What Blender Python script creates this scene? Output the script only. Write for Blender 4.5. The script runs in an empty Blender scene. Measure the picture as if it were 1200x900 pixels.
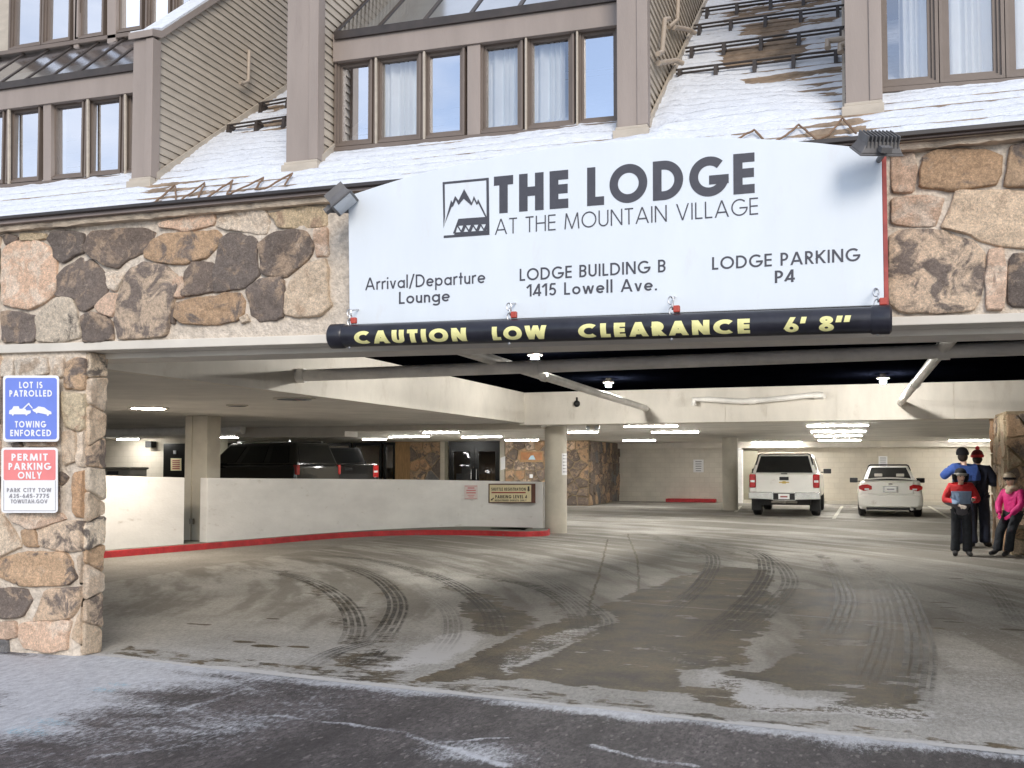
import bpy, bmesh, math, random
import numpy as np
from mathutils import Vector, noise as mnoise
random.seed(7)
C = bpy.context
SC = C.scene
R = math.radians

# ------------------------------------------------------------------ camera
F = 1150.0; TH = R(19); PITCH = math.atan(50/1150); SHIFT = 45
CAM = np.array([0.0, -6.24, 1.5])
cd = bpy.data.cameras.new('Camera'); cam = bpy.data.objects.new('Camera', cd)
SC.collection.objects.link(cam)
cd.sensor_width = 36; cd.lens = F/1200*36; cd.shift_y = SHIFT/1200
cd.clip_start = 0.05; cd.clip_end = 3000
cam.location = CAM; cam.rotation_euler = (math.pi/2+PITCH, 0, TH)
SC.camera = cam

# ------------------------------------------------------------------ light and exposure
SUN_EL, SUN_AZ = R(26), math.atan2(0.42, -0.80)
w = bpy.data.worlds.new('World'); SC.world = w; w.use_nodes = True
nt = w.node_tree; bg = nt.nodes['Background']; bg.inputs[1].default_value = 0.13
sky = nt.nodes.new('ShaderNodeTexSky'); sky.sky_type = 'NISHITA'; sky.sun_disc = False
sky.sun_elevation = SUN_EL; sky.sun_rotation = SUN_AZ; sky.altitude = 2100; sky.dust_density = 1.5
tc = nt.nodes.new('ShaderNodeTexCoord'); cn = nt.nodes.new('ShaderNodeTexNoise')
mp = nt.nodes.new('ShaderNodeMapping'); mp.inputs['Scale'].default_value = (1, 1, 2.6)
cn.inputs['Scale'].default_value = 2.3; cn.inputs['Detail'].default_value = 7; cn.inputs['Roughness'].default_value = .55
cr = nt.nodes.new('ShaderNodeValToRGB'); cr.color_ramp.elements[0].position = .41; cr.color_ramp.elements[1].position = .68; cr.color_ramp.elements[0].color = (.22, .22, .22, 1)
mx = nt.nodes.new('ShaderNodeMix'); mx.data_type = 'RGBA'
mx.inputs[7].default_value = (5.4, 5.7, 6.4, 1)
nt.links.new(tc.outputs['Generated'], mp.inputs[0]); nt.links.new(mp.outputs[0], cn.inputs[0])
nt.links.new(cn.outputs[0], cr.inputs[0]); nt.links.new(cr.outputs[0], mx.inputs[0])
nt.links.new(sky.outputs[0], mx.inputs[6]); nt.links.new(mx.outputs[2], bg.inputs[0])
sd = bpy.data.lights.new('Sun', 'SUN'); sun = bpy.data.objects.new('Sun', sd); SC.collection.objects.link(sun)
sd.energy = 1.2; sd.angle = R(23); sd.color = (1, .90, .77)
sv = Vector((math.sin(SUN_AZ)*math.cos(SUN_EL), math.cos(SUN_AZ)*math.cos(SUN_EL), math.sin(SUN_EL)))
sun.rotation_euler = sv.to_track_quat('Z', 'Y').to_euler(); sun.location = (-6, -12, 14)
SC.view_settings.view_transform = 'Standard'; SC.view_settings.look = 'None'
SC.view_settings.exposure = 0.90; SC.view_settings.gamma = 1; SC.view_settings.use_curve_mapping = False
LAMP = 76.0          # radiance of the fluorescent tubes

# ------------------------------------------------------------------ helpers
def ray(px, py):
    u = (px-600)/F; v = (450+SHIFT-py)/F
    yc = math.cos(PITCH)-math.sin(PITCH)*v; zc = math.sin(PITCH)+math.cos(PITCH)*v
    return np.array([u*math.cos(TH)-yc*math.sin(TH), u*math.sin(TH)+yc*math.cos(TH), zc])
def onX(px, py, x): d = ray(px, py); return CAM+d*((x-CAM[0])/d[0])
def onY(px, py, y): d = ray(px, py); return CAM+d*((y-CAM[1])/d[1])
def onZ(px, py, z=0.0): d = ray(px, py); return CAM+d*((z-CAM[2])/d[2])
def roofz(x, y): return 3.4445-.0088*x+.75*(y+.1)
RN = np.array([.0088, -.75, 1.0])
def onRoof(px, py, up=0.0):
    p0 = np.array([0, -.1, 3.4445+up]); d = ray(px, py)
    return CAM+d*(np.dot(RN, p0-CAM)/np.dot(RN, d))

class MB:
    def __init__(s): s.v = []; s.f = []; s.m = []; s.uv = None
    def add(s, vs, fs, mi=0):
        o = len(s.v); s.v += [tuple(map(float, p)) for p in vs]
        s.f += [tuple(i+o for i in f) for f in fs]; s.m += [mi]*len(fs); return s
    def box(s, x0, x1, y0, y1, z0, z1, mi=0):
        return s.add([(x0,y0,z0),(x1,y0,z0),(x1,y1,z0),(x0,y1,z0),(x0,y0,z1),(x1,y0,z1),(x1,y1,z1),(x0,y1,z1)],
              [(3,2,1,0),(4,5,6,7),(0,1,5,4),(1,2,6,5),(2,3,7,6),(3,0,4,7)], mi)
    def prism(s, pts, vec, mi=0):
        n = len(pts); vec = np.array(vec, float); a = [np.array(p, float) for p in pts]; b = [p+vec for p in a]
        return s.add(a+b, [tuple(range(n))[::-1], tuple(range(n, 2*n))]+[(i, (i+1) % n, n+(i+1) % n, n+i) for i in range(n)], mi)
    def tube(s, pts, r, n=12, cap=True, mi=0):
        pts = [Vector(map(float, p)) for p in pts]; rings = []
        rr = r if isinstance(r, (list, tuple)) else [r]*len(pts)
        prev = None
        for i, p in enumerate(pts):
            if i == 0: t = pts[1]-p
            elif i == len(pts)-1: t = p-pts[i-1]
            else: t = (pts[i+1]-p).normalized()+(p-pts[i-1]).normalized()
            t.normalize()
            if prev is None:
                ref = Vector((0, 0, 1)) if abs(t.z) < .9 else Vector((1, 0, 0))
                a = t.cross(ref).normalized()
            else:
                a = (prev-t*prev.dot(t)).normalized()
            prev = a; b = t.cross(a)
            rings.append([p+a*(rr[i]*math.cos(2*math.pi*k/n))+b*(rr[i]*math.sin(2*math.pi*k/n)) for k in range(n)])
        return s.loft(rings, cap, mi)
    def loft(s, rings, cap=True, mi=0):
        n = len(rings[0]); vs = [p for r in rings for p in r]; fs = []
        for j in range(len(rings)-1):
            for k in range(n):
                fs.append((j*n+k, j*n+(k+1) % n, (j+1)*n+(k+1) % n, (j+1)*n+k))
        if cap: fs += [tuple(range(n))[::-1], tuple(range((len(rings)-1)*n, len(rings)*n))]
        return s.add(vs, fs, mi)
    def disc(s, c, ax, r, n=16, mi=0):
        ax = Vector(ax).normalized(); a = ax.cross(Vector((0, 0, 1)) if abs(ax.z) < .9 else Vector((1, 0, 0))).normalized(); b = ax.cross(a); c = Vector(map(float, c))
        return s.add([c+a*r*math.cos(2*math.pi*k/n)+b*r*math.sin(2*math.pi*k/n) for k in range(n)], [tuple(range(n))], mi)
    def ball(s, c, r, n=12, m=8, mi=0, sc=(1, 1, 1)):
        rings = []
        for j in range(m+1):
            a = math.pi*(j+.02)/(m+.04)
            rings.append([(c[0]+sc[0]*r*math.sin(a)*math.cos(2*math.pi*k/n), c[1]+sc[1]*r*math.sin(a)*math.sin(2*math.pi*k/n), c[2]-sc[2]*r*math.cos(a)) for k in range(n)])
        return s.loft(rings, True, mi)
    def build(s, name, mat, parent=None, local=False, smooth=False, bevel=0, seg=2, cols=None):
        off = (0, 0, 0)
        if parent is not None and not local:
            off = wloc(parent)
        me = bpy.data.meshes.new(name)
        me.from_pydata([(a-off[0], b-off[1], c-off[2]) for a, b, c in s.v], [], s.f)
        mats = mat if isinstance(mat, (list, tuple)) else [mat]
        for m in mats: me.materials.append(m)
        if len(mats) > 1: me.polygons.foreach_set('material_index', s.m)
        if s.uv is not None:
            ul = me.uv_layers.new(name='UVMap'); k = 0
            flat = [c for f in s.uv for uv in f for c in uv]
            ul.data.foreach_set('uv', flat)
        if cols:
            for nm, arr in cols.items():
                at = me.attributes.new(nm, 'FLOAT_COLOR', 'POINT'); at.data.foreach_set('color', np.array(arr, dtype=np.float32).ravel())
        bm = bmesh.new(); bm.from_mesh(me); bmesh.ops.recalc_face_normals(bm, faces=bm.faces)
        if smooth:
            for f in bm.faces: f.smooth = True
        bm.to_mesh(me); bm.free(); me.update()
        o = bpy.data.objects.new(name, me); SC.collection.objects.link(o)
        if parent is not None: o.parent = parent
        if bevel:
            b = o.modifiers.new('b', 'BEVEL'); b.width = bevel; b.segments = seg; b.limit_method = 'ANGLE'; b.angle_limit = R(35)
        if smooth:
            wn = None
            try: me.set_sharp_from_angle(angle=R(40))
            except Exception: pass
        return o
def wloc(o):
    x = Vector((0, 0, 0))
    while o is not None: x = x+o.location; o = o.parent
    return x
def tag(o, label=None, cat=None, group=None, kind=None):
    if label: o['label'] = label
    if cat: o['category'] = cat
    if group: o['group'] = group
    if kind: o['kind'] = kind
    return o
def empty(name, loc, label, cat, group=None, rz=0):
    o = bpy.data.objects.new(name, None); SC.collection.objects.link(o); o.empty_display_size = .2
    o.location = tuple(map(float, loc)); o.rotation_euler = (0, 0, rz); return tag(o, label, cat, group)
def struct(o): o['kind'] = 'structure'; return o
def copy_tree(o, parent=None):
    c = o.copy(); SC.collection.objects.link(c)
    if parent is not None: c.parent = parent
    for ch in [x for x in SC.objects if x.parent == o]: copy_tree(ch, c)
    return c

# ------------------------------------------------------------------ materials
def mat(name, col, rough=.6, nscale=0, namt=.15, bump=0, bscale=None, metal=0, spec=.5, coat=0, stretch=None, grime=None, brick=None):
    m = bpy.data.materials.new(name); m.use_nodes = True; t = m.node_tree; n = t.nodes; l = t.links
    p = n['Principled BSDF']; p.inputs['Base Color'].default_value = (*col, 1); p.inputs['Roughness'].default_value = rough
    p.inputs['Metallic'].default_value = metal; p.inputs['Specular IOR Level'].default_value = spec; p.inputs['Coat Weight'].default_value = coat
    if nscale or bump:
        co = n.new('ShaderNodeTexCoord'); mpn = n.new('ShaderNodeMapping'); l.new(co.outputs['Object'], mpn.inputs[0])
        if stretch: mpn.inputs['Scale'].default_value = stretch
    if nscale:
        a = n.new('ShaderNodeTexNoise'); a.inputs['Scale'].default_value = nscale; a.inputs['Detail'].default_value = 8; a.inputs['Roughness'].default_value = .62
        l.new(mpn.outputs[0], a.inputs[0])
        mr = n.new('ShaderNodeMapRange'); mr.inputs[1].default_value = .3; mr.inputs[2].default_value = .7
        mr.inputs[3].default_value = 1-namt; mr.inputs[4].default_value = 1+namt; l.new(a.outputs[0], mr.inputs[0])
        ml = n.new('ShaderNodeMix'); ml.data_type = 'RGBA'; ml.blend_type = 'MULTIPLY'; ml.inputs[0].default_value = 1
        ml.inputs[6].default_value = (*col, 1); l.new(mr.outputs[0], ml.inputs[7]); l.new(ml.outputs[2], p.inputs['Base Color'])
        if grime:
            g = n.new('ShaderNodeTexNoise'); g.inputs['Scale'].default_value = grime[1]; g.inputs['Detail'].default_value = 9; g.inputs['Roughness'].default_value = .7
            l.new(mpn.outputs[0], g.inputs[0])
            rr = n.new('ShaderNodeMapRange'); rr.inputs[1].default_value = grime[2]; rr.inputs[2].default_value = grime[3]; l.new(g.outputs[0], rr.inputs[0])
            m2 = n.new('ShaderNodeMix'); m2.data_type = 'RGBA'; l.new(rr.outputs[0], m2.inputs[0]); l.new(ml.outputs[2], m2.inputs[6]); m2.inputs[7].default_value = (*grime[0], 1)
            l.new(m2.outputs[2], p.inputs['Base Color'])
    if bump:
        if brick:
            bk = n.new('ShaderNodeTexBrick'); rt = n.new('ShaderNodeMapping'); rt.inputs['Rotation'].default_value = (math.pi/2, 0, 0); l.new(co.outputs['Object'], rt.inputs[0]); l.new(rt.outputs[0], bk.inputs[0])
            bk.inputs['Scale'].default_value = 1; bk.inputs['Brick Width'].default_value = brick[0]; bk.inputs['Row Height'].default_value = brick[1]; bk.inputs['Mortar Size'].default_value = .012
            bk.inputs['Color1'].default_value = (1, 1, 1, 1); bk.inputs['Color2'].default_value = (.95, .95, .95, 1); bk.inputs['Mortar'].default_value = (.90, .89, .88, 1)
            mk = n.new('ShaderNodeMix'); mk.data_type = 'RGBA'; mk.blend_type = 'MULTIPLY'; mk.inputs[0].default_value = 1
            l.new(p.inputs['Base Color'].links[0].from_socket, mk.inputs[6]); l.new(bk.outputs[0], mk.inputs[7]); l.new(mk.outputs[2], p.inputs['Base Color'])
        b = n.new('ShaderNodeTexNoise'); b.inputs['Scale'].default_value = bscale or nscale*3; b.inputs['Detail'].default_value = 6
        l.new(mpn.outputs[0], b.inputs[0]); bp = n.new('ShaderNodeBump'); bp.inputs['Strength'].default_value = bump; bp.inputs['Distance'].default_value = .02
        l.new(b.outputs[0], bp.inputs['Height']); l.new(bp.outputs[0], p.inputs['Normal'])
    return m
def emis(name, col, s):
    m = bpy.data.materials.new(name); m.use_nodes = True; t = m.node_tree
    p = t.nodes['Principled BSDF']; p.inputs['Base Color'].default_value = (.8, .8, .8, 1)
    p.inputs['Emission Color'].default_value = (*col, 1); p.inputs['Emission Strength'].default_value = s
    return m
def glass(name, tint, refl, see=0.0, rough=.02):
    """coated window glass: a mirror layer over a view (transparent share) of what stands behind"""
    m = bpy.data.materials.new(name); m.use_nodes = True; t = m.node_tree; n = t.nodes; l = t.links
    out = n['Material Output']; n.remove(n['Principled BSDF'])
    g = n.new('ShaderNodeBsdfGlossy'); g.inputs['Roughness'].default_value = rough; g.inputs['Color'].default_value = (.96, .97, 1, 1)
    tr = n.new('ShaderNodeBsdfTransparent'); tr.inputs['Color'].default_value = (*tint, 1)
    co = n.new('ShaderNodeTexCoord'); ns = n.new('ShaderNodeTexNoise'); ns.inputs['Scale'].default_value = 2.2; l.new(co.outputs['Object'], ns.inputs[0])
    bp = n.new('ShaderNodeBump'); bp.inputs['Strength'].default_value = .05; bp.inputs['Distance'].default_value = .01
    l.new(ns.outputs[0], bp.inputs['Height']); l.new(bp.outputs[0], g.inputs['Normal'])
    fr = n.new('ShaderNodeLayerWeight'); fr.inputs[0].default_value = .35
    mr = n.new('ShaderNodeMapRange'); mr.inputs[3].default_value = refl; mr.inputs[4].default_value = 1; l.new(fr.outputs['Fresnel'], mr.inputs[0])
    mxs = n.new('ShaderNodeMixShader'); l.new(mr.outputs[0], mxs.inputs[0]); l.new(tr.outputs[0], mxs.inputs[1]); l.new(g.outputs[0], mxs.inputs[2])
    l.new(mxs.outputs[0], out.inputs[0]); return m

def stone_mat():
    m = bpy.data.materials.new('field_stone'); m.use_nodes = True; t = m.node_tree; n = t.nodes; l = t.links; p = n['Principled BSDF']
    a = n.new('ShaderNodeAttribute'); a.attribute_name = 'Col'; b = n.new('ShaderNodeAttribute'); b.attribute_name = 'Col2'
    co = n.new('ShaderNodeTexCoord')
    n1 = n.new('ShaderNodeTexNoise'); n1.inputs['Scale'].default_value = 5.5; n1.inputs['Detail'].default_value = 10; n1.inputs['Roughness'].default_value = .64; n1.inputs['Distortion'].default_value = .6
    l.new(co.outputs['Object'], n1.inputs[0])
    sub = n.new('ShaderNodeMath'); sub.operation = 'ADD'; l.new(n1.outputs[0], sub.inputs[0]); l.new(b.outputs['Alpha'], sub.inputs[1])
    rp = n.new('ShaderNodeMapRange'); rp.inputs[1].default_value = .96; rp.inputs[2].default_value = 1.05; l.new(sub.outputs[0], rp.inputs[0])
    mxx = n.new('ShaderNodeMix'); mxx.data_type = 'RGBA'; l.new(rp.outputs[0], mxx.inputs[0]); l.new(a.outputs['Color'], mxx.inputs[6]); l.new(b.outputs['Color'], mxx.inputs[7])
    n2 = n.new('ShaderNodeTexNoise'); n2.inputs['Scale'].default_value = 34; n2.inputs['Detail'].default_value = 12; n2.inputs['Roughness'].default_value = .82
    l.new(co.outputs['Object'], n2.inputs[0])
    mr = n.new('ShaderNodeMapRange'); mr.inputs[1].default_value = .28; mr.inputs[2].default_value = .72; mr.inputs[3].default_value = .45; mr.inputs[4].default_value = 1.6; l.new(n2.outputs[0], mr.inputs[0])
    ml = n.new('ShaderNodeMix'); ml.data_type = 'RGBA'; ml.blend_type = 'MULTIPLY'; ml.inputs[0].default_value = 1; l.new(mxx.outputs[2], ml.inputs[6]); l.new(mr.outputs[0], ml.inputs[7])
    # pale lichen / mortar smears
    n3 = n.new('ShaderNodeTexNoise'); n3.inputs['Scale'].default_value = 13; n3.inputs['Detail'].default_value = 12; n3.inputs['Roughness'].default_value = .82; l.new(co.outputs['Object'], n3.inputs[0])
    r3 = n.new('ShaderNodeMapRange'); r3.inputs[1].default_value = .565; r3.inputs[2].default_value = .66; r3.inputs[4].default_value = .7; l.new(n3.outputs[0], r3.inputs[0])
    m3 = n.new('ShaderNodeMix'); m3.data_type = 'RGBA'; l.new(r3.outputs[0], m3.inputs[0]); l.new(ml.outputs[2], m3.inputs[6]); m3.inputs[7].default_value = (.55, .44, .34, 1)
    n5 = n.new('ShaderNodeTexNoise'); n5.inputs['Scale'].default_value = 95; n5.inputs['Detail'].default_value = 6; n5.inputs['Roughness'].default_value = .8; l.new(co.outputs['Object'], n5.inputs[0])
    r5 = n.new('ShaderNodeMapRange'); r5.inputs[1].default_value = .32; r5.inputs[2].default_value = .68; r5.inputs[3].default_value = .68; r5.inputs[4].default_value = 1.34; l.new(n5.outputs[0], r5.inputs[0])
    m5 = n.new('ShaderNodeMix'); m5.data_type = 'RGBA'; m5.blend_type = 'MULTIPLY'; m5.inputs[0].default_value = 1; l.new(m3.outputs[2], m5.inputs[6]); l.new(r5.outputs[0], m5.inputs[7])
    l.new(m5.outputs[2], p.inputs['Base Color']); p.inputs['Roughness'].default_value = .82
    bp = n.new('ShaderNodeBump'); bp.inputs['Strength'].default_value = 1.0; bp.inputs['Distance'].default_value = .022
    l.new(n2.outputs[0], bp.inputs['Height']); l.new(bp.outputs[0], p.inputs['Normal'])
    return m

M = {}
M['stone'] = stone_mat()
M['mortar'] = mat('mortar', (.61, .53, .44), .9, 22, .28, .8, 50, grime=((.42, .34, .26), 12, .60, .75))
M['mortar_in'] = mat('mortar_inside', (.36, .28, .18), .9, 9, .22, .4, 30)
M['cap'] = mat('sandstone_cap', (.58, .48, .37), .85, 7, .3, .7, 30, stretch=(1, 1, 2.5))
M['taupe'] = mat('taupe_paint', (.305, .255, .225), .6, 1.6, .10, .10, 60, grime=((.22, .175, .155), 3, .60, .85), stretch=(3, 3, .5))
M['taupe_dark'] = mat('taupe_frame', (.165, .130, .108), .5, 3, .12, .08, 80)
M['bronze'] = mat('dark_gutter', (.035, .028, .026), .4, 3, .25)
M['fascia'] = mat('fascia_paint', (.26, .21, .19), .5, 2, .15)
M['siding'] = mat('clapboard_paint', (.46, .405, .335), .65, 5, .14, .12, 60, stretch=(1, 1, 3))
M['siding_gap'] = mat('clapboard_gap', (.19, .155, .125), .8)
M['beige'] = mat('beige_concrete', (.73, .685, .61), .7, 1.4, .10, .15, 30, grime=((.55, .49, .41), 2.2, .56, .82), stretch=(1.6, 1, .7))
M['beige_steel'] = mat('beige_steel', (.63, .585, .51), .5, 1.2, .14, .05, 40)
M['soffit'] = mat('soffit_board', (.70, .67, .62), .75, 1.0, .15, .1, 20)
M['pipe'] = mat('painted_pipe', (.87, .84, .79), .45, 2.2, .18, .08, 30, grime=((.25, .18, .12), 5, .66, .76))
M['tan_wall'] = mat('tan_block_wall', (.62, .565, .47), .8, 1.3, .1, .15, 25, brick=(.4, .2))
M['cream_wall'] = mat('cream_wall', (.68, .64, .56), .75, 1.2, .1, .1, 25, brick=(.4, .2))
M['white_wall'] = mat('white_painted_concrete', (.83, .82, .80), .7, 1.1, .09, .15, 18, grime=((.52, .48, .43), 3.2, .60, .80), stretch=(1, 1, 2))
M['column'] = mat('column_concrete', (.54, .50, .42), .7, 1.6, .14, .15, 24, grime=((.30, .26, .20), 3, .62, .80))
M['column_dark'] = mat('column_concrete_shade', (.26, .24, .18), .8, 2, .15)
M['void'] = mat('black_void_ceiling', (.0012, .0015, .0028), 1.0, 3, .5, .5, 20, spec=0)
M['red_kerb'] = mat('red_kerb_paint', (.42, .02, .025), .6, 6, .3, .2, 40, grime=((.16, .13, .12), 7, .60, .74))
M['kerb_top'] = mat('kerb_top', (.20, .21, .18), .8, 4, .2)
M['sign_white'] = mat('sign_white', (.68, .73, .78), .45, 1.5, .03, .03, 2.5, grime=((.63, .63, .63), 2.4, .58, .88), stretch=(2.5, 1, .8))
M['sign_ink'] = mat('sign_ink', (.055, .055, .07), .5, 20, .12)
M['red_edge'] = mat('red_edge', (.33, .06, .05), .6, 8, .3)
M['pvc'] = mat('black_pvc', (.018, .018, .026), .32, 6, .4, .05, 50, grime=((.10, .10, .12), 9, .64, .8))
M['yellow'] = mat('yellow_lettering', (.80, .76, .34), .55, 14, .14, grime=((.30, .26, .10), 30, .66, .74))
M['steel'] = mat('galvanised', (.55, .55, .56), .35, 9, .2, metal=.8)
M['red_tag'] = mat('red_clip', (.45, .06, .04), .5, 9, .2)
M['flood'] = mat('floodlight_grey', (.13, .125, .125), .5, 8, .2)
M['flood_glass'] = mat('floodlight_glass', (.55, .58, .62), .12, 3, .2)
M['blue_sign'] = mat('blue_sign', (.165, .24, .70), .4, 5, .06)
M['pink_sign'] = mat('faded_red_sign', (.80, .24, .235), .4, 5, .06)
M['white_sign'] = mat('white_sign', (.84, .84, .85), .4, 5, .04)
M['grey_ink'] = mat('grey_ink', (.30, .29, .31), .5)
M['black'] = mat('black_rubber', (.012, .012, .013), .6, 10, .3)
M['snow_guard'] = mat('dark_bronze_rail', (.045, .035, .03), .45, 9, .3)
M['cable'] = mat('heat_cable', (.20, .125, .075), .7, 20, .2)
M['vent'] = mat('vent_pipe_paint', (.42, .35, .28), .5, 6, .15)
M['shingle'] = mat('brown_shingles', (.26, .19, .13), .85, 7, .45, .6, 40)
M['curtain'] = mat('white_curtain', (.88, .88, .86), .9, 3, .05)
M['dark_room'] = mat('dark_room', (.03, .03, .035), .9, 2, .2)
M['pane'] = glass('window_pane', (.85, .9, .95), .66)
M['pane_clear'] = glass('window_pane_clear', (.96, .98, .99), .24)
M['skylight'] = glass('skylight_pane', (.7, .75, .75), .45, rough=.12)
M['lobby_glass'] = glass('lobby_pane', (.85, .85, .85), .10)
M['car_white'] = mat('white_car_paint', (.78, .76, .71), .28, 2, .04, coat=.6, grime=((.42, .36, .28), 3.5, .62, .85))
M['car_black'] = mat('black_car_paint', (.006, .006, .007), .12, 2, .1, coat=.9)
M['car_glass'] = mat('tinted_car_glass', (.006, .007, .008), .05, spec=.7)
M['chrome'] = mat('chrome', (.62, .62, .62), .22, 6, .1, metal=.95)
M['tail'] = mat('tail_light_red', (.42, .012, .012), .18, 9, .3, coat=.6)
M['tail_white'] = mat('lamp_white', (.7, .7, .7), .2)
M['gold'] = mat('gold_badge', (.55, .40, .12), .3, metal=.7)
M['plate'] = mat('number_plate', (.80, .79, .78), .4)
M['cream_sign'] = mat('cream_sign', (.80, .70, .45), .5, 5, .08)
M['brown'] = mat('brown_frame', (.12, .05, .035), .5, 6, .2)
M['maroon'] = mat('maroon_ink', (.32, .02, .02), .5)
M['dark_ink'] = mat('dark_brown_ink', (.05, .035, .03), .5)
M['door_black'] = mat('black_door', (.008, .0075, .007), .25, 4, .3)
M['wood'] = mat('wood_panel', (.40, .24, .11), .5, 2.5, .3, stretch=(8, 1, 1))
M['orange'] = mat('orange_poster', (.45, .20, .08), .5, 4, .3)
M['bin'] = mat('grey_bin', (.22, .20, .17), .5, 5, .15)
M['lamp_tube'] = emis('fluorescent_tube', (1, .985, .95), LAMP)
M['lamp_warm'] = emis('warm_bulb', (1, .97, .91), 1800)
M['lamp_soffit'] = emis('soffit_lamp', (1, .88, .74), 60)
M['lobby_glow'] = emis('lit_lobby_lamp', (1, .76, .50), 90)
M['lamp_body'] = mat('lamp_body', (.62, .58, .50), .5)

# ------------------------------------------------------------------ ground surfaces
rng = np.random.default_rng(3)
_lat = rng.random((256, 256))
def vn(x, y):
    xi = np.floor(x).astype(int); yi = np.floor(y).astype(int); fx = x-xi; fy = y-yi
    fx = fx*fx*(3-2*fx); fy = fy*fy*(3-2*fy); g = lambda a, b: _lat[a & 255, b & 255]
    return (g(xi, yi)*(1-fx)+g(xi+1, yi)*fx)*(1-fy)+(g(xi, yi+1)*(1-fx)+g(xi+1, yi+1)*fx)*fy
def fbm(x, y, o=5, rough=.5):
    s = 0; a = 1; t = 0
    for k in range(o):
        s = s+a*vn(x*2**k+17.3*k, y*2**k+5.1*k); t += a; a *= rough
    return s/t
def sdist(px, X, Y, seg=False):
    """distance to a floor polygon / polyline given by picture points (negative inside)"""
    P = [onZ(*p)[:2] for p in px]; n = len(P); d = np.full(X.shape, 1e9); ins = np.zeros(X.shape, bool)
    for i in range(n-1 if seg else n):
        a, b = P[i], P[(i+1) % n]; e = b-a; t = np.clip(((X-a[0])*e[0]+(Y-a[1])*e[1])/(e@e), 0, 1)
        d = np.minimum(d, np.hypot(X-a[0]-t*e[0], Y-a[1]-t*e[1]))
        if not seg:
            c = ((a[1] > Y) != (b[1] > Y)) & (X < (b[0]-a[0])*(Y-a[1])/(b[1]-a[1]+1e-12)+a[0]); ins ^= c
    return d if seg else np.where(ins, -d, d)
def edge_y(x): return -.4377-.0872*x
def grid_mesh(name, X, Y, Z, m, attrs=None, parent=None):
    ny, nx = X.shape; me = bpy.data.meshes.new(name)
    v = np.stack([X, Y, Z], -1).reshape(-1, 3).astype(np.float32)
    i = np.arange(nx*ny).reshape(ny, nx); q = np.stack([i[:-1, :-1], i[:-1, 1:], i[1:, 1:], i[1:, :-1]], -1).reshape(-1, 4)
    me.vertices.add(len(v)); me.vertices.foreach_set('co', v.ravel())
    me.loops.add(q.size); me.loops.foreach_set('vertex_index', q.ravel().astype(np.int32))
    me.polygons.add(len(q)); me.polygons.foreach_set('loop_start', (np.arange(len(q))*4).astype(np.int32))
    me.polygons.foreach_set('use_smooth', np.ones(len(q), bool))
    me.update(calc_edges=True)
    for k, a in (attrs or {}).items():
        at = me.attributes.new(k, 'FLOAT', 'POINT'); at.data.foreach_set('value', a.ravel().astype(np.float32))
    me.materials.append(m); o = bpy.data.objects.new(name, me); SC.collection.objects.link(o)
    if parent is not None:
        o.parent = parent; L = wloc(parent); me.transform(__import__('mathutils').Matrix.Translation(-L))
    return o
def sm(a, b, x): t = np.clip((x-a)/(b-a), 0, 1); return t*t*(3-2*t)

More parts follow.
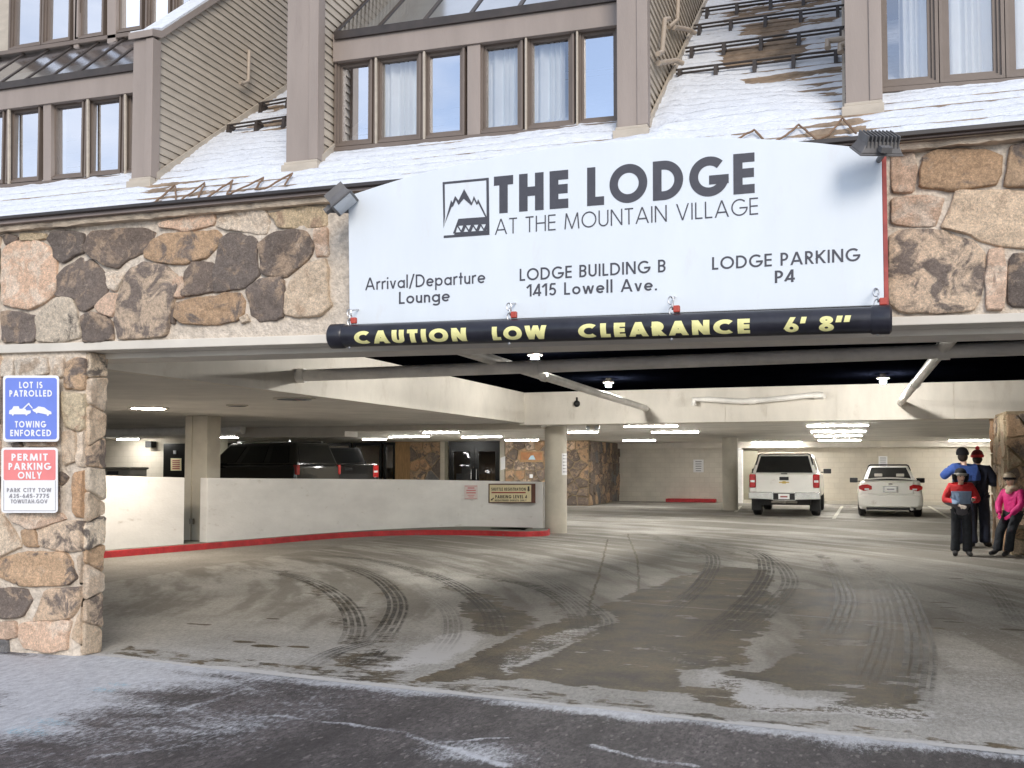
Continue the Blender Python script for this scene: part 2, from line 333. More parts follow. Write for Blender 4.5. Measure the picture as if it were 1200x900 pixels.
def floor_mat():
    m = bpy.data.materials.new('stained_concrete'); m.use_nodes = True; t = m.node_tree; n = t.nodes; l = t.links; p = n['Principled BSDF']
    co = n.new('ShaderNodeTexCoord')
    def noise(s, d=8, r=.6, st=None):
        a = n.new('ShaderNodeTexNoise'); a.inputs['Scale'].default_value = s; a.inputs['Detail'].default_value = d; a.inputs['Roughness'].default_value = r
        if st: q = n.new('ShaderNodeMapping'); q.inputs['Scale'].default_value = st; l.new(co.outputs['Object'], q.inputs[0]); l.new(q.outputs[0], a.inputs[0])
        else: l.new(co.outputs['Object'], a.inputs[0])
        return a.outputs[0]
    def rng_(x, a, b, c=0, d=1):
        q = n.new('ShaderNodeMapRange'); q.inputs[1].default_value = a; q.inputs[2].default_value = b; q.inputs[3].default_value = c; q.inputs[4].default_value = d; l.new(x, q.inputs[0]); return q.outputs[0]
    def mix(f, a, b, bt='MIX'):
        q = n.new('ShaderNodeMix'); q.data_type = 'RGBA'; q.blend_type = bt
        for s_, v in ((0, f), (6, a), (7, b)):
            if isinstance(v, tuple): q.inputs[s_].default_value = (*v, 1)
            elif isinstance(v, (int, float)): q.inputs[s_].default_value = v
            else: l.new(v, q.inputs[s_])
        return q.outputs[2]
    def attr(nm): a = n.new('ShaderNodeAttribute'); a.attribute_name = nm; return a.outputs['Fac']
    def math_(op, a, b):
        q = n.new('ShaderNodeMath'); q.operation = op; q.use_clamp = False
        for s_, v in ((0, a), (1, b)):
            if isinstance(v, (int, float)): q.inputs[s_].default_value = v
            else: l.new(v, q.inputs[s_])
        return q.outputs[0]
    base = mix(rng_(noise(1.1), .3, .7), (.33, .312, .282), (.51, .49, .45))
    base = mix(1.0, base, rng_(noise(36, 10, .88, (1, .4, 1)), .34, .66, .55, 1.42), 'MULTIPLY')
    stk = attr('streak'); base = mix(rng_(stk, .44, .62, 0, .62), base, (.18, .163, .135))
    fn = noise(9, 12, .84, (1, 2.0, 1))
    wetm = rng_(math_('ADD', attr('wet'), math_('MULTIPLY', math_('SUBTRACT', fn, .5), 1.3)), .45, .56)
    wetc = mix(rng_(noise(1.6, 9, .72), .38, .62), (.040, .032, .021), (.150, .114, .066))
    wetc = mix(1.0, wetc, rng_(noise(36, 10, .88, (1, .4, 1)), .34, .66, .4, 1.6), 'MULTIPLY')
    c = mix(wetm, base, wetc)
    saltm = rng_(math_('ADD', attr('salt'), math_('MULTIPLY', math_('SUBTRACT', noise(26, 12, .88, (1, .8, 1)), .5), 1.9)), .58, .72)
    c = mix(saltm, c, (.60, .585, .565))
    jm = attr('joint'); c = mix(jm, c, (.42, .40, .36))
    l.new(c, p.inputs['Base Color'])
    l.new(rng_(wetm, 0, 1, .85, .5), p.inputs['Roughness']); p.inputs['Specular IOR Level'].default_value = .16
    bp = n.new('ShaderNodeBump'); bp.inputs['Strength'].default_value = .9; bp.inputs['Distance'].default_value = .014
    l.new(noise(70, 6, .7), bp.inputs['Height']); l.new(bp.outputs[0], p.inputs['Normal'])
    return m
M['floor'] = floor_mat()

# main garage floor (fine grid near the mouth)
nx, ny = 520, 560
u = np.linspace(-9, 5.5, nx); t = np.linspace(0, 1, ny)**1.35
X = np.tile(u, (ny, 1)); Y = edge_y(X)+t[:, None]*(15-edge_y(X))
wx = X+.35*(fbm(X*1.3, Y*1.3)-.5)+.12*(fbm(X*6, Y*6)-.5); wy = Y+.7*(fbm(X*1.3+40, Y*1.3)-.5)+.2*(fbm(X*6+9, Y*6)-.5)
wet = np.zeros(X.shape)
TRK = [[(330,670),(385,692),(410,720),(408,752)],[(420,669),(457,692),(463,715),(443,750)],[(490,670),(555,700),(580,738)],[(560,672),(645,696),(680,735)],[(750,625),(835,657),(815,690),(775,722)],[(800,630),(895,660),(880,700),(825,745)],[(965,650),(990,700),(975,745)],[(1005,655),(1060,705),(1068,822)]]
for poly, s, k in [
    ([(470,800),(560,770),(610,742),(690,718),(762,686),(850,664),(905,668),(900,700),(930,690),(1062,690),(1085,735),(1072,790),(1060,845),(900,832),(700,806),(560,796)], .12, 1.15),
    ([(130,757),(330,775),(600,808),(900,842),(1200,872),(1200,886),(600,824),(120,771)], .1, .55),
    ([(540,690),(590,700),(640,725),(600,745),(560,735)], .12, .85),
    ([(780,640),(900,650),(890,690),(800,690)], .4, .42),
    ([(985,650),(1040,655),(1075,690),(990,690)], .3, .42),
    ([(370,775),(420,758),(520,765),(470,800),(400,790)], .15, .55),
    ([(410,752),(470,745),(455,770),(400,770)], .1, .5)]:
    d = sdist(poly, wx, wy); wet = np.maximum(wet, k*sm(s, -s, d))
for poly, s in [([(900,706),(928,715),(932,760),(905,785),(868,790),(862,770),(885,745)], .16),
                ([(690,722),(715,712),(725,722),(700,738),(685,740)], .1),
                ([(800,792),(860,780),(845,812),(790,806)], .12), ([(880,800),(985,815),(940,832),(870,820)], .12),
                ([(600,790),(640,765),(700,745),(640,775)], .06)]:
    d = sdist(poly, wx, wy); wet *= 1-.9*sm(s, -s, d)
wet = np.where(wet > .3, wet-.62*sm(.60, .68, fbm(X*2.0+31, Y*4.5+3, 7, .66))-.35*sm(.55, .62, fbm(X*6+11, Y*13, 6, .7)), wet)
for tr_ in TRK: wet = np.maximum(wet, .47*sm(.30, .04, sdist(tr_, wx, wy, True)))
wet += .30*(fbm(X*3.2, Y*1.7, 7, .66)-.5)+.10*(fbm(rng.random()+X*14, Y*5, 5, .7)-.5)
for p, r in [((1101,706),.06),((1112,712),.05),((1105,725),.07),((1117,729),.06),((1094,736),.06),((1188,738),.07),((1122,678),.06),((285,752),.07),((310,757),.08),((350,758),.06),((320,725),.05),((225,731),.04),((240,732),.05)]:
    q = onZ(*p)[:2]; wet = np.maximum(wet, .95*sm(1, .5, np.hypot((X-q[0])/2.2, Y-q[1])/r+.5*(fbm(X*9, Y*9)-.5)))
for px, wd in [([(712,632),(702,675),(692,705),(690,745)], .012), ([(735,625),(747,655),(749,690)], .012)]:
    wet = np.maximum(wet, .9*sm(wd*2.2, wd*.6, sdist(px, X+.05*(fbm(X*4, Y*4)-.5), Y, True)))
rr = np.hypot(X+15, Y+1.0); aa = np.arctan2(Y+1.0, X+15)
streak = fbm(rr*3.2, aa*5, 7, .68)*sm(-.5, 3.0, Y)+.30*(1-sm(-.5, 3.0, Y))
streak += .10*sm(6, 13, Y)
salt = .42+.34*(fbm(X*1.6+8, Y*5.5, 6, .6)-.5)-.25*sm(2.0, 7.5, Y)
salt = np.where(wet > .4, salt-.12+.30*(fbm(X*5, Y*16+4, 6, .7)-.45), salt)
ed = Y-edge_y(X); salt += .75*sm(.16, .0, ed+.12*(fbm(X*3, Y*3)-.5))
for poly, s, k in [([(130,745),(330,748),(560,742),(560,790),(400,800),(130,770)], .4, .10), ([(1085,700),(1200,700),(1200,880),(1060,850)], .3, .12),
                   ([(790,775),(930,815),(1075,830),(1060,852),(880,832)], .12, .30), ([(520,742),(560,735),(575,745),(540,768),(450,785),(480,765)], .1, .35), ([(590,765),(640,745),(700,735),(690,748),(610,790)], .06, .30)]:
    salt += k*sm(s, -s, sdist(poly, wx, wy))
joint = np.zeros(X.shape)
for px in [[(560,665),(600,667),(1065,690),(1200,697)], [(740,706),(785,710),(1080,732)]]:
    joint = np.maximum(joint, .7*sm(.022, .006, sdist(px, X, Y, True))*(fbm(X*3, Y*3) > .36))
fl = struct(grid_mesh('garage_floor', X, Y, 0.0*X, M['floor'], dict(wet=wet, salt=salt, streak=streak, joint=joint)))
nx2, ny2 = 160, 150
X = np.tile(np.linspace(-30, 6, nx2), (ny2, 1)); Y = np.tile(np.linspace(15, 36, ny2)[:, None], (1, nx2))
rr = np.hypot(X+15, Y+1.0); aa = np.arctan2(Y+1.0, X+15)
struct(grid_mesh('garage_floor', X, Y, 0*X, M['floor'], dict(wet=.1*np.ones(X.shape), salt=np.zeros(X.shape), streak=.08+.95*fbm(rr*1.4, aa*5, 5), joint=0*X)))
X = np.tile(np.linspace(-30, -9, 60), (60, 1)); Y = np.tile(np.linspace(.4, 15, 60)[:, None], (1, 60))
struct(grid_mesh('garage_floor', X, Y, 0*X, M['floor'], dict(wet=.1*np.ones(X.shape), salt=np.zeros(X.shape), streak=.55+0*X, joint=0*X)))

def asphalt_mat():
    m = bpy.data.materials.new('icy_asphalt'); m.use_nodes = True; t = m.node_tree; n = t.nodes; l = t.links; p = n['Principled BSDF']
    co = n.new('ShaderNodeTexCoord'); mpa = n.new('ShaderNodeMapping'); mpa.inputs['Scale'].default_value = (1, .42, 1); l.new(co.outputs['Object'], mpa.inputs[0])
    def noise(s, d=8, r=.6):
        a = n.new('ShaderNodeTexNoise'); a.inputs['Scale'].default_value = s; a.inputs['Detail'].default_value = d; a.inputs['Roughness'].default_value = r; l.new(mpa.outputs[0], a.inputs[0]); return a.outputs[0]
    def rng_(x, a, b, c=0, d=1):
        q = n.new('ShaderNodeMapRange'); q.inputs[1].default_value = a; q.inputs[2].default_value = b; q.inputs[3].default_value = c; q.inputs[4].default_value = d; l.new(x, q.inputs[0]); return q.outputs[0]
    def mix(f, a, b):
        q = n.new('ShaderNodeMix'); q.data_type = 'RGBA'
        for s_, v in ((0, f), (6, a), (7, b)):
            if isinstance(v, tuple): q.inputs[s_].default_value = (*v, 1)
            elif isinstance(v, (int, float)): q.inputs[s_].default_value = v
            else: l.new(v, q.inputs[s_])
        return q.outputs[2]
    def add(a, b, k):
        q = n.new('ShaderNodeMath'); q.operation = 'MULTIPLY_ADD'; l.new(b, q.inputs[0]); q.inputs[1].default_value = k; q.inputs[2].default_value = -.5*k
        q2 = n.new('ShaderNodeMath'); l.new(a, q2.inputs[0]); l.new(q.outputs[0], q2.inputs[1]); return q2.outputs[0]
    def attr(nm): a = n.new('ShaderNodeAttribute'); a.attribute_name = nm; return a.outputs['Fac']
    v = n.new('ShaderNodeTexVoronoi'); v.inputs['Scale'].default_value = 62; l.new(mpa.outputs[0], v.inputs[0])
    base = mix(rng_(noise(38, 12, .95), .43, .58), (.012, .010, .011), (.22, .19, .193))
    base = mix(rng_(noise(1.7, 8, .7), .42, .60, 0, .75), base, (.022, .018, .020))
    ag = n.new('ShaderNodeMath'); ag.operation = 'GREATER_THAN'; ag.inputs[1].default_value = .86; l.new(v.outputs['Color'], ag.inputs[0])
    base = mix(rng_(ag.outputs[0], 0, 1, 0, .6), base, (.26, .235, .23))
    ice = rng_(add(attr('ice'), noise(40, 10, .85), 1.5), .45, .72)
    c = mix(ice, base, mix(rng_(noise(22, 10, .85), .36, .62), (.40, .41, .45), (.76, .78, .82)))
    c = mix(rng_(add(attr('blue'), noise(60, 7, .8), .9), .5, .62), c, (.30, .58, .72))
    l.new(c, p.inputs['Base Color']); l.new(rng_(ice, 0, 1, .6, .5), p.inputs['Roughness'])
    bp = n.new('ShaderNodeBump'); bp.inputs['Strength'].default_value = .9; bp.inputs['Distance'].default_value = .03; l.new(noise(60, 8, .8), bp.inputs['Height']); l.new(bp.outputs[0], p.inputs['Normal'])
    return m
M['asphalt'] = asphalt_mat()
nx, ny = 460, 220
X = np.tile(np.linspace(-9, 3, nx), (ny, 1)); Y = -3.2+np.linspace(0, 1, ny)[:, None]*(edge_y(X)+.02+3.2)
wx = X+.5*(fbm(X*1.5, Y*1.5)-.5)+.16*(fbm(X*7, Y*7)-.5); wy = Y+.5*(fbm(X*1.5+40, Y*1.5)-.5)+.16*(fbm(X*7+9, Y*7)-.5)
ed = edge_y(X)-Y
ice = .27+.50*(fbm(X*1.1, Y*3.5, 6, .6)-.5)+.16*(fbm(X*5, Y*14, 5, .65)-.5)
ice += .50*sm(.20, .02, ed+.22*(fbm(X*2.2, Y*2.2)-.5))*(.55+.6*fbm(X*1.3+3, Y))
ice += .66*sm(.35, -.45, sdist([(-60,760),(125,768),(205,782),(290,800),(200,806),(110,822),(70,842),(-60,880)], wx, wy))
ice += .20*sm(.3, -.4, sdist([(-60,840),(100,820),(300,800),(520,806),(420,850),(150,880),(-60,920)], wx, wy))
for px, wd in [([(140,822),(210,829),(280,840),(320,837),(400,847),(475,857),(510,870),(590,897)], .03), ([(210,832),(250,820),(290,805)], .035), ([(520,868),(600,862)], .012), ([(690,872),(740,885),(820,897)], .03), ([(110,885),(170,876)], .05), ([(150,850),(230,842)], .02)]:
    ice = np.maximum(ice, (.34+.50*fbm(X*4+3, Y*4, 4))*sm(wd*2.4, wd*.1, sdist(px, X+.10*(fbm(X*5, Y*5)-.5), Y+.10*(fbm(X*5+7, Y*5)-.5), True)))
for p in [(735,835), (560,880), (1000,872)]:
    q = onZ(*p)[:2]; ice += .30*sm(.35, .0, np.hypot((X-q[0])*.6, Y-q[1]))
blue = np.zeros(X.shape)
for p, r in [((30,856),.34), ((60,846),.3), ((120,808),.22), ((140,802),.18)]:
    q = onZ(*p)[:2]; blue = np.maximum(blue, .52*sm(r, .02, np.hypot((X-q[0])*.5, Y-q[1])))
Z = -.010+.016*np.clip(ice-.35, 0, .7)+.004*fbm(X*9, Y*9)
struct(grid_mesh('road', X, Y, Z, M['asphalt'], dict(ice=ice, blue=blue)))
g = MB(); S = 1500
g.add([(-S,-S,-.03),(S,-S,-.03),(S,S,-.03),(-S,S,-.03)], [(0,1,2,3)])
struct(g.build('ground', mat('far_road', (.20, .195, .20), .85, .6, .4)))
# snow bank feeding the left foot of the pillar
# ------------------------------------------------------------------ tyre tracks (flat dark prints on the floor)
def track_mat():
    m = bpy.data.materials.new('tyre_print'); m.use_nodes = True; t = m.node_tree; n = t.nodes; l = t.links; p = n['Principled BSDF']; out = n['Material Output']
    p.inputs['Base Color'].default_value = (.024, .020, .016, 1); p.inputs['Roughness'].default_value = .55
    uv = n.new('ShaderNodeUVMap'); sx = n.new('ShaderNodeSeparateXYZ'); l.new(uv.outputs[0], sx.inputs[0])
    def mth(op, a, b=0, c=None):
        q = n.new('ShaderNodeMath'); q.operation = op
        for k, v in enumerate((a, b)):
            if isinstance(v, (int, float)): q.inputs[k].default_value = v
            else: l.new(v, q.inputs[k])
        return q.outputs[0]
    v = sx.outputs[1]; uu = sx.outputs[0]
    rib = mth('SINE', mth('MULTIPLY', v, 2*math.pi*4.0)); rib = mth('GREATER_THAN', rib, -.45)
    zig = mth('SINE', mth('ADD', mth('MULTIPLY', uu, 2*math.pi*16), mth('MULTIPLY', mth('SINE', mth('MULTIPLY', v, 25)), 1.2)))
    lug = mth('GREATER_THAN', zig, -.55)
    pat = mth('MULTIPLY', rib, mth('ADD', mth('MULTIPLY', lug, .3), .6))
    ns = n.new('ShaderNodeTexNoise'); ns.inputs['Scale'].default_value = 5; ns.inputs['Detail'].default_value = 9; ns.inputs['Roughness'].default_value = .75
    co = n.new('ShaderNodeTexCoord'); l.new(co.outputs['Object'], ns.inputs[0])
    mr = n.new('ShaderNodeMapRange'); mr.inputs[1].default_value = .36; mr.inputs[2].default_value = .66; l.new(ns.outputs[0], mr.inputs[0])
    at = n.new('ShaderNodeAttribute'); at.attribute_name = 'fade'
    edge = mth('MULTIPLY', v, mth('SUBTRACT', 1, v)); edge = mth('MINIMUM', mth('MULTIPLY', edge, 14), 1)
    a = mth('MULTIPLY', mth('MULTIPLY', pat, mr.outputs[0]), mth('MULTIPLY', at.outputs['Fac'], edge))
    tr = n.new('ShaderNodeBsdfTransparent'); ms = n.new('ShaderNodeMixShader'); l.new(a, ms.inputs[0]); l.new(tr.outputs[0], ms.inputs[1]); l.new(p.outputs[0], ms.inputs[2]); l.new(ms.outputs[0], out.inputs[0])
    return m
M['track'] = track_mat()
def catmull(P, n=10):
    P = [np.array(p) for p in P]; P = [2*P[0]-P[1]]+P+[2*P[-1]-P[-2]]; o = []
    for i in range(1, len(P)-2):
        for k in range(n):
            t = k/n; a, b, c, d = P[i-1:i+3]
            o.append(.5*((2*b)+(c-a)*t+(2*a-5*b+4*c-d)*t*t+(3*b-a-3*c+d)*t**3))
    return o+[P[-2]]
tv, tf, tuv, tfd = [], [], [], []
for k, (px, wd, st, e0, e1) in enumerate([
    ([(150,660),(230,660),(295,666),(350,677),(385,692),(407,712),(415,735),(408,756)], .25, .7, 0, .4), ([(250,652),(330,654),(395,662),(435,675),(457,692),(465,710),(457,732),(440,754)], .26, .85, 0, .4),
    ([(340,648),(420,655),(490,670),(525,682),(555,700),(575,720),(582,748)], .24, .8, 0, .2), ([(420,645),(500,656),(560,672),(610,684),(645,696),(672,718),(682,745)], .22, .6, 0, .2), ([(610,665),(650,685),(700,720),(705,740)], .22, .7, 0, .6),
    ([(690,612),(750,625),(820,645),(835,657),(825,680),(805,700),(765,730)], .26, .75, 0, .2), ([(720,612),(800,630),(880,647),(897,665),(887,690),(862,717),(815,755)], .27, .85, 0, .2),
    ([(820,632),(870,640),(905,655),(925,680),(905,710),(870,740)], .25, .6, 0, .8), ([(965,650),(980,675),(990,700),(985,722),(975,745)], .26, .8, 0, .7),
    ([(1005,655),(1050,685),(1070,725),(1077,765),(1068,822)], .28, .85, 0, 1), ([(990,652),(1020,680),(1035,720),(1030,760),(1010,810)], .24, .5, 0, .8),
    ([(355,785),(395,765),(440,752)], .22, .7, .5, .5), ([(395,792),(430,775),(445,762)], .2, .6, .5, .5), ([(480,690),(520,712),(530,740),(515,765)], .2, .35, 0, .3),
    ([(1110,660),(1160,690),(1195,735)], .2, .3, 0, .3), ([(590,640),(700,660),(760,690)], .22, .3, 0, .4), ([(240,650),(420,655),(560,690)], .22, .3, 0, .5)]):
    P = catmull([onZ(*p) for p in px], 12); L = 0
    for i, p in enumerate(P):
        a = P[max(i-1, 0)]; b = P[min(i+1, len(P)-1)]; d = (b-a)[:2]; d = d/np.linalg.norm(d); nn = np.array([-d[1], d[0], 0])
        if i: L += np.linalg.norm(p-P[i-1])
        f = 1.5*st*min(1, e0*.3+(i/len(P))*1.8)*min(1, e1*.3+(1-i/len(P))*4)
        z = .004+.0006*k
        tv += [tuple(p+nn*wd/2+[0, 0, z]), tuple(p-nn*wd/2+[0, 0, z])]; tfd += [f, f]
        if i:
            q = len(tv); tf.append((q-4, q-3, q-1, q-2)); tuv.append([(L0, 0), (L0, 1), (L, 1), (L, 0)])
        L0 = L
mb = MB(); mb.v = tv; mb.f = tf; mb.m = [0]*len(tf); mb.uv = tuv
o = mb.build('tire_tracks', M['track']); at = o.data.attributes.new('fade', 'FLOAT', 'POINT'); at.data.foreach_set('value', tfd); tag(o, kind='stuff')

# ------------------------------------------------------------------ garage shell
XL, XR, YB = -6.58, 5.5, 34.0
b = MB(); b.box(-30, XL-.12, .55, 14.2, 2.42, 2.9); struct(b.build('soffit_ceiling', M['soffit']))
b = MB(); b.box(XL-.12, XL, .55, 13.7, 2.40, 3.05); struct(b.build('drop_beam', M['beige']))
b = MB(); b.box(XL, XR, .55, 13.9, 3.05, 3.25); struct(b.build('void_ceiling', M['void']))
b = MB(); xj = [XL-.12]+[onY(p_, 480, 13.7)[0] for p_ in (735, 850, 898, 980, 1035, 1118)]+[3.35]
for xa_, xb_ in zip(xj, xj[1:]): b.box(xa_+.004, xb_-.004, 13.7, 14.2, 2.36, 3.06)
b.box(XL-.1, 3.33, 13.712, 14.19, 2.37, 3.05); struct(b.build('cross_beam', M['beige']))
for xj in (-5.2, -3.6, -2.0, -.4, 1.2, 2.6): pass
b = MB(); b.box(-30, XR+.3, 14.2, 36, 2.42, 2.7); struct(b.build('garage_ceiling', M['soffit']))
pa, pb = onY(283, 513, 14.5), onY(410, 513, 14.5)
b = MB(); b.box(pa[0], pb[0], 14.25, 14.9, pa[2], 2.415); struct(b.build('ceiling_beam', M['beige_steel']))
b = MB(); b.box(pb[0]+.003, XL+.2, 14.25, 14.75, 2.30, 2.415); struct(b.build('ceiling_beam', M['beige_steel']))
b = MB(); b.box(-9.14, XR, 33.6, YB, 2.18, 2.415); struct(b.build('ceiling_beam', M['beige_steel']))
xs = onY(866, 560, YB)[0]
b = MB(); b.box(-9.14, xs, YB, YB+.3, 0, 2.42); struct(b.build('back_wall', M['cream_wall']))
b = MB(); b.box(xs+.002, XR, YB+.05, YB+.3, 0, 2.42); struct(b.build('back_wall', M['tan_wall']))
b = MB(); b.box(XR, XR+.3, .6, YB+.3, 0, 3.2); struct(b.build('side_wall', M['tan_wall']))
b = MB(); b.box(-30.2, -30, .5, 36, 0, 2.6); struct(b.build('side_wall', M['tan_wall']))
b = MB(); b.box(-30, -21.2, 22, 22.25, 0, 2.418); struct(b.build('service_wall', M['tan_wall']))
# dark wall strip behind the column (end of the service wall)
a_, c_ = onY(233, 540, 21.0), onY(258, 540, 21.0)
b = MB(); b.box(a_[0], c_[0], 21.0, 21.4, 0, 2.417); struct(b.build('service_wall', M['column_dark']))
b = MB(); b.box(-30, -20, 35.6, 36, 0, 2.418); struct(b.build('back_wall', M['door_black']))
# pilaster by the far column, and a slab with the recess's shade in its colour
a_, c_ = onY(865, 560, 33.6), onY(870, 560, 33.6)
b = MB(); b.box(a_[0], c_[0], 33.55, 33.99, 0, 2.178); struct(b.build('wall_pilaster', M['white_wall']))
a_, c_ = onY(871, 560, 33.9), onY(888, 560, 33.9)
b = MB(); b.box(a_[0], c_[0], 33.9, 34.04, 0, 2.1); struct(b.build('recess_shade_slab', M['column_dark']))
a_, c_ = onY(780, 586, 33.5), onY(838, 586, 33.5)
b = MB(); b.box(a_[0], c_[0], 33.5, 33.98, 0, .14); tag(b.build('kerb', M['red_kerb'], bevel=.02), 'short red painted kerb at the foot of the far cream wall', 'kerb')
# low kerb along the far tan wall
b = MB(); b.box(xs+.01, XR-.02, 33.7, 34.03, 0, .12); struct(b.build('wall_base', M['column']))
# parking stripes
for n_, (p, q) in enumerate([((987,593),(977,608)), ((1088,593),(1112,607)), ((868,593),(862,600)), ((1024,592),(1018,597))]):
    A, B = onZ(*p), onZ(*q); d = B-A; nn = np.array([-d[1], d[0], 0])/np.linalg.norm(d)*.05; z = np.array([0, 0, .004])
    b = MB(); b.add([A+nn+z, B+nn+z, B-nn+z, A-nn+z], [(0, 1, 2, 3)]); struct(b.build('parking_stripe', mat('worn_stripe', (.55, .53, .46), .7, 9, .3)))

# ------------------------------------------------------------------ stone work generator
STONE = dict(D=((.19,.15,.125),(.38,.28,.20),.45), T=((.66,.52,.38),(.52,.38,.265),.44), P=((.62,.44,.32),(.70,.56,.44),.46), O=((.52,.32,.185),(.35,.24,.16),.44),
             OD=((.55,.37,.23),(.19,.15,.125),.46), DT=((.66,.50,.36),(.195,.155,.13),.48), Y=((.57,.46,.31),(.50,.35,.24),.44), TD=((.70,.59,.46),(.135,.115,.10),.43),
             G=((.19,.18,.175),(.28,.25,.24),.4), L=((.66,.56,.45),(.56,.44,.33),.45))
def clip_half(poly, n, d):
    o = []
    for i in range(len(poly)):
        a, b = poly[i], poly[(i+1) % len(poly)]; fa = a[0]*n[0]+a[1]*n[1]-d; fb = b[0]*n[0]+b[1]*n[1]-d
        if fa <= 0: o.append(a)
        if fa*fb < 0: t = fa/(fa-fb); o.append((a[0]+(b[0]-a[0])*t, a[1]+(b[1]-a[1])*t))
    return o
def voronoi(u0, u1, v0, v1, su, sv, codes, rnd):
    seeds = []; nu, nv = max(1, round((u1-u0)/su)), max(1, round((v1-v0)/sv))
    for j in range(nv):
        for i in range(nu):
            seeds.append((u0+(i+.5+rnd.uniform(-.34, .34)+(.25 if j % 2 else -.25)*(nu > 1))*(u1-u0)/nu, v0+(j+.5+rnd.uniform(-.36, .36))*(v1-v0)/nv))
    out = []
    for a in seeds:
        p = [(u0,v0),(u1,v0),(u1,v1),(u0,v1)]
        for b in seeds:
            if b is a or len(p) < 3: continue
            n = (b[0]-a[0], b[1]-a[1]); p = clip_half(p, n, n[0]*(a[0]+b[0])/2+n[1]*(a[1]+b[1])/2)
        if len(p) > 2: out.append((p, rnd.choice(codes)))
    return out
def stones(name, polys, mapf, parent, h=.045, gap=.0, rnd=random.Random(1), gain=1.0, m=None, fine=.03):
    mb = MB(); c1, c2 = [], []
    for poly, code in polys:
        P = [Vector(p) for p in poly]
        if sum(P[i].x*P[(i+1) % len(P)].y-P[(i+1) % len(P)].x*P[i].y for i in range(len(P))) < 0: P = P[::-1]
        for _ in range(1):      # knock the corners off
            Q = []
            for i in range(len(P)):
                a, b = P[i], P[(i+1) % len(P)]; k = .09
                Q += [a.lerp(b, k), a.lerp(b, 1-k)]
            P = Q
        E = []
        for i in range(len(P)):
            a, b = P[i], P[(i+1) % len(P)]; n = max(1, int((b-a).length/fine))
            E += [a.lerp(b, k/n) for k in range(n)]
        c = sum(E, Vector((0, 0)))/len(E); n = len(E)
        if n < 5: continue
        so = rnd.uniform(0, 50)
        E = [p+(p-c).normalized()*(-gap+(.009*mnoise.noise((p.x*14+so, p.y*14, 0)))+.005*mnoise.noise((p.x*40+so, p.y*40, 3))) for p in E]
        hh = h*rnd.uniform(.7, 1.25); rings = []; tx, ty = rnd.uniform(-.10, .10), rnd.uniform(-.10, .10)
        def hgt(p, k): return hh*k+(tx*(p.x-c.x)+ty*(p.y-c.y))*(k > .5)*.5
        for off, k in ((0, -.6), (0, .62), (.004, .86), (.010, 1.0)):
            rings.append([(p+(c-p).normalized()*min(off, (c-p).length*.4), k, 0) for p in E])
        for s_, k in ((.80, 1.02), (.6, 1.02), (.4, 1.02), (.2, 1.02)):
            rings.append([(c+(p-c)*s_, k, 1) for p in E])
        vs = []
        for r_ in rings:
            for p, k, fl in r_:
                d = hgt(p, k)+(.020*mnoise.fractal((p.x*6+so, p.y*6, 1), .9, 2.1, 5) if k > .5 else 0)
                vs.append(mapf(p.x, p.y, d))
        vs.append(mapf(c.x, c.y, hgt(c, 1.02)+.008*mnoise.noise((so, 1, 1))))
        fs = [(j*n+i, j*n+(i+1) % n, (j+1)*n+(i+1) % n, (j+1)*n+i) for j in range(len(rings)-1) for i in range(n)]
        o = (len(rings)-1)*n; fs += [(o+i, o+(i+1) % n, len(vs)-1) for i in range(n)]
        mb.add(vs, fs)
        A, B, am = STONE[code]; v = rnd.uniform(.85, 1.15)*gain; hv = rnd.uniform(-.03, .03)
        c1 += [(A[0]*v*(1+hv), A[1]*v, A[2]*v*(1-hv), 1)]*len(vs); v = rnd.uniform(.85, 1.15)*gain
        c2 += [(B[0]*v, B[1]*v, B[2]*v, am+rnd.uniform(-.05, .05))]*len(vs)
    return mb.build(name, m or M['stone'], parent, smooth=True, cols=dict(Col=c1, Col2=c2))

# ------------------------------------------------------------------ the lodge building (front)
B = empty('lodge_building', (-3, .3, 0), 'brown clapboard lodge with snowy roof and stone base over the garage mouth', 'building')
YS = -.012
def z_at(px, py, x, y):
    d = ray(px, py); s_ = ((x-CAM[0])*d[0]+(y-CAM[1])*d[1])/(d[0]**2+d[1]**2); return CAM[2]+s_*d[2]
def uv_of(px, py): p = onY(px, py, YS-.03); return (p[0], p[2])
def band(l, r, y0, y1, x0=-9.5, x1=5.6, mb=None):
    """long board along the front from two picture columns (px, top, bottom)"""
    mb = mb or MB(); q = []
    for k in (1, 2):
        a, b_ = onY(l[0], l[k], y0), onY(r[0], r[k], y0); s_ = (b_[2]-a[2])/(b_[0]-a[0]); q.append((a[2]+s_*(x0-a[0]), a[2]+s_*(x1-a[0])))
    (t0, t1), (b0, b1) = q
    mb.add([(x0,y0,b0),(x1,y0,b1),(x1,y1,b1),(x0,y1,b0),(x0,y0,t0),(x1,y0,t1),(x1,y1,t1),(x0,y1,t0)], [(3,2,1,0),(4,5,6,7),(0,1,5,4),(1,2,6,5),(2,3,7,6),(3,0,4,7)])
    return mb
# stone lintel core, steel edge, gutter, fascia, stone cap
XF = -7.9
band((0, 268, 404), (1200, 158, 366.5), YS, .5).build('mortar', M['mortar'], B)
band((0, 403.8, 414), (1200, 366.3, 377), -.035, .18).build('lintel_edge', M['beige_steel'], B, bevel=.006)
band((0, 413, 424), (1200, 376, 390), .182, .54).build('lintel_soffit', M['beige_steel'], B)
band((0, 253.2, 257), (1200, 140.5, 146.5), -.17, -.02).build('gutter', M['bronze'], B, bevel=.004)
g2 = band((0, 256.9, 263), (1200, 146.4, 150.5), -.135, .0); g2.build('fascia_board', M['fascia'], B, bevel=.004)
